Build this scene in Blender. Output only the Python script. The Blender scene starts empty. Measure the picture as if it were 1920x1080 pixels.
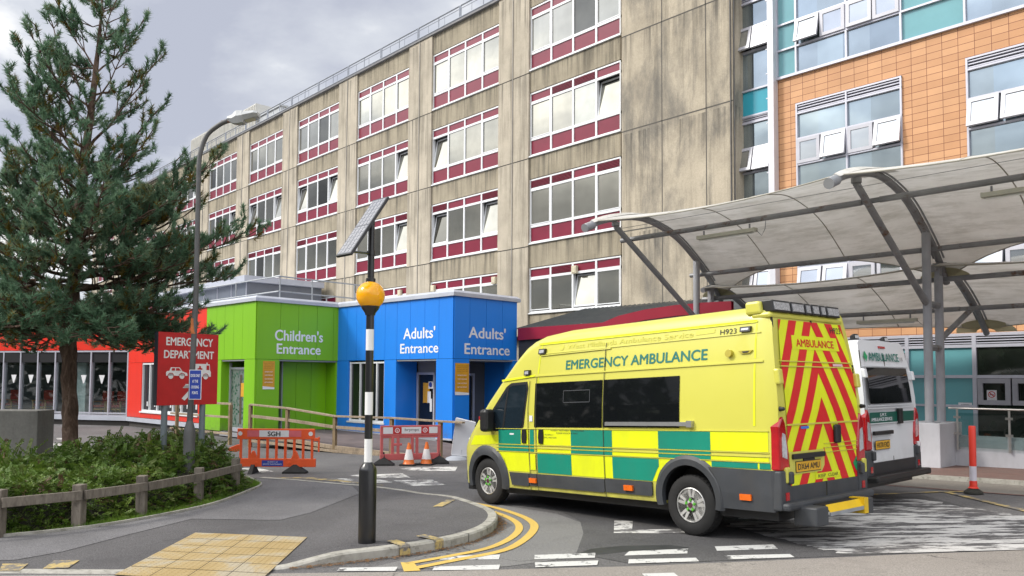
import bpy, bmesh, math, random
import numpy as np
from mathutils import Vector, Matrix
random.seed(7)
R_ = math.radians
sc = bpy.context.scene
col = sc.collection

# ------------------------------------------------------------------ camera
EYE = Vector((0, 0, 2.17))
PITCH, ROLL, YAW = 0.05045, 0.00588, -0.82700
_f = Vector((math.sin(YAW) * math.cos(PITCH), math.cos(YAW) * math.cos(PITCH), math.sin(PITCH)))
_r0 = Vector((math.cos(YAW), -math.sin(YAW), 0)); _u0 = _r0.cross(_f)
_r = _r0 * math.cos(ROLL) + _u0 * math.sin(ROLL); _u = _u0 * math.cos(ROLL) - _r0 * math.sin(ROLL)
cam_d = bpy.data.cameras.new('camera'); cam = bpy.data.objects.new('camera', cam_d); col.objects.link(cam)
m = Matrix((_r, _u, -_f)).transposed().to_4x4(); m.translation = EYE
cam.matrix_world = m
cam_d.sensor_width = 36; cam_d.lens = 1494.43 / 1920 * 36
cam_d.shift_y = (637.0 - 540) / 1920
cam_d.clip_start = 0.05; cam_d.clip_end = 3000
sc.camera = cam

# ------------------------------------------------------------------ sky and sun
SUN_AZ = math.atan2(-0.80, -0.60)       # direction (from the scene) towards the sun
SUN_EL = R_(40)
SD = Vector((math.cos(SUN_AZ) * math.cos(SUN_EL), math.sin(SUN_AZ) * math.cos(SUN_EL), math.sin(SUN_EL)))
w = bpy.data.worlds.new("World"); sc.world = w; w.use_nodes = True
nt = w.node_tree; N = nt.nodes; Lk = nt.links; N.clear()
def wn(t, **k):
    n = N.new(t)
    for a, b in k.items(): setattr(n, a, b)
    return n
out = wn('ShaderNodeOutputWorld'); mixs = wn('ShaderNodeMixShader'); bg1 = wn('ShaderNodeBackground'); bg2 = wn('ShaderNodeBackground')
sky = wn('ShaderNodeTexSky', sky_type='NISHITA', sun_disc=False); sky.sun_elevation = SUN_EL
sky.sun_rotation = math.pi / 2 - SUN_AZ
bg1.inputs[1].default_value = 0.10
Lk.new(sky.outputs[0], bg1.inputs[0])
tc = wn('ShaderNodeTexCoord'); sep = wn('ShaderNodeSeparateXYZ'); Lk.new(tc.outputs['Generated'], sep.inputs[0])
def wm(op, a, b=None, c=None, clamp=False):
    n = wn('ShaderNodeMath', operation=op); n.use_clamp = clamp
    for i, v in enumerate((a, b, c)):
        if v is None: continue
        if isinstance(v, (int, float)): n.inputs[i].default_value = v
        else: Lk.new(v, n.inputs[i])
    return n.outputs[0]
zz = wm('ADD', wm('MAXIMUM', sep.outputs[2], 0.0), 0.22)
cx = wm('DIVIDE', sep.outputs[0], zz); cy = wm('DIVIDE', sep.outputs[1], zz)
cmb = wn('ShaderNodeCombineXYZ'); Lk.new(cx, cmb.inputs[0]); Lk.new(cy, cmb.inputs[1]); cmb.inputs[2].default_value = 3.1
n1 = wn('ShaderNodeTexNoise'); n1.inputs['Scale'].default_value = 1.15; n1.inputs['Detail'].default_value = 7; n1.inputs['Roughness'].default_value = 0.56
n1.inputs['Distortion'].default_value = 0.25
Lk.new(cmb.outputs[0], n1.inputs['Vector'])
ramp = wn('ShaderNodeValToRGB'); Lk.new(n1.outputs[0], ramp.inputs[0])
e = ramp.color_ramp.elements
e[0].position = 0.41; e[0].color = (0.45, 0.475, 0.56, 1)
e[1].position = 0.585; e[1].color = (1.06, 1.05, 1.03, 1)
e2 = e.new(0.50); e2.color = (0.62, 0.645, 0.70, 1)
vd = wn('ShaderNodeVectorMath', operation='DOT_PRODUCT'); Lk.new(tc.outputs['Generated'], vd.inputs[0]); vd.inputs[1].default_value = SD
# thin bright cloud high on the sun side, darker cloud low down there
def wmap(v, a, b, c, d):
    n = wn('ShaderNodeMapRange', interpolation_type='SMOOTHSTEP'); Lk.new(v, n.inputs[0])
    for i, q in enumerate((a, b, c, d)): n.inputs[i + 1].default_value = q
    return n.outputs[0]
south = wmap(sep.outputs[1], 0.05, -0.45, 0.0, 1.0)
glow = wmap(vd.outputs['Value'], 0.3, 0.97, 0.25, 1.0)
lowhi = wm('ADD', wmap(sep.outputs[2], 0.20, 0.30, -0.62, 0.0), wm('MULTIPLY', wmap(sep.outputs[2], 0.21, 0.38, 0.0, 1.75), glow))
east = wm('MULTIPLY', wmap(sep.outputs[0], 0.0, 0.6, 0.0, 0.75), wmap(sep.outputs[2], -0.1, 0.12, 0.0, 1.0))
gadd = wm('ADD', wm('ADD', wm('MULTIPLY', lowhi, south), 1.0), east)
vm = wn('ShaderNodeVectorMath', operation='SCALE'); Lk.new(ramp.outputs[0], vm.inputs[0]); Lk.new(gadd, vm.inputs['Scale'])
Lk.new(vm.outputs[0], bg2.inputs[0]); bg2.inputs[1].default_value = 1.0
mixs.inputs[0].default_value = 0.93
Lk.new(bg1.outputs[0], mixs.inputs[1]); Lk.new(bg2.outputs[0], mixs.inputs[2]); Lk.new(mixs.outputs[0], out.inputs[0])

sd = bpy.data.lights.new('sun', 'SUN'); sun = bpy.data.objects.new('sun', sd); col.objects.link(sun)
sd.energy = 2.35; sd.angle = R_(12); sd.color = (1.0, 0.95, 0.86)
sun.rotation_euler = (-SD).to_track_quat('-Z', 'Y').to_euler(); sun.location = (0, -10, 30)

sc.view_settings.view_transform = 'Standard'; sc.view_settings.look = 'None'
sc.view_settings.exposure = 0.27; sc.view_settings.gamma = 1.0; sc.view_settings.use_curve_mapping = False

# ------------------------------------------------------------------ materials
def srgb(r, g, b):
    f = lambda c: (c / 255 / 12.92) if c / 255 <= 0.04045 else ((c / 255 + 0.055) / 1.055) ** 2.4
    return (f(r), f(g), f(b))
MATS = {}
class NT:
    def __init__(s, name):
        s.m = bpy.data.materials.new(name); s.m.use_nodes = True; s.t = s.m.node_tree; s.b = s.t.nodes['Principled BSDF']; s.out = s.t.nodes['Material Output']
    def n(s, t, **k):
        x = s.t.nodes.new(t)
        for a, b in k.items(): setattr(x, a, b)
        return x
    def l(s, a, b): s.t.links.new(a, b)
    def pos(s, scale=(1, 1, 1), obj=True):
        c = s.n('ShaderNodeTexCoord'); mp = s.n('ShaderNodeMapping'); mp.inputs['Scale'].default_value = scale
        s.l(c.outputs['Object'], mp.inputs[0]); return mp.outputs[0]
    def noise(s, vec, scale, detail=4, rough=.55, dist=0):
        x = s.n('ShaderNodeTexNoise'); x.inputs['Scale'].default_value = scale; x.inputs['Detail'].default_value = detail
        x.inputs['Roughness'].default_value = rough; x.inputs['Distortion'].default_value = dist
        s.l(vec, x.inputs['Vector']); return x.outputs[0]
    def ramp(s, fac, stops):
        x = s.n('ShaderNodeValToRGB'); e = x.color_ramp.elements
        while len(e) < len(stops): e.new(.5)
        for i, (p, c) in enumerate(stops):
            e[i].position = p; e[i].color = (*c, 1) if not isinstance(c, (int, float)) else (c, c, c, 1)
        s.l(fac, x.inputs[0]); return x.outputs[0]
    def mix(s, fac, a, b, mode='MIX'):
        x = s.n('ShaderNodeMix', data_type='RGBA', blend_type=mode)
        for sock, v in ((0, fac), (6, a), (7, b)):
            if isinstance(v, (int, float)): x.inputs[sock].default_value = v
            elif isinstance(v, tuple): x.inputs[sock].default_value = (*v, 1)
            else: s.l(v, x.inputs[sock])
        return x.outputs[2]
    def bump(s, h, strength, dist=.01):
        x = s.n('ShaderNodeBump'); x.inputs['Strength'].default_value = strength; x.inputs['Distance'].default_value = dist
        s.l(h, x.inputs['Height']); s.l(x.outputs[0], s.b.inputs['Normal'])
    def col(s, v):
        if isinstance(v, tuple): s.b.inputs['Base Color'].default_value = (*v, 1)
        else: s.l(v, s.b.inputs['Base Color'])
    def set(s, rough=.6, metal=0, spec=.5, coat=0):
        s.b.inputs['Roughness'].default_value = rough; s.b.inputs['Metallic'].default_value = metal
        s.b.inputs['Specular IOR Level'].default_value = spec
        if coat: s.b.inputs['Coat Weight'].default_value = coat; s.b.inputs['Coat Roughness'].default_value = .05
def mat(name, c, rough=.6, metal=0, var=.12, scale=4, dirt=0, bump=0, bscale=60, spec=.5, coat=0):
    if name in MATS: return MATS[name]
    t = NT(name); p = t.pos(); t.set(rough, metal, spec, coat)
    dark = tuple(x * (1 - var) for x in c); lite = tuple(min(1, x * (1 + var * .7)) for x in c)
    cc = t.ramp(t.noise(p, scale), [(.3, dark), (.7, lite)])
    if dirt:
        d = t.ramp(t.noise(t.pos((1, 1, .35)), scale * 1.7, 8, .65), [(.45, 0.0), (.75, dirt)])
        cc = t.mix(d, cc, (.09, .08, .065))
    t.col(cc)
    if bump: t.bump(t.noise(p, bscale, 3), bump)
    MATS[name] = t.m; return t.m

# ------------------------------------------------------------------ mesh building
def g(x):                                   # height of the ground: a slope down to the left
    x = min(x, 6.0); a = .4 + .025 * x; s = .06
    return s * math.log1p(math.exp(a / s)) if a / s < 30 else a
ROOTS = {}
def tag(o, label=None, cat=None, group=None, kind=None):
    if label: o['label'] = label
    if cat: o['category'] = cat
    if group: o['group'] = group
    if kind: o['kind'] = kind
    return o
def empty(name, loc, label=None, cat=None, group=None, rot=(0, 0, 0)):
    o = bpy.data.objects.new(name, None); col.objects.link(o); o.location = loc; o.rotation_euler = rot; o.empty_display_size = .2
    from mathutils import Euler
    ROOTS[o.name] = Matrix.Translation(loc) @ Euler(rot).to_matrix().to_4x4()
    return tag(o, label, cat, group)
def inv_of(o):
    while o.parent: o = o.parent
    return ROOTS[o.name].inverted() if o.name in ROOTS else Matrix.Identity(4)
class MB:
    def __init__(s, shear=0): s.v = []; s.f = []; s.sm = []; s.mi = []; s.cur = 0
    def add(s, vs, fs, smooth=False):
        o = len(s.v); s.v += [tuple(x) for x in vs]
        for f in fs: s.f.append(tuple(i + o for i in f)); s.sm.append(smooth); s.mi.append(s.cur)
        return s
    def box(s, a, b, M=None):
        (x0, y0, z0), (x1, y1, z1) = a, b
        vs = [(x, y, z) for z in (z0, z1) for y in (y0, y1) for x in (x0, x1)]
        if M: vs = [M @ Vector(v) for v in vs]
        return s.add(vs, [(0, 2, 3, 1), (4, 5, 7, 6), (0, 1, 5, 4), (2, 6, 7, 3), (0, 4, 6, 2), (1, 3, 7, 5)])
    def obox(s, O, u, n, a0, a1, z0, z1, d0, d1):         # box in a wall frame: along u, depth n
        O, u, n = Vector(O), Vector(u), Vector(n); O = Vector((O.x, O.y, 0))
        vs = [O + u * a + n * d + Vector((0, 0, z)) for z in (z0, z1) for d in (d0, d1) for a in (a0, a1)]
        return s.add(vs, [(0, 2, 3, 1), (4, 5, 7, 6), (0, 1, 5, 4), (2, 6, 7, 3), (0, 4, 6, 2), (1, 3, 7, 5)])
    def tube(s, pts, r, n=8, caps=True, smooth=True):
        pts = [Vector(p) for p in pts]; rs = r if isinstance(r, (list, tuple)) else [r] * len(pts)
        o = len(s.v); prev = None; rings = []
        for i, p in enumerate(pts):
            t = (pts[min(i + 1, len(pts) - 1)] - pts[max(i - 1, 0)]).normalized()
            if prev is None:
                a = Vector((0, 0, 1)) if abs(t.z) < .9 else Vector((1, 0, 0)); x = t.cross(a).normalized()
            else: x = (prev - t * prev.dot(t)).normalized()
            prev = x; y = t.cross(x)
            rings.append([p + (x * math.cos(2 * math.pi * k / n) + y * math.sin(2 * math.pi * k / n)) * rs[i] for k in range(n)])
        vs = [v for q in rings for v in q]; fs = []
        for i in range(len(pts) - 1):
            for k in range(n): fs.append((i * n + k, i * n + (k + 1) % n, (i + 1) * n + (k + 1) % n, (i + 1) * n + k))
        s.add(vs, fs, smooth)
        if caps:
            o2 = len(s.v) - len(vs)
            s.f.append(tuple(o2 + k for k in reversed(range(n)))); s.sm.append(False); s.mi.append(s.cur)
            s.f.append(tuple(o2 + (len(pts) - 1) * n + k for k in range(n))); s.sm.append(False); s.mi.append(s.cur)
        return s
    def lathe(s, prof, n=20, c=(0, 0, 0), M=None, smooth=True):     # prof: (r, z)
        vs = []
        for r, z in prof:
            for k in range(n):
                v = Vector((c[0] + r * math.cos(2 * math.pi * k / n), c[1] + r * math.sin(2 * math.pi * k / n), c[2] + z))
                vs.append(M @ v if M else v)
        fs = [(i * n + k, i * n + (k + 1) % n, (i + 1) * n + (k + 1) % n, (i + 1) * n + k) for i in range(len(prof) - 1) for k in range(n)]
        if prof[0][0] > 1e-4: fs.append(tuple(reversed(range(n))))
        if prof[-1][0] > 1e-4: fs.append(tuple((len(prof) - 1) * n + k for k in range(n)))
        return s.add(vs, fs, smooth)
    def prism(s, poly, fn, d0, d1):           # poly of 2D points, fn(a, b, d) -> 3D
        n = len(poly); vs = [fn(a, b, d0) for a, b in poly] + [fn(a, b, d1) for a, b in poly]
        fs = [tuple(range(n))[::-1], tuple(range(n, 2 * n))] + [(i, (i + 1) % n, n + (i + 1) % n, n + i) for i in range(n)]
        return s.add(vs, fs)
    def build(s, name, mt, parent=None, world=True, bevel=0, angle=35, xf=None):
        me = bpy.data.meshes.new(name); vs = s.v
        if xf: vs = [xf(Vector(v)) for v in vs]
        if parent is not None and world:
            I = inv_of(parent); vs = [I @ Vector(v) for v in vs]
        me.from_pydata([tuple(v) for v in vs], [], s.f)
        for m_ in (mt if isinstance(mt, (list, tuple)) else [mt]): me.materials.append(m_)
        me.polygons.foreach_set('use_smooth', s.sm); me.polygons.foreach_set('material_index', s.mi)
        bm = bmesh.new(); bm.from_mesh(me); bmesh.ops.recalc_face_normals(bm, faces=bm.faces); bm.to_mesh(me); bm.free()
        me.update()
        if any(s.sm): me.set_sharp_from_angle(angle=R_(angle))
        o = bpy.data.objects.new(name, me); col.objects.link(o)
        if parent is not None: o.parent = parent
        if bevel:
            b = o.modifiers.new('bevel', 'BEVEL'); b.width = bevel; b.segments = 2; b.limit_method = 'ANGLE'; b.angle_limit = R_(40)
        return o
def bsplit(mb, nv, name, mt, parent):       # every run of nv vertices becomes an object of its own
    o = []
    for i in range(0, len(mb.v), nv):
        q = MB(); fs = [(f, s_) for f, s_ in zip(mb.f, mb.sm) if i <= f[0] < i + nv]; q.v = mb.v[i:i + nv]; q.f = [tuple(k - i for k in f) for f, _ in fs]; q.sm = [s_ for _, s_ in fs]; q.mi = [0] * len(q.f); o.append(q.build(name, mt, parent))
    return o
TXT = {}
def text_geo(s, bold=.02):
    if (s, bold) in TXT: return TXT[(s, bold)]
    c = bpy.data.curves.new('t', 'FONT'); c.body = s; c.resolution_u = 4; c.fill_mode = 'FRONT'
    o = bpy.data.objects.new('t', c); col.objects.link(o)
    dg = bpy.context.evaluated_depsgraph_get(); dg.update()
    me = bpy.data.meshes.new_from_object(o.evaluated_get(dg))
    vs = np.array([v.co[:2] for v in me.vertices]); fs = [tuple(p.vertices) for p in me.polygons]
    bpy.data.objects.remove(o); bpy.data.curves.remove(c); bpy.data.meshes.remove(me)
    lo = vs.min(0); hi = vs.max(0); vs = (vs - lo) / (hi - lo)
    TXT[(s, bold)] = (vs, fs, float((hi - lo)[0] / (hi - lo)[1])); return TXT[(s, bold)]
def text(mb, s, fn, a0, a1, b0, b1, bold=.02):       # fill the box a0..a1, b0..b1 of the surface fn(a, b)
    vs, fs, asp = text_geo(s, 0.0)
    am, bm_ = (a0 + a1) / 2, (b0 + b1) / 2; o_ = Vector(fn(am, bm_)); nrm = (Vector(fn(am + .01, bm_)) - o_).cross(Vector(fn(am, bm_ + .01)) - o_).normalized()
    t = (b1 - b0) * bold * .9                # heavier strokes: copies shifted sideways, each .3 mm below the last
    for i, (dx, dy) in enumerate(((0, 0),) if bold <= .004 else ((-t, 0), (t, 0), (0, -t * .7), (0, t * .7))):
        mb.add([Vector(fn(a0 + t + (a1 - a0 - 2 * t) * p[0] + dx, b0 + t * .7 + (b1 - b0 - 1.4 * t) * p[1] + dy)) + nrm * (.0003 * i) for p in vs], fs)
    return mb
def sheet(name, poly, h, mt, kind='structure', label=None, step=.5, hfun=None, parent=None):   # flat surface laid on the ground
    bm = bmesh.new(); f = bm.faces.new([bm.verts.new((x, y, 0)) for x, y in poly])
    bmesh.ops.triangulate(bm, faces=bm.faces[:])
    xs = [p[0] for p in poly]; ys = [p[1] for p in poly]
    if hfun: step = .125
    def cut(co, no):
        bmesh.ops.bisect_plane(bm, geom=bm.verts[:] + bm.edges[:] + bm.faces[:], plane_co=co, plane_no=no, dist=1e-5)
    k = math.floor(min(xs) / step)
    while k * step < max(xs):
        if -30 <= k * step <= 6: cut((k * step, 0, 0), (1, 0, 0))
        k += 1
    if hfun:
        k = math.floor(min(ys) / .125)
        while k * .125 < max(ys): cut((0, k * .125, 0), (0, 1, 0)); k += 1
    for v in bm.verts: v.co.z = g(v.co.x) + h + (hfun(v.co.x, v.co.y) if hfun else 0)
    bmesh.ops.recalc_face_normals(bm, faces=bm.faces)
    for f in bm.faces:
        if f.normal.z < 0: f.normal_flip()
    me = bpy.data.meshes.new(name); bm.to_mesh(me); bm.free(); me.materials.append(mt)
    o = bpy.data.objects.new(name, me); col.objects.link(o)
    if kind: o['kind'] = kind
    if label: o['label'] = label
    return o
def joinsheets(name, polys, h, mt, **k):
    obs = [sheet(name, p, h, mt, **k) for p in polys]
    bm = bmesh.new()
    for o in obs: bm.from_mesh(o.data)
    me = obs[0].data; bm.to_mesh(me); bm.free()
    for o in obs[1:]: d = o.data; bpy.data.objects.remove(o); bpy.data.meshes.remove(d)
    return obs[0]
def band(a, b): return [[a[i], a[i + 1], b[i + 1], b[i]] for i in range(len(a) - 1)]
def offs(path, d):                          # path shifted sideways by d (left of travel positive)
    o = []
    for i, p in enumerate(path):
        q0 = path[max(i - 1, 0)]; q1 = path[min(i + 1, len(path) - 1)]
        t = Vector((q1[0] - q0[0], q1[1] - q0[1])).normalized(); o.append((p[0] - t.y * d, p[1] + t.x * d))
    return o
def smooth_path(P, k=4):                    # Catmull-Rom
    P = [Vector(p) for p in P]; o = []
    for i in range(len(P) - 1):
        p0 = P[max(i - 1, 0)]; p1 = P[i]; p2 = P[i + 1]; p3 = P[min(i + 2, len(P) - 1)]
        for j in range(k):
            t = j / k
            o.append(.5 * ((2 * p1) + (p2 - p0) * t + (2 * p0 - 5 * p1 + 4 * p2 - p3) * t * t + (3 * p1 - p0 - 3 * p2 + p3) * t ** 3))
    return o + [P[-1]]
def ss(t): t = max(0, min(1, t)); return t * t * (3 - 2 * t)
# ------------------------------------------------------------------ common materials
def asphalt(name, c, patch=.30, spk=.45):
    t = NT(name); p = t.pos(); t.set(.88, 0, .35)
    big = t.ramp(t.noise(p, .45, 6, .6), [(.3, tuple(x * (1 - patch) for x in c)), (.7, tuple(x * (1 + patch * .5) for x in c))])
    fine = t.ramp(t.noise(p, 70, 2, .6), [(.35, (1 - spk,) * 3), (.65, (1 + spk * .6,) * 3)])
    cc = t.mix(1.0, big, fine, 'MULTIPLY')
    st = t.ramp(t.noise(p, 1.7, 8, .7), [(.54, 0.0), (.70, .45)])
    cc = t.mix(st, cc, tuple(x * .55 for x in c))
    sx = t.n('ShaderNodeTexVoronoi', feature='DISTANCE_TO_EDGE'); sx.inputs['Scale'].default_value = .38; dv_ = t.n('ShaderNodeVectorMath', operation='ADD'); nz_ = t.n('ShaderNodeTexNoise'); nz_.inputs['Scale'].default_value = 2.2; nz_.inputs['Detail'].default_value = 6; t.l(p, nz_.inputs['Vector']); t.l(p, dv_.inputs[0]); t.l(nz_.outputs[1], dv_.inputs[1]); t.l(dv_.outputs[0], sx.inputs['Vector'])
    ck = t.ramp(sx.outputs[0], [(.0, 1.0), (.006, 0.0)]); km = t.n('ShaderNodeMath', operation='MULTIPLY'); t.l(ck, km.inputs[0]); t.l(t.ramp(t.noise(p, .33, 3), [(.5, 0.0), (.6, .8)]), km.inputs[1]); cc = t.mix(km.outputs[0], cc, (.03, .03, .03))
    t.col(cc); t.bump(t.noise(p, 110, 2), .5, .006); MATS[name] = t.m; return t.m
M_road = asphalt('asphalt_road', (.135, .13, .13))
M_dark = asphalt('asphalt_dark', (.095, .092, .093), .3)
M_pave = asphalt('asphalt_pavement', (.105, .10, .102))
M_pave2 = asphalt('asphalt_pavement_pale', (.165, .16, .165))
M_fore = asphalt('asphalt_beige', (.27, .245, .22), .12, .3)
M_patch = asphalt('asphalt_patch', (.19, .185, .18), .12, .3)
M_strip = asphalt('asphalt_buff', (.22, .20, .175), .15, .3)
def paint(name, c, worn, under=(.10, .097, .098), scale=6, stretch=(1, 1, 1), lo=.42, hi=.5, rot=0):
    t = NT(name); p = t.pos(stretch); t.set(.75, 0, .4)
    if rot:
        mp = t.n('ShaderNodeMapping'); mp.inputs['Rotation'].default_value = (0, 0, rot); t.l(t.pos(), mp.inputs[0]); m2 = t.n('ShaderNodeMapping'); m2.inputs['Scale'].default_value = stretch; t.l(mp.outputs[0], m2.inputs[0]); p = m2.outputs[0]
    m_ = t.ramp(t.noise(p, scale, 9, .72), [(lo, 1.0), (hi, 0.0)]) if worn else None
    gr = t.ramp(t.noise(t.pos(), 45, 3), [(.3, tuple(x * .82 for x in c)), (.7, c)])
    un = t.ramp(t.noise(t.pos(), 70, 2), [(.3, tuple(x * .65 for x in under)), (.7, tuple(x * 1.3 for x in under))])
    t.col(t.mix(m_, gr, un) if worn else gr); t.bump(t.noise(t.pos(), 90, 2), .3, .004); MATS[name] = t.m; return t.m
M_white = paint('white_road_paint', (.58, .575, .555), True, lo=.40, hi=.435)
M_whitew = paint('white_road_paint_worn', (.62, .61, .58), True, (.14, .135, .135), 3.5, (1, 1, 1), .47, .53)
M_scrub = paint('white_road_paint_scrubbed', (.54, .53, .515), True, (.085, .082, .084), 1.35, (1.0, 4.2, 1), .475, .53, -.83)
M_yellow = paint('yellow_road_paint', (.62, .42, .10), True, lo=.33, hi=.36)
M_yelloww = paint('yellow_road_paint_worn', (.48, .36, .14), True, (.15, .14, .13), 5, (1, 1, 1), .46, .55)
def kerbmat():
    t = NT('kerb_concrete'); p = t.pos(); t.set(.85)
    c = t.ramp(t.noise(p, 5, 8, .65), [(.3, (.19, .18, .15)), (.5, (.34, .325, .285)), (.75, (.42, .40, .36))])
    d = t.ramp(t.noise(p, 9, 6, .7), [(.55, 0.0), (.68, .7)]); t.col(t.mix(d, c, (.07, .065, .055))); t.bump(t.noise(p, 60, 3), .3); return t.m
M_kerb = kerbmat()
M_galv = mat('galvanised_steel', (.36, .38, .40), .5, .6, .15, 6)
M_black = mat('black_plastic', (.012, .012, .013), .42, 0, .2, 8)
M_rubber = mat('black_rubber', (.012, .0115, .0115), .8, 0, .3, 9)
M_whitepl = mat('white_frame', (.70, .71, .72), .4, 0, .05, 3)
M_glassd = mat('dark_glass', (.012, .014, .016), .04, 0, .1, 2, spec=.6)

# ------------------------------------------------------------------ ground
xs = [-400, -120, -60] + [-30 + .5 * i for i in range(73)] + [60, 400]
ys = [-400, -60, -10, 0, 10, 20, 30, 60, 400]
b = MB(); nx = len(xs)
b.add([(x, y, g(x)) for y in ys for x in xs], [(j * nx + i, j * nx + i + 1, (j + 1) * nx + i + 1, (j + 1) * nx + i) for j in range(len(ys) - 1) for i in range(nx - 1)])
o = b.build('ground', M_road); o['kind'] = 'structure'
edge = [(-10.6, .6), (-9.48, 1.73), (-7.63, 3.69), (-6.69, 4.72), (-6.02, 5.55), (-5.19, 6.57), (-4.27, 7.91), (-3.51, 9.04), (-2.7, 10.15), (-1.0, 12.3), (2, 16)]
sheet('road', edge + [(5.9, 16), (5.9, -6), (-11, -6)], .004, M_fore)
sheet('asphalt_patch', [(-7.1, 4.45), (-6.15, 5.6), (-6.0, 6.3), (-6.35, 7.2), (-7.0, 8.0), (-8.3, 8.55), (-9.6, 8.6), (-9.2, 8.0), (-8, 7.4), (-7.5, 6.5), (-7.25, 5.5)], .004, M_patch)
sheet('asphalt_forecourt', [(-7.6, 8.3), (-6.9, 7.6), (-6.1, 6.6), (-5.3, 6.6), (-4.4, 7.85), (-3.6, 9.0), (-2.8, 10.1), (-2.2, 11.2), (-5.6, 14.6), (-12.5, 14.6), (-12.5, 11), (-9, 9.1)], .0045, M_dark)
rq = random.Random(9); wp = [(-5.9, 9.3), (-4.5, 8.75), (-4.0, 8.6), (-3.58, 9.05), (-2.75, 10.1), (-2.0, 11.3), (-2.6, 12.6), (-3.9, 13.0), (-5.0, 13.6), (-5.6, 13.5), (-6.2, 12.0), (-6.3, 10.5)]
wj = []
for (x0, y0), (x1, y1) in zip(wp, wp[1:] + wp[:1]):
    for i in range(14): t_ = i / 14; s_ = rq.gauss(0, .035) if not (-4.2 < x0 < -2.5 and y0 < 10.5) else rq.gauss(0, .012); wj.append((x0 + (x1 - x0) * t_ + s_ * .7, y0 + (y1 - y0) * t_ + s_))
o = sheet('worn_white_marking', wj, .009, M_scrub)
sheet('tar_patch', [(-6.05, 6.55), (-5.85, 6.75), (-5.75, 7.1), (-5.45, 7.5), (-5.4, 7.75), (-5.65, 7.7), (-6.0, 7.3), (-6.15, 6.9)], .0065, mat('wet_tar', (.03, .03, .032), .7, 0, .3, 5))
# yellow lines by the kerb
ou = smooth_path([(-6.69, 4.78), (-6.70, 5.43), (-6.72, 6.1), (-6.97, 6.65), (-7.43, 7.3), (-7.9, 7.75), (-8.55, 8.1), (-9.49, 8.4), (-10.3, 8.5)])
iu = smooth_path([(-6.93, 4.93), (-6.92, 5.5), (-6.96, 6.1), (-7.22, 6.68), (-7.62, 7.22), (-8.1, 7.62), (-8.72, 7.93), (-9.34, 8.12), (-10.1, 8.27)])
joinsheets('double_yellow_lines', band(offs(ou, 0), offs(ou, .11)) + band(offs(iu, 0), offs(iu, .10)) + [[(-7.08, 4.93), (-6.97, 5.02), (-6.60, 4.84), (-6.69, 4.70)]], .012, M_yellow)
D = [[(-7.32, 4.34), (-6.93, 4.79), (-6.78, 4.66), (-7.21, 4.24)], [(-7.04, 5.44), (-6.64, 5.95), (-6.46, 5.77), (-6.9, 5.31)], [(-6.66, 5.06), (-6.25, 5.6), (-6.09, 5.44), (-6.54, 4.94)],
     [(-6.35, 6.2), (-5.95, 6.75), (-5.78, 6.55), (-6.19, 6.04)], [(-6.07, 5.93), (-5.66, 6.47), (-5.52, 6.29), (-5.9, 5.77)], [(-5.74, 7.08), (-5.36, 7.66), (-5.21, 7.43), (-5.63, 6.86)],
     [(-5.47, 6.74), (-5.01, 7.3), (-4.88, 7.17), (-5.34, 6.57)], [(-5.22, 7.98), (-4.81, 8.55), (-4.64, 8.35), (-5.06, 7.78)], [(-4.86, 7.61), (-4.4, 8.17), (-4.28, 8.05), (-4.72, 7.47)],
     [(-5.6, 5.2), (-4.95, 6.0), (-4.87, 5.93), (-5.5, 5.12)], [(-4.95, 6.3), (-4.75, 6.55), (-4.2, 6.1), (-4.4, 5.85)]]
joinsheets('give_way_lines', D, .0085, M_white)
joinsheets('parking_marking', [[(-7.25, 8.62), (-7.05, 8.78), (-6.6, 8.2), (-6.15, 8.75), (-5.9, 8.5), (-6.62, 7.86)]], .0095, M_whitew)
joinsheets('yellow_bay_lines', [[(-6.2, 13.35), (-5.19, 15.02), (-5.08, 15.0), (-6.1, 13.3)], [(-5.19, 15.06), (-3.58, 13.5), (-3.0, 12.9), (-3.05, 12.82), (-3.66, 13.4), (-5.2, 14.92)], [(-5.19, 15.0), (-4.7, 15.45), (-4.64, 15.38), (-5.12, 14.92)]], .0135, M_yelloww)
joinsheets('worn_arrow_markings', [[(-15.3, 8.75), (-14.2, 8.5), (-13.55, 9.3), (-14.2, 9.35)], [(-15.5, 9.3), (-14.9, 9.3), (-14.0, 10.0), (-14.9, 10.4)], [(-14.0, 9.5), (-12.8, 9.2), (-12.5, 9.75), (-13.4, 10.1)], [(-16, 11.0), (-15.4, 10.9), (-14.4, 11.5), (-15.3, 12.3)], [(-18.6, 8.2), (-18.3, 8.6), (-17.3, 8.5), (-17.3, 8.2)], [(-13.6, 12.0), (-12.9, 11.6), (-12.2, 12.3), (-13.0, 12.7)]], .004, M_whitew)
joinsheets('worn_yellow_markings', [[(-16.4, 7.75), (-15.7, 8.55), (-13.9, 8.9), (-13.3, 8.85), (-14.6, 8.55), (-15.7, 8.2), (-16.3, 7.65)]], .0045, M_yelloww)
B = [[(-26 - 2.5 * i, 1.5), (-26.1 - 2.5 * i, 1.5), (-27.6 - 2.5 * i, 5.8), (-27.5 - 2.5 * i, 5.8)] for i in range(5)] + [[(-27, 8.4), (-24, 9.8), (-24, 9.9), (-27, 8.5)]]
joinsheets('parking_bay_lines', B, .004, M_yelloww)
joinsheets('parking_bay_letters', [[(-32, 7.4), (-31.0, 7.2), (-30.7, 7.9), (-31.8, 8.1)], [(-29.5, 6.6), (-28.6, 6.4), (-28.3, 7.0), (-29.2, 7.2)], [(-34.5, 6.4), (-33.6, 6.1), (-33.3, 6.6), (-34.2, 6.9)]], .004, M_whitew)
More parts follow.
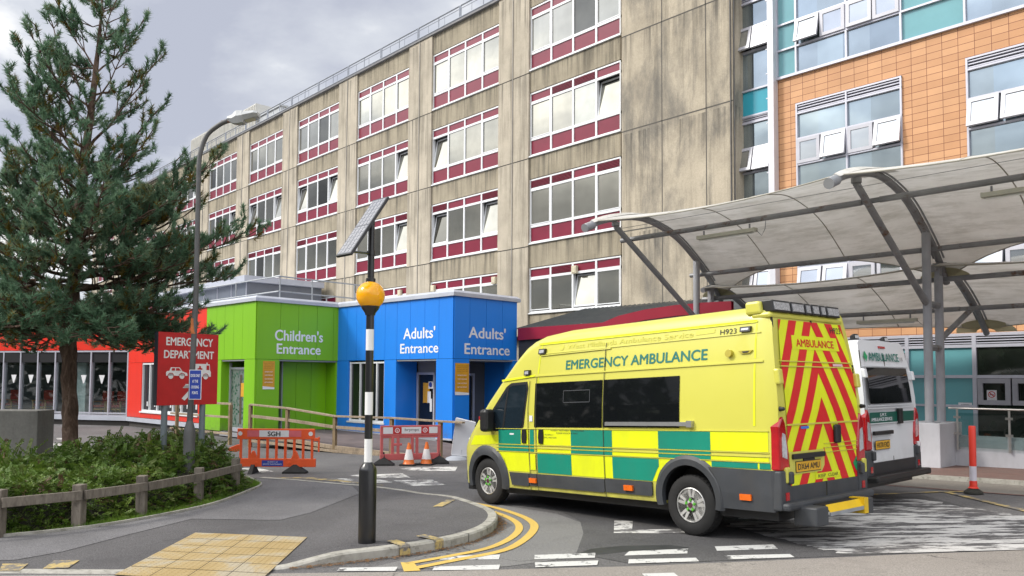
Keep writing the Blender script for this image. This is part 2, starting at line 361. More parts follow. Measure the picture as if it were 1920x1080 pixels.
# pavement with its kerb
kp = [(-10.6, .75), (-9.62, 1.75), (-8.82, 2.5), (-8.2, 3.15), (-7.8, 3.7), (-7.6, 4.2), (-7.48, 4.66), (-7.37, 5.3), (-7.41, 6.0), (-7.68, 6.67), (-8.15, 7.25), (-8.7, 7.68), (-9.3, 7.95), (-9.95, 8.17), (-10.8, 8.45), (-12.05, 8.68), (-13.34, 8.62), (-14.1, 8.42), (-15.41, 8.12), (-16.35, 7.8)]
kp = [tuple(v) for v in smooth_path([(x, y, 0) for x, y in kp])]; kp = [(v[0], v[1]) for v in kp]
def ph(x, y):
    h = .105 * ss((((x + 9.13) * 1.07 + (y - 4.95) * 1.23) / 1.63 + .02) / .8) * ss((x + 12.2) / 2.3)
    return max(h, .008)
kin = offs(kp, .135)
bed = [(-16.35, 7.45), (-15.58, 7.27), (-14.91, 7.06), (-14.27, 6.55), (-12.97, 5.32), (-12.32, 4.26), (-11.98, 3.42), (-11.92, 2.76), (-11.98, 2.17), (-12.1, .8)]
sheet('pavement', [(x, y) for x, y in kin] + bed, .004, M_pave, hfun=ph)
sheet('pavement_repair', [(-16.2, 7.42), (-15.58, 7.24), (-14.91, 7.03), (-14.25, 6.5), (-12.94, 5.3), (-12.28, 4.24), (-11.94, 3.4), (-11.9, 2.76), (-11.95, 2.17), (-12.0, .8), (-10.7, 1.2), (-10.2, 2.0), (-10.35, 2.5), (-10.99, 3.4), (-11.72, 4.5), (-10.83, 5.22), (-10.69, 5.36), (-11.0, 6.0), (-11.75, 6.9), (-12.5, 7.8), (-13.6, 8.3), (-15.4, 7.9)], .009, M_pave2, hfun=ph)
b = MB()
for i in range(len(kp) - 1):
    (x0, y0), (x1, y1) = kp[i], kp[i + 1]; (a0, b0), (a1, b1) = kin[i], kin[i + 1]
    z0, z1 = g(x0) + ph(x0, y0) + .007, g(x1) + ph(x1, y1) + .007; q0, q1 = g(x0) - .05, g(x1) - .05
    d = .02
    c0 = (x0 + (a0 - x0) * .15, y0 + (b0 - y0) * .15); c1 = (x1 + (a1 - x1) * .15, y1 + (b1 - y1) * .15)
    vs = [(x0, y0, q0), (x1, y1, q1), (x1, y1, z1 - d), (x0, y0, z0 - d), (*c1, z1), (*c0, z0), (a1, b1, z1), (a0, b0, z0), (a1, b1, z1 - .1), (a0, b0, z0 - .1)]
    b.add(vs, [(0, 1, 2, 3), (3, 2, 4, 5), (5, 4, 6, 7), (7, 6, 8, 9)])
o = b.build('kerb', M_kerb); o['kind'] = 'structure'
b = MB()      # dark joints of the kerbstones
acc = 0
for i in range(20, len(kp) - 12):
    acc += math.dist(kp[i], kp[i - 1])
    if acc > .92:
        acc = 0; (x, y), (a, c) = kp[i], kin[i]; t = (Vector(kp[i + 1]) - Vector(kp[i])).normalized() * .006
        nrm = (Vector((a, c)) - Vector((x, y))).normalized(); e0 = Vector((x, y)) - nrm * .003; z = g(x) + ph(x, y) + .009
        for s_ in (0,):
            b.add([(e0.x - t.x, e0.y - t.y, g(x)), (e0.x + t.x, e0.y + t.y, g(x)), (e0.x + t.x, e0.y + t.y, z), (e0.x - t.x, e0.y - t.y, z), (a + t.x, c + t.y, z), (a - t.x, c - t.y, z)], [(0, 1, 2, 3), (3, 2, 4, 5)])
o = b.build('kerb_joints', mat('joint_dark', (.03, .028, .025), .9)); o['kind'] = 'structure'
# yellow kerb bars (loading marks)
b = MB()
for (x, y), w_ in (((-7.36, 5.18), .13), ((-7.37, 5.66), .13)):
    i = min(range(len(kp)), key=lambda k: math.dist(kp[k], (x, y))); t = (Vector(kp[i + 1]) - Vector(kp[i - 1])).normalized(); n = Vector((-t.y, t.x))
    P = lambda s_, d, z: ((x + t.x * s_ + n.x * d), (y + t.y * s_ + n.y * d), z)
    zt = g(x) + .105 + .0175
    prev = None
    for d, z in ((-.006, g(x) + .015), (-.006, zt - .022), (.015, zt), (.15, zt), (.34, zt - .001)):
        cur = [P(-w_ / 2, d, z), P(w_ / 2, d, z)]
        if prev: b.add(prev + cur[::-1], [(0, 1, 2, 3)])
        prev = cur
o = b.build('yellow_kerb_marks', M_yelloww); o['kind'] = 'structure'
joinsheets('worn_yellow_pavement_marks', [[(-10.05, 1.85), (-9.85, 2.05), (-9.5, 1.9), (-9.65, 1.75)], [(-9.85, 2.3), (-9.65, 2.5), (-9.3, 2.3), (-9.45, 2.1)], [(-9.6, 7.25), (-9.5, 7.35), (-9.95, 7.95), (-10.05, 7.85)]], .0125, M_yelloww, hfun=ph)
# tactile crossing slabs
def tactmat():
    t = NT('tactile_slab'); p = t.pos(); t.set(.85)
    c = t.ramp(t.noise(p, 1.5, 7, .6, .6), [(.40, (.36, .31, .22)), (.49, (.37, .275, .13)), (.60, (.34, .245, .105))]); f = t.ramp(t.noise(p, 90, 2), [(.3, (.82,) * 3), (.7, (1.1,) * 3)])
    mp = t.n('ShaderNodeMapping', vector_type='TEXTURE'); mp.inputs['Location'].default_value = (-10.5, 4.08, 0); mp.inputs['Rotation'].default_value = (0, 0, math.atan2(.87, 1.37)); t.l(t.pos(), mp.inputs[0])
    t.col(t.mix(1.0, c, f, 'MULTIPLY')); t.bump(t.noise(p, 110, 2), .3, .004); return t.m
M_tact = tactmat()
O_ = Vector((-10.5, 4.08)); U_ = Vector((-9.13, 4.95)) - O_; W_ = Vector((-8.60, 2.54)) - O_
ul, wl = U_.length, W_.length; nu, nw = 4, 6
b = MB()
def tz(p, h=0): return (p.x, p.y, g(p.x) + .004 + ph(p.x, p.y) + h)
for i in range(nu):
    for j in range(nw): b.add([tz(O_ + U_ * ((i + a) / nu) + W_ * ((j + c) / nw), .0055) for a, c in ((0, 0), (1, 0), (1, 1), (0, 1))], [(0, 1, 2, 3)])
b.cur = 1; gp = .011
for i in range(nu):
    for j in range(nw):
        q = [O_ + U_ * ((i + a) / nu) + W_ * ((j + c) / nw) for a, c in ((gp, .022), (1 - gp, .022), (1 - gp, .978), (gp, .978))]
        b.add([tz(p, .0095) for p in q], [(0, 1, 2, 3)])
        for a in range(6):
            for c in range(6):
                ctr = O_ + U_ * ((i + (a + .5) / 6) / nu) + W_ * ((j + (c + .5) / 6) / nw); z = tz(ctr, .0097)
                ring = [(z[0] + .012 * math.cos(k * math.pi / 3), z[1] + .012 * math.sin(k * math.pi / 3), z[2]) for k in range(6)]; top = [(z[0] + .008 * math.cos(k * math.pi / 3), z[1] + .008 * math.sin(k * math.pi / 3), z[2] + .005) for k in range(6)]
                b.add(ring + top, [(k, (k + 1) % 6, 6 + (k + 1) % 6, 6 + k) for k in range(6)] + [tuple(range(6, 12))])
o = b.build('tactile_paving', [mat('joint_dark', (.03, .028, .025)), M_tact]); o['kind'] = 'structure'
# fallen needles along the kerb
b = MB(); rr = random.Random(3)
for i in range(900):
    k = rr.randrange(18, 52); q = offs(kp, -abs(rr.gauss(.04, .05)) - .01)[k] if False else None
    (x, y) = kp[k]; t = Vector(kp[k + 1]) - Vector(kp[k]); n = Vector((t.y, -t.x)).normalized(); d = abs(rr.gauss(0, .06)) + .01
    p = Vector((x, y)) + t * rr.random() + n * d; a = rr.random() * 6.28; l = rr.uniform(.012, .035); z = g(p.x) + .0155
    c, s_ = math.cos(a) * l, math.sin(a) * l
    b.add([(p.x - c, p.y - s_, z), (p.x - s_ * .25, p.y + c * .25, z + .004), (p.x + c, p.y + s_, z + .002), (p.x + s_ * .25, p.y - c * .25, z + .003)], [(0, 1, 2, 3)])
o = b.build('leaf_litter', mat('dead_needles', (.20, .10, .035), .9, 0, .5, 30)); tag(o, 'brown fallen needles lying along the foot of the kerb', 'leaf litter', kind='stuff')
# right hand pavement by the ramp wall
def brick():
    t = NT('block_paving'); t.set(.85); p = t.pos()
    x = t.n('ShaderNodeTexBrick'); x.inputs['Scale'].default_value = 1; x.inputs['Brick Width'].default_value = .2; x.inputs['Row Height'].default_value = .1; x.inputs['Mortar Size'].default_value = .006
    x.inputs['Color1'].default_value = (.16, .085, .07, 1); x.inputs['Color2'].default_value = (.21, .12, .10, 1); x.inputs['Mortar'].default_value = (.10, .085, .075, 1); t.l(p, x.inputs['Vector'])
    t.col(t.mix(t.ramp(t.noise(p, 2, 6), [(.4, 0.0), (.7, .5)]), x.outputs[0], (.15, .12, .105))); return t.m
sheet('pavement_far', [(-12, 17.2), (-6.0, 16.9), (-5.0, 16.9), (-3, 16.9), (3, 16.9), (3, 19.4), (-12, 19.4)], .09, brick())
b = MB(); b.box((-12, 16.8, .05), (5.5, 16.92, .09)); 
o = sheet('kerb_far', [(-12, 16.78), (5.9, 16.78), (5.9, 16.9), (-12, 16.9)], .095, M_kerb)
b = MB(); P = [-12 + i * .5 for i in range(36)]
for i in range(35): b.add([(P[i], 16.779, g(P[i]) - .02), (P[i + 1], 16.779, g(P[i + 1]) - .02), (P[i + 1], 16.779, g(P[i + 1]) + .0951), (P[i], 16.779, g(P[i]) + .0951)], [(0, 1, 2, 3)])
b.build('kerb_face_far', M_kerb)['kind'] = 'structure'
sheet('buff_strip', [(-9, 15.3), (-6.0, 15.35), (-4.9, 15.3), (5.5, 15.3), (5.5, 16.77), (-9, 16.77)], .0125, M_strip)
sheet('red_channel_line', [(-9, 15.24), (5.5, 15.24), (5.5, 15.29), (-9, 15.29)], .0126, mat('red_line', (.25, .10, .08), .8))
# ------------------------------------------------------------------ the concrete hospital block
def concrete(name, c, streak=.6, ribs=False, blot=0, sill=0, run=1.0):
    t = NT(name); p = t.pos(); t.set(.9, 0, .25)
    cc = t.ramp(t.noise(p, .7, 8, .62), [(.3, tuple(x * .74 for x in c)), (.55, c), (.75, tuple(min(1, x * 1.14) for x in c))])
    st = t.ramp(t.noise(t.pos((2.6, 2.6, .16)), 1.0, 8, .7), [(.5, 0.0), (.64, streak), (.8, streak)])
    cc = t.mix(st, cc, (.12, .108, .085))
    s2 = t.ramp(t.noise(t.pos((9, 9, .22)), 1.0, 6, .75), [(.56, 0.0), (.66, streak * 1.1)]); s3 = t.ramp(t.noise(t.pos((.55, .55, .5)), 1.0, 3), [(.45, 0.0), (.6, 1.0)])
    k_ = t.n('ShaderNodeMath', operation='MULTIPLY'); t.l(s2, k_.inputs[0]); t.l(s3, k_.inputs[1]); cc = t.mix(k_.outputs[0], cc, (.075, .07, .06))
    if blot:
        bl = t.ramp(t.noise(t.pos((.9, .9, .35)), .8, 9, .68, .3), [(.47, 0.0), (.63, blot)]); cc = t.mix(bl, cc, (.13, .125, .115))
    if sill:       # runs of grime starting under every sill and joint
        sp = t.n('ShaderNodeSeparateXYZ'); t.l(p, sp.inputs[0]); m1 = t.n('ShaderNodeMath', operation='MULTIPLY_ADD'); t.l(sp.outputs[2], m1.inputs[0]); m1.inputs[1].default_value = -1 / 3.69; m1.inputs[2].default_value = (sill + 36.9) / 3.69
        fr = t.n('ShaderNodeMath', operation='FRACT'); t.l(m1.outputs[0], fr.inputs[0]); mr = t.n('ShaderNodeMapRange'); t.l(fr.outputs[0], mr.inputs[0]); mr.inputs[1].default_value = 0; mr.inputs[2].default_value = run / 3.69; mr.inputs[3].default_value = 1; mr.inputs[4].default_value = 0
        s5 = t.ramp(t.noise(t.pos((5.5, 5.5, .06)), 1.0, 5, .7), [(.48, 0.0), (.64, .72)]); k5 = t.n('ShaderNodeMath', operation='MULTIPLY'); t.l(s5, k5.inputs[0]); t.l(mr.outputs[0], k5.inputs[1]); cc = t.mix(k5.outputs[0], cc, (.07, .066, .058))
    fi = t.ramp(t.noise(p, 22, 5, .6), [(.3, (.86,) * 3), (.7, (1.07,) * 3)]); cc = t.mix(1.0, cc, fi, 'MULTIPLY')
    if ribs:
        wv = t.n('ShaderNodeTexWave', wave_type='BANDS', bands_direction='X'); wv.inputs['Scale'].default_value = 4.6; wv.inputs['Distortion'].default_value = 0
        t.l(p, wv.inputs['Vector']); rb = t.ramp(wv.outputs[1], [(.1, (.70, .68, .64)), (.5, (1, 1, 1))]); cc = t.mix(1.0, cc, rb, 'MULTIPLY')
        t.bump(wv.outputs[1], .8, .02)
    else: t.bump(t.noise(p, 30, 5), .25, .01)
    t.col(cc); return t.m
M_conc = concrete('concrete_pier', (.485, .43, .34), .5, False, 0, 15.10, 2.2)
M_ribs = concrete('concrete_ribbed', (.46, .405, .305), .55, True, 0, 15.19, 1.0)
M_tower = concrete('concrete_tower', (.465, .405, .31), .45, False, .72, 14.9, 1.6)
M_maroon = mat('maroon_panel', (.19, .014, .035), .28, 0, .12, 1.5)
def mirror(name, c, metal=.85, rough=.035, cell=0):
    t = NT(name); p = t.pos(); t.set(rough, metal, .6); t.col(t.ramp(t.noise(p, .6, 3), [(.35, tuple(x * .85 for x in c)), (.65, tuple(x * 1.1 for x in c))]))
    t.bump(t.noise(p, .9, 2), .05, .05)
    g_ = .75 if cell < 1 else 0
    if cell:       # each pane a slightly different glass, some darker, some paler or bluer at random
        oi = t.n('ShaderNodeObjectInfo'); c = t.n('ShaderNodeTexCoord'); sp = t.n('ShaderNodeSeparateXYZ'); t.l(c.outputs['Object'], sp.inputs[0])
        fl = t.n('ShaderNodeMath', operation='SNAP'); t.l(sp.outputs[0], fl.inputs[0]); fl.inputs[1].default_value = cell
        ad = t.n('ShaderNodeMath', operation='MULTIPLY_ADD'); t.l(oi.outputs['Random'], ad.inputs[0]); ad.inputs[1].default_value = 91.7; t.l(fl.outputs[0], ad.inputs[2])
        wn_ = t.n('ShaderNodeTexWhiteNoise', noise_dimensions='1D'); t.l(ad.outputs[0], wn_.inputs['W'])
        f = t.ramp(wn_.outputs['Value'], [(0.0, (.32 + g_ * .5,) * 3), (.10, (.42 + g_ * .5, .44 + g_ * .5, .48 + g_ * .5)), (.14, (.86, .87, .88)), (.80, (1.0, 1.0, 1.0)), (.88, (1.0, 1.05, 1.12)), (1.0, (1.1, 1.1, 1.06))])
        src = t.b.inputs['Base Color'].links[0].from_socket; t.col(t.mix(1.0, src, f, 'MULTIPLY'))
    return t.m
M_glassm = mirror('bronze_glass', (.41, .40, .35), .9, .035, 1.2275)
M_glassb = mirror('blue_grey_glass', (.37, .43, .455), .8, .035, .8)
M_upvc = mat('white_window_frame', (.74, .75, .76), .35, 0, .06, 2)
M_void = mat('dark_interior', (.02, .02, .02), .9)
M_curt = mat('pale_blind', (.42, .45, .46), .8, 0, .15, 2)
FY = 23.0
WX0, WP, WW = -23.9, 6.83, 4.91
hosp = empty('hospital_building', (-40, FY, 0), 'long stained concrete block with rows of white framed windows and maroon panels', 'building')
NB = 9
FLO = [(15.25, 17.95), (11.56, 14.26), (7.87, 10.57), (4.95, 6.83)]
XL, XR = WX0 - WP * NB - 3, -18.64
piers = MB(); ribs = MB(); jn = MB(); body = MB()
body.box((XL, FY + .3, 0), (XR, FY + 14, 18.9)); body.box((XR, FY + .3, 0), (-14.2, FY + 14, 20.4))
for k in range(NB + 1):
    wl_ = WX0 - WP * k; wr_ = wl_ + WW
    pr = wl_; pl = wl_ - (WP - WW)
    MB().box((pl, FY - .14, 4.0), (pr, FY + .3, 18.93)).build('pier', M_conc, hosp)
    for z in (7.74, 11.46, 15.12): jn.box((pl - .01, FY - .143, z - .02), (pr + .01, FY - .1, z + .02))
    z0 = 18.93
    for lo, hi in ((17.98, 18.93), (14.29, 15.19), (10.60, 11.50), (6.86, 7.81), (3.9, 4.9)):
        MB().box((wl_ + .002, FY - .05, lo), (wr_ - .002, FY + .3, hi)).build('ribbed_spandrel', M_ribs, hosp)
body.build('wall', M_conc, hosp); bsplit(jn, 8, 'panel_joint', mat('joint_dark', (.03, .028, .025), .9), hosp)
cp = MB(); cp.box((XL, FY - .2, 18.93), (XR, FY + .5, 19.02)); cp.build('parapet', mat('lead_flashing', (.16, .16, .165), .6, 0, .2, 3), hosp)
for k in range(NB + 1): MB().tube([(WX0 - WP * k - .98, FY - .16, 4.2), (WX0 - WP * k - .98, FY - .16, 18.9)], .018, 5).build('conduit', mat('grey_conduit', (.33, .31, .28), .6), hosp)
def window_proto(lou, opn, low, boxes=()):
    # local: x 0..WW, z 0..H, outer face at y = -.03
    H = 2.70 if low else 1.88
    fr = MB(); gl = MB(); pn = MB(); sh = MB(); lv = MB()
    pw = WW / 4; T = .045
    zt = H - .42; zb = .72 if low else .06
    for i in range(5): x = i * pw; fr.box((max(0, x - T), -.04, 0), (min(WW, x + T), .1, H))
    for z, t_ in ((0, .07), (H - .06, .06), (zt - .05, .10)) + (((zb - .06, .11),) if low else ()): fr.box((0, -.037, z), (WW, .1, z + t_))
    fr.box((-.05, -.12, -.05), (WW + .05, .1, 0.0))
    pn.box((.02, .0, zt), (WW - .02, .02, H - .05))
    if low: pn.box((.02, .0, .03), (WW - .02, .02, zb - .02))
    for i in range(4):
        x0, x1 = i * pw + T, (i + 1) * pw - T
        a, c = zb + .05, zt - .05
        if i in opn:
            ang = R_(9); 
            def tl(p): 
                v = Vector(p); z = v.z - a; return Vector((v.x, v.y * math.cos(ang) + z * math.sin(ang), a + z * math.cos(ang) - v.y * math.sin(ang)))
            for q in (((x0, -.03, a), (x0 + .06, .03, c)), ((x1 - .06, -.03, a), (x1, .03, c)), ((x0 + .06, -.03, a), (x1 - .06, .03, a + .06)), ((x0 + .06, -.03, c - .06), (x1 - .06, .03, c))):
                s_ = MB().box(*q); sh.add([tl(v) for v in s_.v], s_.f)
            s_ = MB().box((x0 + .06, -.012, a + .06), (x1 - .06, -.004, c - .06)); gl.add([tl(v) for v in s_.v], s_.f)
            lv.cur = 1; lv.box((x0 - .02, .40, a - .05), (x1 + .02, .42, c + .05)); lv.box((x0 - .02, .03, c - .0), (x1 + .02, .42, c + .02)); lv.box((x0 - .03, .03, a), (x0 - .001, .42, c)); lv.cur = 0
        else:
            e = .035 if i in (0, 3) else 0
            if e:
                for q in (((x0, -.05, a), (x0 + e, .05, c)), ((x1 - e, -.05, a), (x1, .05, c)), ((x0 + e, -.05, a), (x1 - e, .05, a + e)), ((x0 + e, -.05, c - e), (x1 - e, .05, c))): fr.box(*q)
            gl.box((x0 + e, .0, a + e), (x1 - e, .012, c - e))
        if i in lou:
            for k in range(6):
                z = zt + .03 + k * .055; lv.box((x0 + .03, -.035, z), (x1 - .03, -.001, z + .022))
    return fr, gl, pn, sh, lv
VAR = {}
M_sash = M_upvc
def facade_window(x, z, lou=(), opn=(), low=True):
    key = (tuple(lou), tuple(opn), low)
    if key not in VAR:
        fr, gl, pn, sh, lv = window_proto(lou, opn, low)
        o = fr.build('window', M_upvc, hosp, world=False); ch = [gl.build('pane', M_glassm, o, world=False), pn.build('panel', M_maroon, o, world=False)]
        if sh.v: ch.append(sh.build('open_sash', M_sash, o, world=False))
        if lv.v: ch.append(lv.build('louvre', [M_maroon if lou else M_upvc, M_void], o, world=False))
        VAR[key] = (o, ch)
    else:
        s_, sc_ = VAR[key]; o = s_.copy(); col.objects.link(o); o.parent = hosp
        for c_ in sc_: d = c_.copy(); col.objects.link(d); d.parent = o
    o.location = (x + 40, 0, z)
OPN = {(0, 1): (3,), (1, 1): (0,), (2, 1): (3,), (3, 1): (0, 3), (4, 1): (0, 3), (5, 1): (3,), (6, 0): (0, 3), (1, 2): (0, 3), (2, 2): (3,), (6, 1): (0,), (7, 0): (3,), (0, 3): (2,), (4, 2): ()}
LOU = {(0, 1): (1, 2), (0, 2): (0, 1, 3), (1, 2): (0, 3), (2, 2): (3,), (3, 2): (0, 3), (4, 2): (0, 2, 3), (5, 2): (0,), (0, 3): (1,)}
for k in range(NB + 1):
    for r_ in range(4):
        if r_ == 3 and k > 4: continue
        facade_window(WX0 - WP * k, FLO[r_][0], LOU.get((k, r_), ()), OPN.get((k, r_), ()), r_ < 3)
for x, z in ((WX0 + 2.62, 6.5), (WX0 - WP + .24, 6.5), (WX0 - WP + 4.66, 6.5), (WX0 - 2 * WP + 4.3, 6.5)):
    b = MB(); b.box((x - .13, FY - .16, z - .14), (x + .13, FY - .03, z + .17)); b.box((x - .09, FY - .175, z - .1), (x + .09, FY - .16, z + .11)); b.build('vent_box', mat('cream_vent_box', (.58, .52, .38), .5), hosp, bevel=.015)
# stair tower at the right hand end
tw = MB(); tw.box((XR, 22.6, 0), (-13.98, FY + .3, 22.5)); tower = tw.build('stair_tower', M_tower, hosp)
jt = MB()
for z in (7.62, 11.33, 14.9, 18.5): jt.box((XR - .004, 22.596, z - .022), (-13.976, 22.62, z + .022))
for x in (-16.82, -15.0): jt.box((x - .018, 22.596, 4), (x + .018, 22.62, 22.5))
bsplit(jt, 8, 'tower_joint', mat('joint_stain', (.10, .092, .08), .9), hosp)
b = MB()
b.tube([(-14.05, 22.575, 3), (-14.05, 22.575, 22)], .022, 6); b.tube([(-13.955, 22.64, 3), (-13.955, 22.64, 22)], .022, 6)
b.build('downpipe', mat('dark_pipe', (.10, .095, .09), .6, 0, .3, 3), hosp)
# roof guard rail
gr = empty('guard_rail', (-40, FY, 19.02), 'grey steel guard rail running along the concrete block roof edge', 'railing')
b = MB(); M_rail = mat('grey_steel_rail', (.27, .29, .33), .5, .5, .12, 4)
x = XR - .1
while x > XL:
    x1 = x - 3.35
    for X_ in (x - .05, x1 + .05): b.tube([(X_, FY + .05, 19.0), (X_, FY + .05, 19.80)], .035, 6)
    b.tube([(x - .05, FY + .05, 19.80), (x1 + .05, FY + .05, 19.80)], .035, 6); b.tube([(x - .05, FY + .05, 19.66), (x1 + .05, FY + .05, 19.66)], .02, 5); b.tube([(x, FY - .02, 19.18), (x1, FY - .02, 19.18)], .045, 6)
    b.tube([(x - 1.67, FY + .05, 19.0), (x - 1.67, FY + .05, 19.8)], .025, 6); b.tube([(x - 1.2, FY + .05, 19.1), (x - 1.2, FY + .05, 19.68)], .015, 5); b.tube([(x - 2.5, FY + .05, 19.1), (x - 2.5, FY + .05, 19.68)], .015, 5)
    b.tube([(x - .05, FY + .05, 19.2), (x - .05, FY + .6, 19.1)], .02, 5)
    x = x1
b.build('rail', M_rail, gr)
# plant room on the roof
pr_ = empty('roof_plant_room', (-63, 26, 19), 'pale ribbed metal plant room on the far roof behind the street lamp', 'plant room')
b = MB(); b.box((-70, 26, 18.9), (-57.2, 34, 23.1)); 
for i in range(50): b.box((-70 + i * .26, 25.93, 19), (-69.9 + i * .26, 26, 23.0))
b.build('cladding', mat('pale_metal_cladding', (.55, .54, .50), .5, .2, .1, 2), pr_)
b = MB(); b.box((-57.2, 26.2, 18.9), (-53.5, 31, 22.0)); b.box((-57.3, 26.1, 22.0), (-53.4, 31, 22.12)); b.build('vent_housing', mat('grey_metal_sheet', (.42, .44, .46), .5, .3), pr_)

# ------------------------------------------------------------------ the glazed and tiled block
OY = 23.2
glz = empty('tiled_building', (-5, OY, .5), 'modern block clad in orange tiles with blue grey glazing behind the canopies', 'building')
def tilemat():
    t = NT('orange_tile'); t.set(.55, 0, .4); c = t.n('ShaderNodeTexCoord'); sp = t.n('ShaderNodeSeparateXYZ'); t.l(c.outputs['Object'], sp.inputs[0]); cm = t.n('ShaderNodeCombineXYZ')
    t.l(sp.outputs[0], cm.inputs[0]); t.l(sp.outputs[2], cm.inputs[1])
    x = t.n('ShaderNodeTexBrick', offset=0.0, squash=1.0); x.inputs['Scale'].default_value = 1; x.inputs['Brick Width'].default_value = .405; x.inputs['Row Height'].default_value = .2; x.inputs['Mortar Size'].default_value = .007; x.inputs['Mortar Smooth'].default_value = 0.1
    x.inputs['Color1'].default_value = (.50, .255, .12, 1); x.inputs['Color2'].default_value = (.60, .325, .16, 1); x.inputs['Mortar'].default_value = (.16, .045, .02, 1)
    t.l(cm.outputs[0], x.inputs['Vector']); p = t.pos()
    t.col(t.mix(1.0, x.outputs[0], t.ramp(t.noise(p, 1.2, 4), [(.3, (.9, .9, .9)), (.7, (1.05, 1.05, 1.05))]), 'MULTIPLY')); t.bump(x.outputs[1], -.4, .01); return t.m
M_tile = tilemat()
M_alu = mat('aluminium_frame', (.50, .50, .56), .4, .35, .06, 3)
M_fin = mat('white_fin', (.60, .60, .64), .45, .2, .05, 3)
M_teal = mat('teal_spandrel', (.16, .36, .39), .12, 0, .10, .8, spec=.6)
M_teal2 = mat('bright_teal_spandrel', (.04, .33, .42), .12, 0, .06, .8, spec=.6)
wall = MB()
XO0, XO1 = -12.72, 14.0
WIN = [(-12.10, -8.90), (-7.24, -4.0), (-2.3, .9), (2.6, 5.8), (7.5, 10.7)]
def wrow(z0, z1): 
    x = XO0
    for a, c in WIN: wall.box((x, OY, z0), (a, OY + .35, z1)); x = c
    wall.box((x, OY, z0), (XO1, OY + .35, z1))
wrow(7.9, 10.87); wall.box((XO0, OY, 10.87), (XO1, OY + .35, 11.82)); wall.box((XO0, OY, 6.85), (XO1, OY + .35, 7.9)); wrow(3.88, 6.85); wall.box((XO0, OY, 3.48), (XO1, OY + .35, 3.88))
wall.build('tile_cladding', M_tile, glz)
core = MB(); core.box((-14.2, OY + .5, 0), (XO1, OY + 12, 22)); core.build('core_wall', M_void, glz)
M_room = mat('pale_blind', (.42, .45, .46), .8, 0, .15, 2)
def glazed_window(x0, x1, z0, z1, opens, sheetp=False):
    opens = [o * .75 for o in opens]
    fr = MB(); gl = MB(); sa = MB(); lv = MB(); T = .05; xm = (x0 + x1) / 2
    lt = .30; sash0, sash1 = z0 + .95, z0 + 1.72
    for x in (x0, xm - T / 2, x1 - T): fr.box((x, OY - .06, z0), (x + T, OY + .1, z1))
    for z in (z0, z1 - T, z1 - lt - T, sash0 - T, sash1): fr.box((x0, OY - .057, z), (x1, OY + .1, z + T))
    gl.box((x0 + T, OY + .03, z0 + T), (x1 - T, OY + .04, z1 - lt - T))
    for k in range(3): lv.box((x0 + T, OY - .03, z1 - lt + .02 + k * .085), (x1 - T, OY + .09, z1 - lt + .05 + k * .085))
    lv.cur = 1; lv.box((x0 + T, OY + .095, z1 - lt), (x1 - T, OY + .1, z1 - T)); lv.cur = 0
    w4 = (x1 - x0) / 4
    sg = MB()
    for i in range(4):
        a, c = x0 + w4 * i + T * .6, x0 + w4 * (i + 1) - T * .6; ang = R_(opens[i]); h = sash1 - sash0
        def tl(p):
            v = Vector(p); z = sash1 - v.z; y = v.y - OY; return Vector((v.x, OY + y * math.cos(ang) - z * math.sin(ang), sash1 - z * math.cos(ang) - y * math.sin(ang)))
        e = .10
        for q in (((a, OY - .08, sash0), (a + e, OY - .0, sash1)), ((c - e, OY - .08, sash0), (c, OY, sash1)), ((a + e, OY - .08, sash0), (c - e, OY, sash0 + e)), ((a + e, OY - .08, sash1 - e), (c - e, OY, sash1))):
            s_ = MB().box(*q); sa.add([tl(v) for v in s_.v], s_.f)
        s_ = MB().box((a + e, OY - .05, sash0 + e), (c - e, OY - .04, sash1 - e)); sg.add([tl(v) for v in s_.v], s_.f)
    f = fr.build('window', M_alu, glz); gl.build('pane', M_glassb, f); bsplit(sa, 32, 'sash', M_sashf, f); bsplit(sg, 8, 'sash_pane', M_glassb2, f); lv.build('louvre', [M_alu, M_void], f)
M_sashf = mat('pale_grey_sash', (.47, .47, .51), .4, .1, .06, 3)
M_glassb2 = mirror('pale_sash_glass', (.52, .55, .57), .9)
OPS = [(0, 13, 0, 16), (15, 18, 0, 0), (0, 0, 12, 0), (0, 0, 0, 0), (0, 0, 0, 0)]
OPS2 = [(14, 15, 0, 0), (16, 0, 0, 0), (0, 0, 0, 0), (0, 0, 0, 0), (0, 0, 0, 0)]
for i, (a, c) in enumerate(WIN):
    glazed_window(a, c, 8.0, 10.87, OPS[i]); glazed_window(a, c, 3.95, 6.85, OPS2[i])
# curtain wall over the tiles
cw = MB(); cg = MB(); ct = MB(); T = .055
Z = [11.82, 12.72, 13.55, 15.2, 16.2, 17.0, 18.6, 20, 22]
XS = [-12.72, -12.08, -10.48, -8.90, -7.24, -5.6, -4.0, -2.3, -.7, .9, 2.6, 4.2, 5.8, 7.5, 9.1, 10.7, 14]
for x in XS: cw.box((x - T / 2, OY - .05, 11.82), (x + T / 2, OY + .1, 22))
for z in Z: cw.box((XS[0], OY - .047, z - T / 2), (XS[-1], OY + .1, z + T / 2))
cw.box((XS[0], OY - .09, 11.78), (XS[-1], OY + .1, 11.86))
for i in range(len(XS) - 1):
    for j in range(len(Z) - 1):
        (ct if i in (0, 3, 6, 9, 12) else cg).box((XS[i], OY + .03, Z[j]), (XS[i + 1], OY + .04, Z[j + 1]))
f = cw.build('curtain_wall', M_alu, glz)
for q_, nm, mm in ((cg, 'pane', M_glassb), (ct, 'teal_panel', M_teal)):
    for i in range(0, len(q_.v), 8):
        if min(v[2] for v in q_.v[i:i + 8]) < 17: MB().add(q_.v[i:i + 8], [tuple(x - i for x in ff) for ff in q_.f[i // 8 * 6:i // 8 * 6 + 6]]).build(nm, mm, f)
sa = MB(); sg = MB()
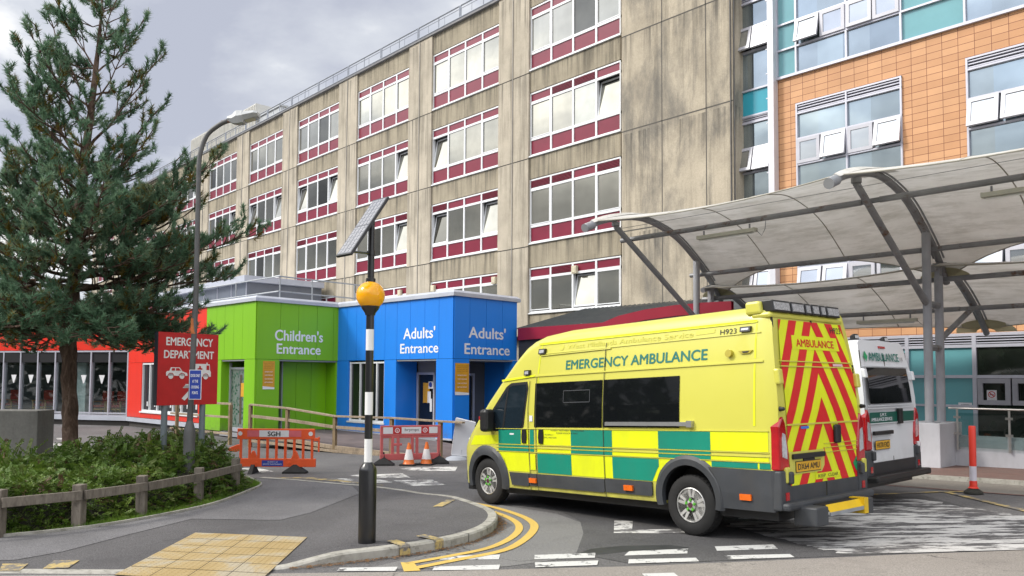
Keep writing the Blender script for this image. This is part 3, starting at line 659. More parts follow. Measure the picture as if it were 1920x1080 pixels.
for i, (a, c, an) in enumerate(((-12.05, -11.3, 14), (-11.27, -10.5, 0), (-10.45, -9.7, 2), (-9.67, -8.93, 0), (-7.2, -6.45, 0), (-6.4, -5.65, 0), (-5.55, -4.8, 0))):
    ang = R_(an); s1, s0 = 13.52, 12.75
    def tl(p):
        v = Vector(p); z = s1 - v.z; y = v.y - OY; return Vector((v.x, OY - .02 + y * math.cos(ang) - z * math.sin(ang), s1 - z * math.cos(ang) - y * math.sin(ang)))
    e = .10
    for q in (((a, OY - .07, s0), (a + e, OY, s1)), ((c - e, OY - .07, s0), (c, OY, s1)), ((a + e, OY - .07, s0), (c - e, OY, s0 + e)), ((a + e, OY - .07, s1 - e), (c - e, OY, s1))):
        s_ = MB().box(*q); sa.add([tl(v) for v in s_.v], s_.f)
    s_ = MB().box((a + e, OY - .04, s0 + e), (c - e, OY - .03, s1 - e)); sg.add([tl(v) for v in s_.v], s_.f)
for f, i in zip(bsplit(sa, 32, 'curtain_sash', M_sashf, glz), range(0, len(sg.v), 8)): MB().add(sg.v[i:i + 8], [tuple(k - i for k in q) for q in sg.f[i // 8 * 6:i // 8 * 6 + 6]]).build('sash_pane', M_glassb2, f)
# glazed strip beside the tower, with the white fin
st = MB(); gl = MB(); te = MB(); lo = MB(); sa = MB(); sg = MB()
x0, x1 = -14.22, -12.92; T = .06
for x in (x0, x1 - T): st.box((x, OY - .05, 3.5), (x + T, OY + .1, 22))
for s in (0, 1, 2, 3, 4):
    zb_ = 4.02 + 4.03 * s      # storey: spandrel, louvre, glass, sashes, glass
    rows = [(zb_ - .35, zb_ + .95, 'g'), (zb_ + .95, zb_ + 1.75, 's'), (zb_ + 1.75, zb_ + 2.6, 'g'), (zb_ + 2.6, zb_ + 2.82, 'l'), (zb_ + 2.82, zb_ + 3.68, 't')]
    for a, c, k in rows:
        st.box((x0, OY - .047, a - .03), (x1, OY + .1, a + .03))
        if k == 'g': gl.box((x0 + T, OY + .03, a + .03), (x1 - T, OY + .04, c - .03))
        if k == 't': te.box((x0 + T, OY + .01, a + .03), (x1 - T, OY + .04, c - .03))
        if k == 'l':
            for q in range(3): lo.box((x0 + T, OY - .03, a + .04 + q * .06), (x1 - T, OY + .09, a + .06 + q * .06))
        if k == 's':
            for (p0, p1, an) in ((x0 + .05, (x0 + x1) / 2 - .02, 14), ((x0 + x1) / 2 + .02, x1 - .04, 12)):
                ang = R_(an); e = .10
                def tl(p):
                    v = Vector(p); z = c - v.z; y = v.y - OY; return Vector((v.x, OY + y * math.cos(ang) - z * math.sin(ang), c - z * math.cos(ang) - y * math.sin(ang)))
                for q in (((p0, OY - .08, a), (p0 + e, OY, c)), ((p1 - e, OY - .08, a), (p1, OY, c)), ((p0 + e, OY - .08, a), (p1 - e, OY, a + e)), ((p0 + e, OY - .08, c - e), (p1 - e, OY, c))):
                    s_ = MB().box(*q); sa.add([tl(v) for v in s_.v], s_.f)
                s_ = MB().box((p0 + e, OY - .05, a + e), (p1 - e, OY - .04, c - e)); sg.add([tl(v) for v in s_.v], s_.f)
f = st.build('glazed_strip', M_alu, glz)
for q_, nm, mm in ((gl, 'pane', M_glassb), (te, 'teal_panel', M_teal2)):
    for i in range(0, len(q_.v), 8): MB().add(q_.v[i:i + 8], [tuple(x - i for x in ff) for ff in q_.f[i // 8 * 6:i // 8 * 6 + 6]]).build(nm, mm, f)
lo.build('louvre', M_alu, f)
for f, i in zip(bsplit(sa, 32, 'strip_sash', M_sashf, glz), range(0, len(sg.v), 8)): MB().add(sg.v[i:i + 8], [tuple(k - i for k in q) for q in sg.f[i // 8 * 6:i // 8 * 6 + 6]]).build('sash_pane', M_glassb2, f)
b = MB(); b.box((-12.92, OY - .28, 3.5), (-12.72, OY + .2, 22))
for z in [4 + .8 * i for i in range(22)]: b.box((-12.99, OY - .26, z), (-12.92, OY - .2, z + .03))
b.build('white_fin', M_fin, glz)
# ground floor
b = MB(); tl_ = MB(); dk = MB(); lv = MB(); T = .1
GX = [-14.2, -12.4, -10.6, -8.9, -7.2, -5.3, -3.4, -1.5, .4, 2.3, 4.2, 6.1, 14]
for x in GX: b.box((x - T / 2, OY - .04, .5), (x + T / 2, OY + .12, 3.48))
for z in (3.44, 3.14, 2.33): b.box((GX[0], OY - .037, z - .04), (GX[-1], OY + .12, z + .04))
b.box((GX[0], OY - .037, 1.52), (-7.2, OY + .12, 1.58))
tl_.box((GX[0], OY + .02, .5), (-7.2, OY + .03, 3.14)); dk.box((-7.2, OY + .02, .5), (GX[-1], OY + .03, 3.14))
for k in range(3): lv.box((GX[0], OY - .03, 3.2 + k * .07), (GX[-1], OY + .1, 3.23 + k * .07))
lv.cur = 1; lv.box((GX[0], OY + .11, 3.15), (GX[-1], OY + .115, 3.45))
f = b.build('ground_floor_frame', M_alu, glz); tl_.build('teal_panel', mat('teal_glass', (.14, .36, .39), .1, 0, .08, .6, spec=.6), f); dk.build('pane', mat('tree_reflection_glass', (.018, .024, .018), .05, 0, .4, 2, spec=.7), f); lv.build('louvre', [M_alu, M_void], f)  # dark green of these panes stands in for reflected trees
b = MB(); gp = MB()
for a in (-7.12, -6.32, -5.2, -4.4):
    for q in (((a, OY - .1, 1.6), (a + .12, OY - .02, 2.28)), ((a + .64, OY - .1, 1.6), (a + .76, OY - .02, 2.28)), ((a + .12, OY - .1, 1.6), (a + .64, OY - .02, 1.72)), ((a + .12, OY - .1, 2.16), (a + .64, OY - .02, 2.28))): b.box(*q)
bsplit(b, 32, 'hatch_frame', mat('grey_hatch', (.30, .30, .33), .5), glz)
# paper notices taped to the glass
def paper(name, x0, x1, z0, z1, y, lab, lines, ring=False):
    r = empty(name, (x0, y, z0), lab, 'notice'); p = MB().box((x0, y - .004, z0), (x1, y, z1)); p.build('paper', mat('white_paper', (.66, .66, .68), .7, 0, .04, 5), r)
    fn = lambda a, c: (x0 + (x1 - x0) * a, y - .0065, z0 + (z1 - z0) * c)
    t_ = MB()
    for s_, a0, a1, c0, c1 in lines: text(t_, s_, fn, a0, a1, c0, c1)
    if t_.v: t_.build('lettering', mat('print_black', (.03, .03, .03), .7), r)
    if ring:
        q = MB(); n = 28; cx_, cz_, ro, ri = (x0 + x1) / 2, z0 + (z1 - z0) * .62, .085, .066
        vs = [(cx_ + rr_ * math.cos(2 * math.pi * i / n), y - .0066, cz_ + rr_ * math.sin(2 * math.pi * i / n)) for rr_ in (ro, ri) for i in range(n)]
        q.add(vs, [(i, (i + 1) % n, n + (i + 1) % n, n + i) for i in range(n)])
        q.add([(cx_ - .062, y - .0067, cz_ + .045), (cx_ - .045, y - .0067, cz_ + .062), (cx_ + .062, y - .0067, cz_ - .045), (cx_ + .045, y - .0067, cz_ - .062)], [(0, 1, 2, 3)])
        q.build('red_ring', mat('sign_red', (.45, .01, .012), .5), r)
        q = MB().box((cx_ - .05, y - .0064, cz_ - .014), (cx_ + .03, y - .006, cz_ + .006)); q.box((cx_ + .035, y - .0064, cz_ - .014), (cx_ + .05, y - .006, cz_ + .006)); q.build('cigarette', mat('print_black', (.03, .03, .03), .7), r)
paper('no_smoking_notice', -6.93, -6.70, 1.68, 1.98, OY - .0, 'white no smoking notice with a red ring on the dark glass', [('No smoking', .15, .85, .2, .27), ('on site', .3, .7, .1, .16)], True)
paper('paper_notice', -7.62, -7.29, 1.46, 1.64, OY + .01, 'white paper notice taped to the teal glass behind the handrail', [('no admittance', .2, .8, .65, .8), ('emergency pathway', .1, .9, .35, .5), ('only', .42, .58, .12, .25)])
# retaining wall, column block and handrail of the raised walkway
M_render = mat('white_render', (.50, .50, .53), .85, 0, .12, 1.2, .25)
rw = empty('retaining_wall', (-5, 19.4, .3), 'white rendered retaining wall below the steel handrail', 'wall')
b = MB(); b.box((-13, 19.4, 0), (9, 19.6, 1.0)); b.box((-13, 19.6, .3), (9, OY - .1, .62)); b.build('wall', M_render, rw)
b = MB(); b.box((-7.25, 18.50, .2), (-6.45, 19.85, 1.28)); o = b.build('column_block', M_render, None, bevel=.015); tag(o, 'white rendered block carrying the twin canopy columns', 'plinth')
b = MB(); b.box((-13.3, 18.50, .0), (-12.35, 19.85, 1.28)); o = b.build('column_block', M_render, None, bevel=.015); tag(o, 'far white rendered block behind the ambulances', 'plinth')
hr = empty('handrail', (-5, 19.36, .7), 'brushed steel handrail with glass clamps on the retaining wall', 'handrail')
M_ss = mat('stainless_steel', (.55, .53, .50), .28, .9, .1, 8)
b = MB(); b.tube([(-6.55, 19.33, 1.60), (9, 19.33, 1.60)], .022, 8); b.build('rail', M_ss, hr)
for x in (-6.38, -5.36, -4.34, -3.32, -2.3, -1.28, -.26, .76, 1.8):
    b = MB(); b.tube([(x, 19.34, .68), (x, 19.34, 1.58)], .024, 8)
    for z in (.72, .85): b.tube([(x, 19.34, z), (x, 19.4, z)], .03, 8)
    for z in (1.38, 1.02): b.box((x - .07, 19.31, z), (x + .07, 19.335, z + .05))
    b.build('post', M_ss, hr)
t = NT('clear_glass'); tr = t.n('ShaderNodeBsdfTransparent'); gl_ = t.n('ShaderNodeBsdfGlossy'); gl_.inputs['Roughness'].default_value = .02; mx = t.n('ShaderNodeMixShader'); lw_ = t.n('ShaderNodeLayerWeight'); lw_.inputs[0].default_value = .25; fr_ = t.n('ShaderNodeMath', operation='MULTIPLY_ADD'); t.l(lw_.outputs['Facing'], fr_.inputs[0]); fr_.inputs[1].default_value = .45; fr_.inputs[2].default_value = .05
tr.inputs[0].default_value = (.82, .88, .87, 1); t.l(fr_.outputs[0], mx.inputs[0]); t.l(tr.outputs[0], mx.inputs[1]); t.l(gl_.outputs[0], mx.inputs[2]); t.l(mx.outputs[0], t.out.inputs[0]); M_clear = t.m
for i in range(8): x = -6.34 + 1.02 * i; MB().box((x, 19.322, .75), (x + .94, 19.33, 1.5)).build('glass_panel', M_clear, hr)
# ------------------------------------------------------------------ the coloured entrance building
BO = .059777
bd = Vector((math.cos(BO), math.sin(BO), 0)); bn = Vector((-math.sin(BO), math.cos(BO), 0))
C_ = Vector((-20.31, 16.11, 0)); IC = Vector((-26.9, 15.72, 0)); GC = Vector((-26.68, 12.33, 0))
RE = GC - bd * 11.5                         # where the red front turns
G1 = Vector((-44.4, 7.85, 0)); G2 = Vector((-54, 1.9, 0))
ent = empty('entrance_building', (-28, 18, 0), 'low entrance building clad in red green and blue panels', 'building')
def cladding(name, c):
    t = NT(name); t.set(.36, 0, .5); p = t.pos(); cc = t.ramp(t.noise(p, .6, 4), [(.3, tuple(x * .93 for x in c)), (.7, c)])
    st = t.ramp(t.noise(t.pos((4, 4, .15)), 1.3, 7, .7), [(.52, 0.0), (.72, .16)]); cc = t.mix(st, cc, tuple(x * .5 + .02 for x in c)); sp = t.n('ShaderNodeSeparateXYZ'); t.l(p, sp.inputs[0])
    mr = t.n('ShaderNodeMapRange'); t.l(sp.outputs[2], mr.inputs[0]); mr.inputs[1].default_value = .75; mr.inputs[2].default_value = .25; mr.inputs[3].default_value = 0; mr.inputs[4].default_value = .5
    k = t.n('ShaderNodeMath', operation='MULTIPLY'); t.l(mr.outputs[0], k.inputs[0]); t.l(t.ramp(t.noise(p, 5, 7, .7), [(.4, .1), (.65, 1.0)]), k.inputs[1]); t.col(t.mix(k.outputs[0], cc, (.10, .085, .07))); t.b.inputs['Roughness'].default_value = .36; return t.m
M_blue = cladding('blue_cladding', (.014, .215, .76)); M_green = cladding('green_cladding', (.20, .47, .008)); M_red = cladding('red_cladding', (.74, .03, .012))
M_cope = mat('grey_coping', (.46, .48, .54), .5, .2, .08, 2)
M_gap = mat('panel_shadow_gap', (.008, .008, .01), .9)
def panels(mb, O, u, n, joints, z0, z1, t=.03):
    for a, c in zip(joints, joints[1:]): mb.obox(O, u, n, a + .006, c - .006, z0, z1, -t, .0)
LZ, TZ = 2.86, 4.90
# solid volume behind the cladding: ground floor set back, upper part full
foot = [RE, GC, IC, C_, C_ + bn * 2.97, C_ + bn * 2.97 - bd * 8, Vector((-28.6, 22.7, 0)), Vector((-56, 22.7, 0)), Vector((-58, 8, 0)), G2]
def inset(P, d):
    o = []
    for i, p in enumerate(P):
        a = (P[i] - P[i - 1]).normalized(); c = (P[(i + 1) % len(P)] - P[i]).normalized(); na = Vector((-a.y, a.x, 0)); nc = Vector((-c.y, c.x, 0)); k = na.dot(nc)
        o.append(p + (na + nc) * (d / max(.3, 1 + k)))
    return o
fi = inset(foot, .012)
b = MB(); n_ = len(fi); b.add([(p.x, p.y, LZ + .004) for p in fi] + [(p.x, p.y, TZ) for p in fi], [tuple(range(n_))[::-1], tuple(range(n_, 2 * n_))] + [(i, (i + 1) % n_, n_ + (i + 1) % n_, n_ + i) for i in range(n_)])
b.build('wall', M_gap, ent)
# coping
po = inset(foot, -.10); pi_ = inset(foot, .45)
b = MB()
def ring(P, z): return [(p.x, p.y, z) for p in P]
vs = ring(po, TZ) + ring(po, TZ + .12) + ring(inset(foot, .0), TZ + .2) + ring(pi_, TZ + .2)
for k in range(3): b.add([], [])
b.add(vs, [(k * n_ + i, k * n_ + (i + 1) % n_, (k + 1) * n_ + (i + 1) % n_, (k + 1) * n_ + i) for k in range(3) for i in range(n_)] + [tuple(3 * n_ + i for i in range(n_)), tuple(i for i in range(n_))[::-1]])
b.build('roof_coping', M_cope, ent)
BL = (C_, -bd, bn); BR = (C_, bn, -bd); GL = (GC, -bd, bn); GR = (GC, bn, -bd); IL = (IC, -bd, bn)
# blue
b = MB()
panels(b, *BL, [0, .70, 1.43, 2.2, 2.93, 3.62, 4.24, 4.78, 5.36, 5.97, 6.60], LZ, TZ); panels(b, *BR, [0, .69, 1.45, 2.22, 2.95], LZ, TZ)
b.obox(*BL, 0, .82, .22, LZ - .01, -.03, .66); b.obox(*BL, 2.96, 3.64, .22, LZ - .01, -.03, .9); b.obox(*BL, 5.84, 6.60, .22, LZ - .01, -.03, .3)
b.obox(*BR, 0.031, .68, .22, LZ - .01, -.03, .79); b.obox(*BR, 2.76, 2.97, .22, LZ - .01, -.03, .4)
panels(b, *BL, [3.64, 4.2, 4.75, 5.3, 5.84], .26, .58); 
b.build('blue_cladding', M_blue, ent)
b = MB(); b.obox(*BL, .83, 2.95, .1, LZ - .02, .95, 1.0); b.build('porch_back_wall', mat('grey_wall_panel', (.26, .27, .29), .6, 0, .08, 1), ent)
b = MB(); b.obox(*BL, .80, 2.98, LZ - .06, LZ - .012, .0, 1.0); b.obox(*BR, .66, 2.9, LZ - .06, LZ - .012, .0, 1.6); b.obox(*BL, .8, 3, .05, .2, .0, 1.0); b.obox(*BR, .66, 2.9, .05, .2, 0, 1.6); b.build('porch_soffit', mat('grey_wall_panel', (.26, .27, .29), .6, 0, .08, 1), ent)
b = MB(); b.obox(*BR, .69, 2.96, .1, LZ - .02, 1.55, 1.6); b.obox(*BR, .62, .68, .1, LZ - .02, .8, 1.55); b.build('porch_inner_wall', mat('dark_grey_wall_panel', (.085, .09, .10), .5, 0, .08, 1), ent)
b = MB(); b.obox(*BR, 2.92, 2.97, .1, LZ - .01, .41, 1.6); b.build('porch_side_wall', M_blue, ent)
# window in the blue front
fr = MB(); gl = MB()
for a in (3.66, 4.12, 4.56, 4.72, 5.14, 5.76): fr.obox(*BL, a, a + .06, .62, LZ - .06, .02, .14)
for z in (.62, LZ - .12): fr.obox(*BL, 3.64, 5.84, z, z + .06, .023, .14)
fr.obox(*BL, 3.6, 5.88, .56, .62, -.06, .14)
gl.obox(*BL, 3.64, 5.84, .62, LZ - .05, .08, .09)
for zc in (): pass
f = fr.build('window', M_whitepl, ent); gl.build('pane', M_glassd, f)
b = MB(); b.obox(*BL, 3.64, 5.84, .3, LZ - .01, .3, .32); 
# doors in the porch
def door(fa, a0, a1, z1, d, name='door'):
    fr = MB()
    for q in ((a0, a0 + .07), (a1 - .09, a1)): fr.obox(*fa, q[0], q[1], .2, z1, d - .08, d)
    fr.obox(*fa, a0 + .07, a1 - .09, z1 - .08, z1, d - .078, d); fr.obox(*fa, a0 + .07, a1 - .09, .2, .3, d - .078, d)
    f = fr.build(name, M_alu, ent); MB().obox(*fa, a0 + .07, a1 - .09, .3, z1 - .08, d - .03, d - .02).build('pane', M_glassd, f)
    h = MB(); h.obox(*fa, a0 + .1, a0 + .2, 1.05, 1.5, d - .11, d - .08); h.build('handle', M_whitepl, f); return f
door(BL, 1.95, 2.93, 2.42, .95); door(BR, 1.55, 2.35, 2.4, 1.55)
b = MB(); b.obox(*BL, 1.25, 1.40, 1.55, 1.82, .88, .95); b.obox(*BL, 1.28, 1.42, 1.95, 2.4, .93, .95); b.obox(*BL, 1.2, 1.25, 1.25, 1.7, .9, .93); b.build('wall_telephone', M_black, ent)
# green
b = MB()
panels(b, *GL, [0, .95, 1.62, 2.31, 2.98, 3.80], LZ, TZ); panels(b, *GR, [0, .92, 1.65, 2.43, 3.15, 3.38], LZ, TZ)
b.obox(*GL, 0, .76, .22, LZ - .01, -.03, .5); b.obox(*GL, 2.52, 3.80, .22, LZ - .01, -.03, .25); b.obox(*GR, 0.031, .90, .22, LZ - .01, -.03, .5)
for a_, c_q in zip([.90, 1.4, 2.0, 2.65], [1.4, 2.0, 2.65, 3.3]): b.obox(*GR, a_ + .006, c_q - .006, .24, LZ - .02, .66, .70)
b.obox(*GR, 3.3, 3.36, .24, LZ - .02, 0, .66)
b.obox(*BL, 6.60, 6.66, .22, LZ, -.0, -.01) if False else None
b.obox(*GL, 2.50, 2.53, .22, LZ - .01, 0.25, 1.3)
b.build('green_cladding', M_green, ent)
b = MB(); b.obox(*GR, .85, 3.35, LZ - .06, LZ - .012, 0, .9); b.obox(*GL, .7, 2.6, LZ - .06, LZ - .012, 0.0, 1.5); b.obox(*GR, .85, 3.4, .05, .2, 0, .9); b.obox(*GL, .7, 2.6, .05, .2, 0, 1.5); b.obox(*GL, .5, 2.55, .1, LZ, 1.31, 1.36); b.obox(*GR, .7, 3.35, .1, LZ, .72, .76)
b.build('porch_soffit_green', mat('grey_wall_panel', (.26, .27, .29), .6, 0, .08, 1), ent)
fr = MB()
for a in (.80, 2.42): fr.obox(*GL, a, a + .08, .2, 2.75, .28, .35)
fr.obox(*GL, .88, 2.42, 2.5, 2.58, .282, .35); fr.obox(*GL, .88, 2.42, .2, .36, .282, .35)
f = fr.build('door', M_alu, ent)
# leaf decorated glass door: grey glass, dark leaves and a painted trunk
MB().obox(*GL, .88, 2.42, .36, 2.5, .31, .32).build('pane', mat('frosted_grey_glass', (.16, .19, .18), .15, 0, .12, 3), f)
lf = MB(); rr = random.Random(5)
for i in range(150):
    a, z = rr.uniform(.92, 2.38), rr.uniform(.45, 2.45)
    if abs(a - 1.62) < .1: continue
    th = rr.uniform(0, 6.28); l, q = rr.uniform(.05, .09), rr.uniform(.02, .035)
    P = [(math.cos(th) * l * x_ - math.sin(th) * q * y_, math.sin(th) * l * x_ + math.cos(th) * q * y_) for x_, y_ in ((-1, 0), (-.2, .9), (.5, .6), (1, 0), (.5, -.6), (-.2, -.9))]
    lf.add([GC - bd * (a + p[0]) + bn * .306 + Vector((0, 0, z + p[1])) for p in P], [tuple(range(6))])
lf.build('leaf_decal', mat('leaf_decal_green', (.015, .09, .05), .5, 0, .4, 9), f)
MB().obox(*GL, 1.55, 1.70, .5, 2.3, .302, .308).build('trunk_decal', mat('trunk_decal', (.07, .05, .03), .6), f)
b = MB(); b.obox(*GL, 1.2, 1.6, 1.5, 2.0, .294, .30); b.build('yellow_notice', mat('notice_yellow', (.60, .30, .02), .5), f)
b = MB(); b.obox(*GR, 2.73, 2.86, 1.3, 1.62, .69, .70); b.build('intercom', M_black, ent)
# red front
b = MB()
panels(b, *GL, [3.80, 4.55, 5.4, 6.29, 7.0, 7.64, 8.3, 8.9, 9.6, 10.23, 10.9, 11.48], 3.72, TZ); panels(b, *GL, [3.80, 4.50, 6.3, 8.1, 9.9, 10.7, 11.48], LZ - .02, 3.70)
b.obox(*GL, 3.80, 4.38, .44, LZ - .03, -.03, .2); b.obox(*GL, 9.95, 11.48, .44, LZ - .03, -.03, .3); panels(b, *GL, [4.38, 5.3, 6.2, 7.1, 8.0, 8.9, 9.95], .44, .68)
gu = (G1 - RE).normalized(); gnn = Vector((gu.y, -gu.x, 0)); gnn = gnn if gnn.dot(Vector((.7, .7, 0))) < 0 else -gnn
gin = Vector((-gu.y, gu.x, 0)); gin = gin if gin.y > 0 else -gin
GG = (RE, gu, gin); GLn = 18.4
panels(b, *GG, [i * 1.02 for i in range(19)], 3.42, TZ)
b.build('red_cladding', M_red, ent)
b = MB()
b.obox(*GL, 3.8, 11.55, .24, .42, -.06, .3); b.obox(*GG, 0, GLn, .24, .42, -.06, .3); b.obox(*BL, 0, .8, .2, .26, -.05, .3); b.obox(*BL, 2.9, 6.6, .2, .26, -.05, .3); b.build('plinth', M_cope, ent)
b = MB()
for fa, a0, a1 in ((GL, 0, 11.5), (GG, 0, GLn), (BL, 2.96, 6.6)): b.obox(*fa, a0, a1, -.1, .24, .06, .12)
b.build('base_wall', mat('dark_base', (.05, .045, .04), .9), ent)
fr = MB(); gl = MB(); hd = MB()
for i in range(8): a = 4.38 + i * .79; fr.obox(*GL, a, a + .06, .72, LZ - .04, .0, .12)
for z in (.72, LZ - .12): fr.obox(*GL, 4.38, 9.95, z, z + .07, .003, .12)
fr.obox(*GL, 4.33, 10.0, .66, .72, -.08, .12)
gl.obox(*GL, 4.38, 9.95, .72, LZ - .05, .08, .09)
for i in range(7): hd.obox(*GL, 4.5 + i * .79, 4.58 + i * .79, .95, 1.15, -.03, .0)
f = fr.build('window', M_whitepl, ent); gl.build('pane', M_glassd, f); bsplit(hd, 8, 'window_handle', M_whitepl, f)
# waiting room glass
fr = MB(); n_ = 18
for i in range(n_ + 1): a = i * 1.02; fr.obox(*GG, a, a + .07, .42, 3.40, -.04, .12)
for z in (.42, .52, 3.33): fr.obox(*GG, 0, GLn, z, z + .07, -.037, .12)
f = fr.build('glazed_screen', M_alu, ent); MB().obox(*GG, 0, GLn, .5, 3.36, .06, .064).build('pane', M_clear, f)
tri = MB()
for i in (1, 2, 4, 5, 6, 7, 9): 
    a = i * 1.02 + .5; tri.add([RE + gu * (a + x_) + gin * .05 + Vector((0, 0, z)) for x_, z in ((-.16, 2.28), (.16, 2.28), (.03, 1.9), (-.03, 1.9))], [(0, 1, 2, 3)])
bsplit(tri, 4, 'triangle_sticker', mat('sticker_white', (.72, .72, .72), .5), f)
b = MB(); b.obox(*GG, -1.5, GLn, .3, .42, .2, 7); b.obox(*GG, -1.5, GLn, 3.42, 3.5, .2, 7); b.build('waiting_room_floor', mat('waiting_floor', (.2, .2, .21), .6), ent)
b = MB(); b.obox(*GG, -1.6, GLn, .4, 3.45, 6.5, 6.6); b.obox(*GG, -.1, -.02, .4, 3.45, .2, 6.5); b.build('waiting_room_wall', mat('waiting_wall', (.24, .25, .28), .8, 0, .3, .8), ent)
b = MB(); b.obox(*GG, 3.05, 3.55, .42, 3.4, .7, 1.2); b.obox(*GG, 1.0, 1.4, .42, 3.4, 1.5, 1.9); bsplit(b, 8, 'white_column', mat('white_column', (.72, .74, .74), .7), ent)
b = MB(); b.obox(*GG, .5, 1.6, 1.4, 2.5, 4, 4.1); b.build('blue_poster', mat('blue_board', (.02, .06, .3), .6), ent)
# lettering on the fascias
M_let = mat('white_lettering', (.74, .75, .78), .5, 0, .02, 2)
def lets(name, fa, lines):
    O, u, n = fa; mb = MB()
    for s_, a0, a1, z0, z1 in lines: text(mb, s_, lambda a, z: O + u * a - n * .036 + Vector((0, 0, z)), a0, a1, z0, z1, .03)
    mb.build(name, M_let, ent)
lets('adults_entrance_lettering', BL, [("Adults'", 2.55, .90, 3.55, 3.95), ('Entrance', 2.72, .73, 3.06, 3.40)])
lets('adults_entrance_lettering', BR, [("Adults'", .63, 2.38, 3.55, 3.94), ('Entrance', .45, 2.58, 3.01, 3.37)])
lets('childrens_entrance_lettering', GR, [("Children's", .70, 2.69, 3.53, 3.94), ('Entrance', .78, 2.60, 3.06, 3.43)])
# yellow notices on the pillars
def notice(fa, a0, a1, z0, z1, lab, off=.0):
    O, u, n = fa; P = lambda a, z, d=-.042: O + u * a + n * (d + off) + Vector((0, 0, z))
    r = empty('wall_notice', tuple(P(a0, z0)), lab, 'notice')
    MB().obox(*fa, a0, a1, z0, z1, -.040 + off, -.031 + off).build('board', mat('notice_yellow', (.60, .30, .02), .5), r)
    q = MB(); q.add([P(a0, z0), P(a1, z0), P(a1, z0 + .07), P(a0, z0 + .11)], [(0, 1, 2, 3)]); 
    fn = lambda a, z: P(a, z, -.0425)
    w_ = a1 - a0; h = z1 - z0
    for s_, zc in (('PATIENTS ONLY', .60), ('WEAR YOUR MASK', .48), ('CLEAN YOUR HANDS', .35), ('KEEP YOUR DISTANCE', .23)): text(q, s_, fn, a0 + w_ * .16, a1 - w_ * .16, z0 + h * zc, z0 + h * (zc + .035), .03)
    q.build('white_print', M_let, r)
    q = MB()
    for k, s_ in enumerate(('In order to stop the spread', 'of infection in our hospital', 'please follow these rules', 'before you come inside')): text(q, s_, fn, a0 + w_ * .12, a1 - w_ * .12, z0 + h * (.90 - k * .055), z0 + h * (.925 - k * .055), .0)
    for zc in (.55, .43, .30, .185): text(q, 'thank you for helping', fn, a0 + w_ * .22, a1 - w_ * .22, z0 + h * zc, z0 + h * (zc + .02), 0)
    q.build('black_print', mat('print_black', (.03, .03, .03), .7), r)
notice(GR, .26, .72, 1.79, 2.79, 'yellow notice with small print on the green entrance pillar')
notice(BR, .05, .66, 1.67, 2.71, 'yellow notice with small print on the dark blue entrance pillar')
r = empty('door_notice', tuple(C_ - bd * 2.6 + bn * .86), 'orange and white notices with a blue symbol stuck on the adult door', 'notice')
MB().obox(BL[0], BL[1], BL[2], 2.2, 2.55, 1.35, 2.05, .86, .865).build('orange_sheet', mat('notice_yellow', (.60, .30, .02), .5), r); MB().obox(*BL, 2.12, 2.3, 1.35, 1.75, .855, .859).build('white_sheet', mat('white_paper', (.66, .66, .68), .7, 0, .04, 5), r)
MB().obox(*BL, 1.98, 2.25, 1.85, 2.1, .855, .859).build('white_square', mat('white_paper', (.66, .66, .68), .7, 0, .04, 5), r)
q = MB(); q.lathe([(0, 0), (.09, 0), (.09, .004), (0, .004)], 16, M=Matrix.Translation(C_ - bd * 2.14 + bn * .852 + Vector((0, 0, 1.99))) @ Matrix.Rotation(R_(90), 4, 'X')); q.build('blue_symbol', mat('sign_blue', (.015, .045, .30), .5), r)
# railing on the entrance roof
rl = empty('roof_railing', (-28, 14, 5.1), 'galvanised tube railing on the roof of the green entrance', 'railing')
q0 = GC + bn * 1.0 - bd * .3; qa = q0 - bd * 6.5; qc = q0 + bn * 4.3 - bd * .1
for i, (p, q) in enumerate(((qa, q0), (q0, qc))):
    b = MB()
    for z in (5.9, 5.35): b.tube([p + Vector((0, 0, z)), q + Vector((0, 0, z))], .026, 8)
    b.build('rail', M_galv, rl)
for p in (qa, qa.lerp(q0, .5), q0 + bn * .05, q0.lerp(qc, .33), q0.lerp(qc, .78), qc): MB().tube([p + Vector((0, 0, 5.0)), p + Vector((0, 0, 5.92))], .026, 8).build('post', M_galv, rl)
# low grey rooflight block behind
sr = empty('rooflight', (-44, 20, 5), 'grey panelled rooflight block behind the entrance roof', 'rooflight')
b = MB(); b.box((-54, 18.2, 5.0), (-40.6, 22.6, 7.3)); b.build('wall', mat('grey_glazed_panel', (.17, .19, .23), .25, .3, .1, .6), sr)
b = MB(); b.box((-54.3, 17.9, 7.3), (-40.3, 22.6, 7.62)); b.build('roof', M_cope, sr)
b = MB()
for i in range(8): b.box((-54 + i * 1.9, 18.17, 5), (-53.95 + i * 1.9, 18.199, 7.3))
b.box((-54, 18.165, 6.1), (-40.6, 18.198, 6.15)); b.build('mullion', M_alu, sr)
# ------------------------------------------------------------------ red edged porch roof beside the blue entrance
pr = empty('porch_roof', (-17, 19, 3.6), 'grey standing seam porch roof with a red fascia beside the blue entrance', 'porch roof')
fas = [(-20.25, 3.55, 3.97), (-16.3, 3.62, 3.98), (-16.25, 3.64, 4.0)]
arc = [(-16.25, 3.66, 3.96), (-15.6, 3.84, 4.14), (-14.6, 3.96, 4.27), (-13.55, 4.02, 4.33), (-12.6, 4.03, 4.34), (-11.7, 4.0, 4.32)]
b = MB()
for P, y in ((fas[:2], 18.9), (arc, 18.75)):
    for (x0, a0, c0), (x1, a1, c1) in zip(P, P[1:]): b.add([(x0, y, a0), (x1, y, a1), (x1, y, c1), (x0, y, c0), (x0, y + .12, a0), (x1, y + .12, a1), (x1, y + .12, c1), (x0, y + .12, c0)], [(0, 1, 2, 3), (7, 6, 5, 4), (3, 2, 6, 7), (4, 5, 1, 0)])
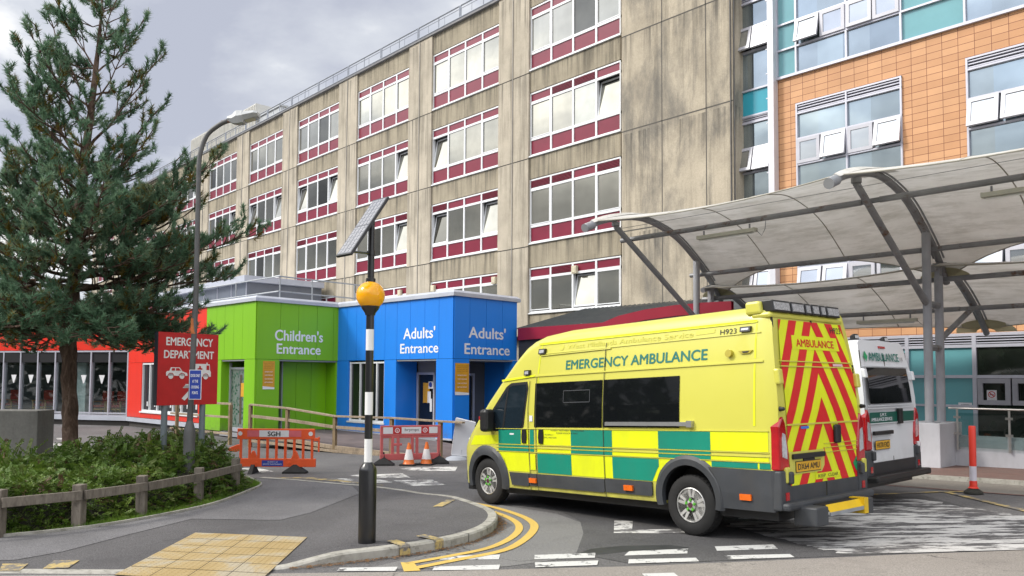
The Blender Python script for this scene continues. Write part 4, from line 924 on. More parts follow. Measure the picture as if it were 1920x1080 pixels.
b.build('fascia', mat('dark_red_fascia', (.27, .012, .03), .35, 0, .08, 1), pr)
b = MB()
for (x0, a0, c0), (x1, a1, c1) in zip(arc, arc[1:]): b.add([(x0, 18.78, 3.2), (x1, 18.78, 3.2), (x1, 18.78, a1), (x0, 18.78, a0)], [(0, 1, 2, 3)])
b.build('inner_panel', mat('mauve_panel', (.22, .10, .13), .5), pr)
b = MB(); b.add([(-20.4, 18.95, 3.95), (-14, 18.95, 3.95), (-14, 22.55, 4.88), (-20.4, 22.95, 4.9)], [(0, 1, 2, 3)])
b.add([(-14, 18.95, 3.95), (-11.7, 18.95, 4.0), (-11.7, 22.5, 4.5), (-14, 22.55, 4.88)], [(0, 1, 2, 3)])
for i in range(29): x = -20.35 + i * .215; b.add([(x, 18.93, 3.955), (x + .03, 18.93, 3.955), (x + .03, 22.55, 4.89), (x, 22.55, 4.89), (x + .015, 18.93, 3.985), (x + .015, 22.55, 4.92)], [(0, 1, 4), (0, 4, 5, 3), (1, 2, 5, 4)])
b.build('seamed_roof', mat('dark_grey_roof_sheet', (.085, .095, .10), .5, .2, .15, 3), pr)
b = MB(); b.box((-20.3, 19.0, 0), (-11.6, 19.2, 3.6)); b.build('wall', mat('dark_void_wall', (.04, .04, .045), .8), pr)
# ------------------------------------------------------------------ fabric canopies
M_fab0 = NT('canopy_fabric')
def fabric(k=(1, 1, 1)):
    t = M_fab0; t.set(.8, 0, .2); p = t.pos()
    c = t.ramp(t.noise(p, .9, 7, .65), [(.3, (.60, .58, .54)), (.6, (.72, .705, .67)), (.8, (.82, .81, .79))])
    d = t.ramp(t.noise(t.pos((.5, 2.2, 2.2)), 1.6, 8, .7), [(.46, 0.0), (.72, .6)]); c = t.mix(d, c, (.27, .26, .21))
    # grey green algae towards the open front edge at the right hand bays
    sp = t.n('ShaderNodeSeparateXYZ'); t.l(p, sp.inputs[0])
    c = t.mix(1.0, c, k, 'MULTIPLY')
    t.col(c)
    tr = t.n('ShaderNodeBsdfTranslucent'); t.l(c, tr.inputs[0]); mx = t.n('ShaderNodeMixShader'); mx.inputs[0].default_value = .31
    t.l(t.b.outputs[0], mx.inputs[1]); t.l(tr.outputs[0], mx.inputs[2]); t.l(mx.outputs[0], t.out.inputs[0]); t.b.inputs['Roughness'].default_value = .85
    return t.m
M_fab = fabric()
M_fab0 = NT('stained_fabric')
def ruststeel():
    t = NT('rusty_painted_steel'); p = t.pos((1, 1, 1)); t.set(.5, .15, .45)
    r = t.ramp(t.noise(p, 2.3, 9, .72), [(.55, 0.0), (.66, 1.0)]); c = t.ramp(t.noise(p, 3, 4), [(.3, (.20, .20, .21)), (.7, (.28, .285, .29))])
    t.col(t.mix(r, c, (.12, .055, .025))); return t.m
M_rust = ruststeel(); M_steel = mat('grey_painted_steel', (.26, .265, .28), .45, .1, .1, 2)
M_colm = mat('grey_column_paint', (.34, .345, .37), .5, 0, .15, 1.5, .3)
M_alg = fabric((.62, .60, .42))
def arcpts(P, n):
    q = smooth_path([(0, y, z) for y, z in P], 8); L_ = [0]
    for a, c in zip(q, q[1:]): L_.append(L_[-1] + (c - a).length)
    o = []
    for i in range(n + 1):
        s_ = L_[-1] * i / n; k = max(j for j in range(len(L_)) if L_[j] <= s_ + 1e-9); k = min(k, len(q) - 2); f_ = (s_ - L_[k]) / (L_[k + 1] - L_[k]); o.append(q[k].lerp(q[k + 1], f_))
    return o
FR = [(14.15, 5.84), (14.75, 6.08), (15.5, 6.27), (16.3, 6.37), (17.1, 6.27), (17.85, 6.05), (18.5, 5.70), (19.15, 5.27), (19.6, 4.88), (19.98, 4.48)]
RRp = [(19.05, 4.72), (19.6, 4.86), (20.3, 4.76), (21.0, 4.50), (21.6, 4.2), (22.15, 3.86), (22.7, 3.43)]
RX = [-12.8, -6.75, -.7, 5.35]
def canopy(name, P, lab, tipY, v0, v1, sc0, sc1, colx, colztop, colY, purl):
    root = empty(name, (-4, colY, .3), lab, 'canopy')
    n = 28; A = arcpts(P, n); vs = []; fs = []; UV = 12
    fb = MB(); seam = MB()
    def S(u, v, x0, x1):       # surface point between two ribs
        s_ = 4 * u * (1 - u); vv = v0 + sc0 * s_ + (v1 - sc1 * s_ - v0 - sc0 * s_) * v; k = min(int(vv * n), n - 1); p = A[k].lerp(A[k + 1], vv * n - k)
        t_ = (A[k + 1] - A[k]).normalized(); nn = Vector((0, -t_.z, t_.y)); nn = nn if nn.z > 0 else -nn
        p = p + nn * (.06 - .16 * s_); return Vector((x0 + (x1 - x0) * u, p.y, p.z))
    for x0, x1 in zip(RX, RX[1:]):
        g_ = [[S(i / UV, j / 24, x0, x1) for i in range(UV + 1)] for j in range(25)]
        fb.add([p for r in g_ for p in r], [(j * (UV + 1) + i, j * (UV + 1) + i + 1, (j + 1) * (UV + 1) + i + 1, (j + 1) * (UV + 1) + i) for j in range(24) for i in range(UV)], True)
        for u in (.34, .67):
            seam.tube([S(u, j / 24, x0, x1) - Vector((0, 0, .004)) for j in range(25)], .014, 4)
        for v in (0, 1): seam.tube([S(i / UV, v, x0, x1) for i in range(UV + 1)], .016, 5)
    fbo = fb.build('fabric', M_fab, root, angle=80)
    seam.build('seam', mat('fabric_seam', (.34, .32, .27), .9), root)
    for x in RX:
        MB().tube([Vector((x, p.y, p.z)) for p in A], .075, 10).build('rib', M_rust if x > -10 else M_steel, root)
        k_ = MB(); k_.tube([(x + .11, p.y, p.z + .045) for p in A[3:-3]], .022, 6); k_.tube([(x - .11, p.y, p.z + .045) for p in A[3:-3]], .022, 6); k_.build('keder_rail', M_steel, root)
        b = MB(); b.tube([(x, colY, .9), (x, colY, colztop)], .092 if x > -10 else .092, 14); b.box((x - .05, colY - .09, colztop - .1), (x + .05, colY + .09, colztop + .22)); b.box((x - .17, colY - .17, 1.279), (x + .17, colY + .17, 1.295))
        b.build('column', M_colm, root)
    for (y, z, sp) in purl:
        for x0, x1 in zip(RX, RX[1:]):
            b = MB(); b.tube([(x0 - (.35 if x0 == RX[0] else -.18), y, z), (x1 - .18, y, z)], .062, 10); b.box((x1 - .2, y - .02, z - .05), (x1 + .2, y + .02, z + .05)); b.build('purlin', M_rust, root)
    return root, A
cf, A1 = canopy('ambulance_canopy', FR, 'tall fabric canopy with curved steel ribs and raking struts over the ambulance bay', 14.15, .06, .985, .0, .17, RX, 5.50, 18.76, [(15.92, 5.78, 1), (18.98, 5.16, 1)])
for x in RX:
    b = MB(); b.tube([(x, 15.3, 6.12), (x, 15.28, 6.02), (x, 18.68, 3.93)], [.04, .072, .072], 10); b.lathe([(0, -.05), (.1, -.05), (.1, .05), (0, .05)], 10, (x, 15.28, 6.08)); b.build('strut', M_rust if x > -10 else M_steel, cf)
    MB().tube([(x, 14.12, 5.82), (x, 14.42, 5.94)], .105, 12).build('rib_end_cap', M_steel, cf)
    # small overhanging hood of fabric round the rib end
    hd = MB(); k0 = 1; rows = []
    for j in range(k0, 11):
        p = A1[j]; w_ = .10 + .26 * math.sin(min(1, (j - k0) / 9) * math.pi * .5)
        rows.append([Vector((x - w_, p.y, p.z + .05)), Vector((x, p.y, p.z + .125)), Vector((x + w_, p.y, p.z + .05))])
    hd.add([p for r in rows for p in r], [(i * 3 + a, i * 3 + a + 1, (i + 1) * 3 + a + 1, (i + 1) * 3 + a) for i in range(len(rows) - 1) for a in range(2)], True); o = hd.build('rib_hood', M_fab, cf, angle=80)
    q = MB(); P_ = A1[-3]; m_ = 12; vs = []
    for i in range(m_ + 1):
        th = math.pi * i / m_
        for rr_ in (.16, .42):
            s_ = math.sin(th) * rr_; k = max(0, len(A1) - 1 - s_ / .235); kk = min(int(k), len(A1) - 2); p = A1[kk].lerp(A1[kk + 1], k - kk); vs.append(Vector((x + math.cos(th) * rr_ * 1.4, p.y - .02, p.z + .035)))
    q.add(vs, [(2 * i, 2 * i + 1, 2 * i + 3, 2 * i + 2) for i in range(m_)]); q.build('reinforcing_patch', M_alg, cf)
cr, A2 = canopy('walkway_canopy', RRp, 'lower fabric canopy behind the tall one reaching towards the tiled building', 19, .02, .97, .03, .10, RX, 4.60, 19.46, [(19.58, 4.53, 1), (21.35, 3.98, 1)])
for x in RX:
    MB().tube([(x, 19.5, 3.15), (x, 21.7, 4.02)], .065, 8).build('brace', M_rust, cr)
    for z in (3.92, 2.95): MB().tube([(x, 18.8, z), (x, 19.44, z)], .075, 8).build('link', M_rust, cr)
    q = MB(); vs = []; m_ = 12
    for i in range(m_ + 1):
        th = math.pi * i / m_
        for rr_ in (.16, .5):
            s_ = math.sin(th) * rr_; k = max(0, len(A2) - 1 - s_ / .15); kk = min(int(k), len(A2) - 2); p = A2[kk].lerp(A2[kk + 1], k - kk); vs.append(Vector((x + math.cos(th) * rr_ * 1.4, p.y - .02, p.z + .03)))
    q.add(vs, [(2 * i, 2 * i + 1, 2 * i + 3, 2 * i + 2) for i in range(m_)]); q.build('reinforcing_patch', M_alg, cr)
b = MB(); b.tube([(RX[0], 15.3, 5.95), (RX[1], 15.3, 5.95)], .006, 4); b.tube([(RX[1], 15.3, 5.95), (RX[2], 15.3, 5.95)], .006, 4); b.build('tie_wire', M_steel, cf)
# fluorescent fittings hung under the purlins
M_tubeg = mat('light_fitting', (.50, .49, .40), .4, 0, .1, 5)
def fitting(x, y, z, lab):
    r = empty('strip_light', (x, y, z), lab, 'strip light', 'strip lights under the canopies')
    b = MB(); b.box((x - .72, y - .07, z - .05), (x + .72, y + .07, z + .03)); b.box((x - .76, y - .075, z - .055), (x - .72, y + .075, z + .035)); b.box((x + .72, y - .075, z - .055), (x + .76, y + .075, z + .035)); b.build('housing', M_tubeg, r)
    b = MB(); b.tube([(x - .70, y, z - .075), (x + .70, y, z - .075)], .018, 6); b.build('tube', mat('unlit_tube', (.72, .72, .68), .3), r)
    b = MB()
    for q in (-.6, .6): b.tube([(x + q, y, z + .03), (x + q, y, z + .14)], .02, 6)
    b.tube([(x + .74, y, z), (x + .9, y, z - .16), (x + .98, y, z - .02), (x + 1.0, y, z + .17)], .008, 5); b.build('hanger', M_steel, r)
fitting(-10.05, 15.92, 5.56, 'strip light under the front canopy above the yellow ambulance')
fitting(-4.0, 15.92, 5.56, 'strip light under the front canopy at the right edge of the view')
fitting(-8.7, 21.35, 3.78, 'strip light under the lower canopy above the white ambulance')
# ------------------------------------------------------------------ ambulances
def interp(T, x):
    if x <= T[0][0]: return T[0][1]
    for (a, u), (c, v) in zip(T, T[1:]):
        if x <= c: return u + (v - u) * (x - a) / (c - a)
    return T[-1][1]
SHEAR = .018
W_T = [(.2, .985), (.5, 1.01), (.8, 1.022), (1.2, 1.025), (1.55, 1.012), (1.9, .985), (2.3, .935), (2.50, .895)]
ZT = [(-.84, .72), (-.80, .86), (-.72, .97), (-.6, 1.06), (-.43, 1.20), (-.2, 1.43), (.1, 1.73), (.4, 2.03), (.7, 2.33), (.9, 2.50), (1.05, 2.58), (1.3, 2.65), (1.8, 2.69), (5.3, 2.70)]
PL = [(-.84, .62), (-.80, .72), (-.72, .83), (-.6, .91), (-.43, .965), (-.2, .985), (.1, 1.0), (5.1, 1.0), (5.2, .992), (5.28, .955)]
def clipp(poly, a, b, c):          # keep a*x + b*y <= c
    o = []
    for i, p in enumerate(poly):
        q = poly[(i + 1) % len(poly)]; dp = a * p[0] + b * p[1] - c; dq = a * q[0] + b * q[1] - c
        if dp <= 0: o.append(p)
        if dp * dq < 0: t = dp / (dp - dq); o.append((p[0] + (q[0] - p[0]) * t, p[1] + (q[1] - p[1]) * t))
    return o
class Van:
    def __init__(s, root, H):
        s.root = root; s.k = (H - 1.9) / .80
    def zs(s, z): return z if z < 1.9 else 1.9 + (z - 1.9) * s.k
    def xf(s, v):                   # lean of the rear, raked stance
        x, y, z = v
        if x > 5.0 and z > 1.45: x -= .13 * ((z - 1.45) / 1.15) ** 1.3 * min(1, (x - 5.0) / .2)
        z = s.zs(z)
        return Vector((x, y, z + SHEAR * x))
    def side(s, x, z, off=.004, sgn=-1): return Vector((x, sgn * (interp(W_T, z) * interp(PL, x) + off), z))
    def build(s, mb, name, mt, parent=None, **k): return mb.build(name, mt, parent or s.root, world=False, xf=s.xf, **k)
    def decal(s, mb, poly, off=.004, sgn=-1):    # poly in (x, z) on the flank
        bm = bmesh.new(); bm.faces.new([bm.verts.new((x, 0, z)) for x, z in poly]); bmesh.ops.triangulate(bm, faces=bm.faces[:])
        for z in [w_[0] for w_ in W_T]: bmesh.ops.bisect_plane(bm, geom=bm.verts[:] + bm.edges[:] + bm.faces[:], plane_co=(0, 0, z), plane_no=(0, 0, 1), dist=1e-5)
        for x in [w_[0] for w_ in PL]: bmesh.ops.bisect_plane(bm, geom=bm.verts[:] + bm.edges[:] + bm.faces[:], plane_co=(x, 0, 0), plane_no=(1, 0, 0), dist=1e-5)
        bm.verts.index_update(); mb.add([s.side(v.co.x, v.co.z, off, sgn) for v in bm.verts], [[v.index for v in f.verts] for f in bm.faces]); bm.free(); return mb
    def rect(s, mb, x0, x1, z0, z1, off=.004, sgn=-1): return s.decal(mb, [(x0, z0), (x1, z0), (x1, z1), (x0, z1)], off, sgn)
    def slab(s, mb, poly, d0, d1, sgn=-1):      # solid strip standing proud of the flank
        o = len(mb.v); of = len(mb.f); s.decal(mb, poly, d1, sgn)
        cnt = {}
        for f in mb.f[of:]:
            for i in range(len(f)): e = (f[i], f[(i + 1) % len(f)]); cnt[e] = 1
        vs = []; fs = []
        for (i, j) in cnt:
            if (j, i) in cnt: continue
            a, c = mb.v[i], mb.v[j]; k = len(vs); D_ = Vector((0, -sgn * (d1 - d0), 0)); vs += [Vector(a), Vector(c), Vector(c) + D_, Vector(a) + D_]; fs.append((k, k + 1, k + 2, k + 3))
        return mb.add(vs, fs)
    def text(s, mb, t_, x0, x1, z0, z1, off=.006, bold=.02): return text(mb, t_, lambda a, c: s.side(a, c, off), x0, x1, z0, z1, bold)
    def rear(s, y, z, off=.004): return Vector((5.28 + off, y, z - .095))
def van_body(V, M_body, M_trim):
    xs_ = [-.84, -.80, -.72, -.6, -.43, -.2, .1, .4, .7, .9, 1.05, 1.3, 1.8, 2.6, 3.4, 4.2, 4.8, 5.05, 5.2, 5.28]
    rings = []
    for x in xs_:
        zt = interp(ZT, x); zb = .36 if x < -.75 else (.27 if x < 4.6 else .33); pl_ = interp(PL, x); r = min(.15, (zt - zb) * .2)
        pts = [(0, zb), (.8 * pl_, zb)]
        for z, _ in W_T: zz_ = max(zb + .03, min(z, zt - r)); pts.append((interp(W_T, zz_) * pl_, zz_))
        yw_ = pts[-1][0]; z0 = zt - r
        for a in (30, 60, 90): pts.append((yw_ - .17 * (1 - math.cos(R_(a))) * 1.0, z0 + r * math.sin(R_(a)) * .93))
        pts.append((yw_ * .5, zt - .012)); pts.append((0, zt))
        full = [(x, y, z) for y, z in pts] + [(x, -y, z) for y, z in pts[-2:0:-1]]
        rings.append(full)
    n = len(rings[0]); b = MB(); b.add([p for r in rings for p in r], [(i * n + k, i * n + (k + 1) % n, (i + 1) * n + (k + 1) % n, (i + 1) * n + k) for i in range(len(rings) - 1) for k in range(n)], True)
    b.add(rings[0], [tuple(range(n))]); b.add(rings[-1], [tuple(range(n))])
    # merge and cut the wheel arches
    bm = bmesh.new(); vm_ = [bm.verts.new(V.xf(Vector(v))) for v in b.v]
    for f, sm in zip(b.f, b.sm):
        try: q = bm.faces.new([vm_[i] for i in f]); q.smooth = sm
        except ValueError: pass
    bmesh.ops.remove_doubles(bm, verts=bm.verts, dist=1e-4); bmesh.ops.recalc_face_normals(bm, faces=bm.faces)
    me = bpy.data.meshes.new('body'); bm.to_mesh(me); bm.free(); me.materials.append(M_body); me.set_sharp_from_angle(angle=R_(42))
    o = bpy.data.objects.new('body', me); col.objects.link(o)
    cuts = []
    for x in (0.03, 4.04):
        for sg in (-1, 1):
            c_ = MB(); y0, y1 = sg * .66, sg * 1.3
            c_.prism([(x + .42 * math.cos(a), .39 + SHEAR * x + .42 * math.sin(a)) for a in [2 * math.pi * i / 28 for i in range(28)]], lambda a, c, d: (a, d, c), y0, y1)
            q = c_.build('cut', M_body); cuts.append(q); md = o.modifiers.new('b', 'BOOLEAN'); md.operation = 'DIFFERENCE'; md.object = q; md.solver = 'EXACT'
    dg = bpy.context.evaluated_depsgraph_get(); dg.update(); m2 = bpy.data.meshes.new_from_object(o.evaluated_get(dg)); o.modifiers.clear(); o.data = m2
    for q in cuts: d = q.data; bpy.data.objects.remove(q); bpy.data.meshes.remove(d)
    o.parent = V.root
    b = MB()
    for x in (0.03, 4.04):
        for sg in (-1, 1):
            z = .39 + SHEAR * x
            vs = [(x + .415 * math.cos(a), y, z + .415 * math.sin(a)) for y in (sg * .665, sg * .995) for a in [R_(-10 + 200 * i / 16) for i in range(17)]]
            b.add(vs, [(i, i + 1, 17 + i + 1, 17 + i) for i in range(16)] + [tuple(range(17))])
    b.build('wheel_housing', M_black, V.root, world=False)
    for x in (0.03, 4.04):
        for sg in (-1, 1):
            b = MB(); z = .39
            def P_(r, a): return (x + r * math.cos(a), max(.27, z + r * math.sin(a)))
            R1 = .56 if x < 1 else .53
            arc_ = [R_(-16 + 212 * i / 22) for i in range(23)]
            ins = [P_(.405, a) for a in arc_]; mid_ = [P_(R1 - .05, a) for a in arc_]; outr = [P_(R1, a) for a in arc_]
            rows = [[V.side(p[0], p[1], d, sg) for p in q] for q, d in ((ins, -.04), (ins, .03), (mid_, .035), (outr, .004))]
            b.add([p for r in rows for p in r], [(j * 23 + i, j * 23 + i + 1, (j + 1) * 23 + i + 1, (j + 1) * 23 + i) for j in range(3) for i in range(22)], True)
            V.build(b, 'arch_trim', M_trim)
def wheel(V, x, sg, zc, M_rim, nuts):
    y = sg * .99
    t_ = MB(); T_ = Matrix.Translation((x, y, zc)) @ Matrix.Rotation(R_(90 * -sg), 4, 'X')
    r = .371
    t_.lathe([(.215, -.22), (.31, -.225), (.36, -.20), (r, -.16), (r, -.05), (.36, -.02), (.325, .0), (.27, .004), (.228, -.006), (.215, -.03), (.21, -.2)], 40, M=T_)
    for i in range(40):
        a = 2 * math.pi * i / 40; m_ = T_ @ Matrix.Rotation(a, 4, 'Z'); t_.box((r - .012, -.008, -.155), (r + .004, .008, -.035), m_)
    ty = t_.build('wheel', M_rubber, V.root, world=False)
    rm = MB(); rm.lathe([(.216, -.03), (.214, -.012), (.205, -.008), (.200, -.022)], 36, M=T_)
    for k in range(5):
        for s2 in (-1, 1):
            a = 2 * math.pi * k / 5 + s2 * .19 + .26; c_, s_ = math.cos(a), math.sin(a); px, py = -s_, c_
            bx = [(.045, .020), (.12, .019), (.20, .017)]
            top = []
            for rr_, hw in bx:
                ox = s2 * -.0
                for w_ in (-hw, hw): top.append(T_ @ Vector((c_ * rr_ + px * w_, s_ * rr_ + py * w_, -.018 - (.012 if rr_ < .1 else 0))))
            low = [T_ @ (T_.inverted() @ p - Vector((0, 0, .03))) for p in top]
            vs = top + low
            rm.add(vs, [(0, 1, 3, 2), (2, 3, 5, 4), (0, 2, 8, 6), (2, 4, 10, 8), (1, 7, 9, 3), (3, 9, 11, 5), (4, 5, 11, 10)])
    rm.lathe([(.07, -.05), (.066, -.012), (.04, -.004), (0, -.004)], 20, M=T_)
    rim = rm.build('rim', M_rim, ty, world=False, angle=30)
    bk = MB(); bk.lathe([(.200, -.022), (.196, -.1), (0, -.1)], 28, M=T_); bk.build('brake_disc', mat('brake_shadow', (.010, .010, .010), .95, 0, .2, 9, spec=.1), ty, world=False)  # near-black backing: the shade between the spokes is put into its colour
    hb = MB(); hb.lathe([(.034, -.006), (.034, .002), (0, .003)], 16, M=T_); hb.build('hub_cap', mat('hub_cap', (.10, .03, .05), .3), ty, world=False)
    nu = MB()
    for k in range(5):
        a = 2 * math.pi * k / 5 + .3; nu.lathe([(.017, -.015), (.014, .012), (0, .014)], 8, (.062 * math.cos(a), .062 * math.sin(a), 0), M=T_); nu.box((.062 * math.cos(a) - .004, .062 * math.sin(a) - .022, .0), (.062 * math.cos(a) + .004, .062 * math.sin(a) + .03, .008), T_)
    nu.build('wheel_nuts', nuts, ty, world=False)
M_trim = mat('dark_grey_trim', (.042, .046, .052), .55, 0, .2, 3, .25)
M_rim_ = mat('alloy_rim', (.62, .61, .59), .35, .5, .15, 12)
M_lens = mat('red_lens', (.38, .004, .008), .12, 0, .2, 6, coat=.5)
M_clearl = mat('clear_lens', (.55, .56, .58), .1, .3, .2, 30, coat=.5)
M_amber = mat('amber_lens', (.75, .14, .01), .2, 0, .1, 10)
M_seam = mat('panel_seam', (.03, .03, .015), .8)
M_vglass = mat('van_dark_glass', (.006, .007, .008), .03, 0, .1, 2, spec=.5)
def van_common(V, M_body, seams=True):
    van_body(V, M_body, M_trim)
    for x in (0.03, 4.04):
        for sg in (-1, 1): wheel(V, x, sg, .371, M_rim_, V.nuts)
    # sills and rubbing strips, rear quarter and bumpers
    for sg in (-1, 1):
        for x0, x1, z0, z1 in ((.67, 1.075, .35, .545), (1.09, 1.255, .36, .545), (1.27, 2.635, .36, .545), (2.655, 3.47, .37, .555)):
            b = MB(); V.slab(b, [(x0, z0), (x1 - .02, z0), (x1, z0 + .03), (x1, z1), (x0 - (.05 if x0 == .67 else 0), z1)], -.02, .022, sg); V.build(b, 'rubbing_strip', M_trim, bevel=.008)
        b = MB(); V.slab(b, [(4.36, .785), (4.44, .70), (4.52, .55), (4.55, .40), (4.55, .31), (5.22, .31), (5.262, .40), (5.262, .775)], -.02, .026, sg); V.build(b, 'rear_quarter_trim', M_trim, bevel=.006)
        for x, z in ((1.18, .445), (3.08, .455), (4.87, .46)): b = MB(); V.slab(b, [(x - .075, z - .035), (x + .075, z - .035), (x + .075, z + .035), (x - .075, z + .035)], .02, .05, sg); V.build(b, 'side_marker', M_amber)
        # tail lamp wrapped round the corner
        b = MB(); P = [(-.99, .775), (-.80, .775), (-.80, .96), (-.86, 1.30), (-.91, 1.39), (-.955, 1.36), (-.99, 1.27)]
        P = [(sg * -1 * y, z) for y, z in P]
        b.prism(P, lambda y, z, d: Vector((d, y + (sg * .024 if abs(y) > .98 else 0), z)), 5.09, 5.302); tl_ = V.build(b, 'tail_lamp', M_lens, bevel=.02)
        b = MB(); P = [(-.955, .93), (-.855, .90), (-.855, 1.0), (-.885, 1.18), (-.94, 1.20), (-.955, 1.12)]; P = [(sg * -1 * y, z) for y, z in P]
        b.prism(P, lambda y, z, d: Vector((d, y + (sg * .024 if abs(y) > .98 else 0), z)), 5.17, 5.308); V.build(b, 'clear_lens', M_clearl, tl_)
        b = MB(); b.box((5.2, sg * .80, .33), (5.315, sg * 1.02, .775)); b.box((5.3, sg * .80, .62), (5.36, sg * .88, .76)); V.build(b, 'bumper_corner', M_trim, bevel=.02)
        b = MB(); b.box((5.31, sg * .86, .44), (5.322, sg * .93, .53)); V.build(b, 'reflector', M_lens)
        # mirror
        b = MB(); y0, y1 = sg * 1.04, sg * 1.24
        b.box((.12, min(y0, y1), 1.17), (.30, max(y0, y1), 1.53)); mi = V.build(b, 'door_mirror', M_black, bevel=.05)
        b = MB(); b.box((.10, sg * 1.2 - .02, 1.36), (.14, sg * 1.2 + .045, 1.42)); V.build(b, 'indicator', M_lens, mi)
        b = MB(); b.box((.2, min(sg * .95, sg * 1.05), 1.22), (.3, max(sg * .95, sg * 1.05), 1.30)); V.build(b, 'mirror_arm', M_black)
        # cab side glass
        W_ = [(.12, 1.20), (.15, 1.36), (.24, 1.50), (.57, 1.835), (.66, 1.885), (.985, 1.90), (1.01, 1.82), (.93, 1.27), (.84, 1.205)]
        fr_ = MB(); V.decal(fr_, [(.07, 1.18), (.09, 1.35), (.20, 1.52), (.53, 1.875), (.64, 1.93), (1.02, 1.94), (1.05, 1.84), (.965, 1.25), (.86, 1.175)], .006, sg); V.build(fr_, 'cab_window_seal', M_black)
        gl_ = MB(); V.decal(gl_, W_, .010, sg); cg = V.build(gl_, 'cab_window', M_cabg)
        q = MB(); V.decal(q, [(.455, 1.2), (.50, 1.2), (.60, 1.88), (.56, 1.84)], .013, sg); V.build(q, 'quarter_pillar', M_black, cg)
        # door handles
        for x in (.985, 1.365):
            q = MB(); V.slab(q, [(x - .045, 1.0), (x + .04, 1.0), (x + .055, 1.1), (x + .045, 1.215), (x - .04, 1.215), (x - .055, 1.1)], -.01, .022, sg); V.build(q, 'door_handle', M_black, bevel=.012)
        # seams
        q = MB()
        for a, c in (((1.085, 1.95), (1.065, 1.5)), ((1.065, 1.5), (1.10, .6)), ((1.10, .6), (1.10, .30)), ((1.24, 2.0), (1.26, .28)), ((2.625, 2.42), (2.645, .28)), ((.62, .30), (1.10, .295))):
            t_ = (Vector(c) - Vector(a)).normalized() * .006; V.decal(q, [(a[0] - t_.y, a[1] + t_.x), (a[0] + t_.y, a[1] - t_.x), (c[0] + t_.y, c[1] - t_.x), (c[0] - t_.y, c[1] + t_.x)], .012, sg)
        V.rect(q, 1.26, 3.55, .30, .306, .012, sg)
        V.build(q, 'seam', M_seam)
        q = MB()
        for z in (1.215, .97, .925, .862): V.slab(q, [(.3, z), (5.18, z), (5.18, z + .009), (.3, z + .009)], .0, .013, sg)
        V.slab(q, [(1.15, 2.005), (5.15, 2.015), (5.15, 2.035), (1.15, 2.025)], -.01, .016, sg); V.slab(q, [(1.25, 2.34), (5.12, 2.36), (5.12, 2.372), (1.25, 2.352)], -.01, .012, sg)
        V.build(q, 'pressed_line', M_body)
    # windscreen, grille, headlamps, front bumper
    q = MB(); q.add([(x, y * (interp(W_T, z) * .90 - (z - 1.3) * .05), z + .012) for x, z in ((-.40, 1.225), (-.2, 1.43), (.1, 1.73), (.4, 2.03), (.52, 2.15)) for y in (-1, -.5, 0, .5, 1)], [(i * 5 + k, i * 5 + k + 1, (i + 1) * 5 + k + 1, (i + 1) * 5 + k) for i in range(4) for k in range(4)], True); V.build(q, 'windscreen', M_vglass)
    b = MB(); b.box((-.88, -.62, .30), (-.70, .62, .62)); b.box((-.82, -.80, .30), (-.5, .80, .60)); V.build(b, 'front_bumper', M_trim, bevel=.06)
    b = MB(); b.box((-.87, -.45, .68), (-.82, .45, .86)); V.build(b, 'grille', M_black)
    for sg in (-1, 1):
        b = MB(); b.box((-.72, min(sg * .66, sg * .83), .86), (-.55, max(sg * .66, sg * .83), 1.06)); V.build(b, 'headlamp', M_clearl, bevel=.04)
    b = MB(); b.box((-.6, -.9, .2), (5.2, .9, .3)); b.box((4.6, -.5, .16), (5.0, .5, .3)); V.build(b, 'underbody', M_black)
M_cabg = mat('cab_glass', (.012, .02, .028), .04, 0, .1, 2, spec=.55)
def poly3(mb, V, poly, off):           # polygon on the rear face, (y, z)
    bm = bmesh.new(); bm.faces.new([bm.verts.new((0, y, z)) for y, z in poly]); bmesh.ops.triangulate(bm, faces=bm.faces[:])
    for z in (1.545, 1.795, 1.995, 2.195, 2.395): bmesh.ops.bisect_plane(bm, geom=bm.verts[:] + bm.edges[:] + bm.faces[:], plane_co=(0, 0, z), plane_no=(0, 0, 1), dist=1e-5)
    bm.verts.index_update(); mb.add([V.rear(v.co.y, v.co.z, off) for v in bm.verts], [[v.index for v in f.verts] for f in bm.faces]); bm.free(); return mb
def rrect(y0, y1, z0, z1): return [(y0, z0), (y1, z0), (y1, z1), (y0, z1)]
def plate(V, s_, y0, y1, z0, z1, tilt=0):
    b = MB(); poly3(b, V, rrect(y0 - .008, y1 + .008, z0 - .008, z1 + .008), .016); q = V.build(b, 'number_plate', M_black)
    b = MB(); poly3(b, V, rrect(y0, y1, z0, z1), .019); V.build(b, 'plate_face', mat('plate_yellow', (.66, .36, .02), .4, 0, .05, 5), q)
    b = MB(); text(b, s_, lambda a, c: V.rear(a, c, .022), y0 + .035, y1 - .035, z0 + .022, z1 - .022, .025); V.build(b, 'plate_lettering', mat('print_black', (.03, .03, .03), .7), q)

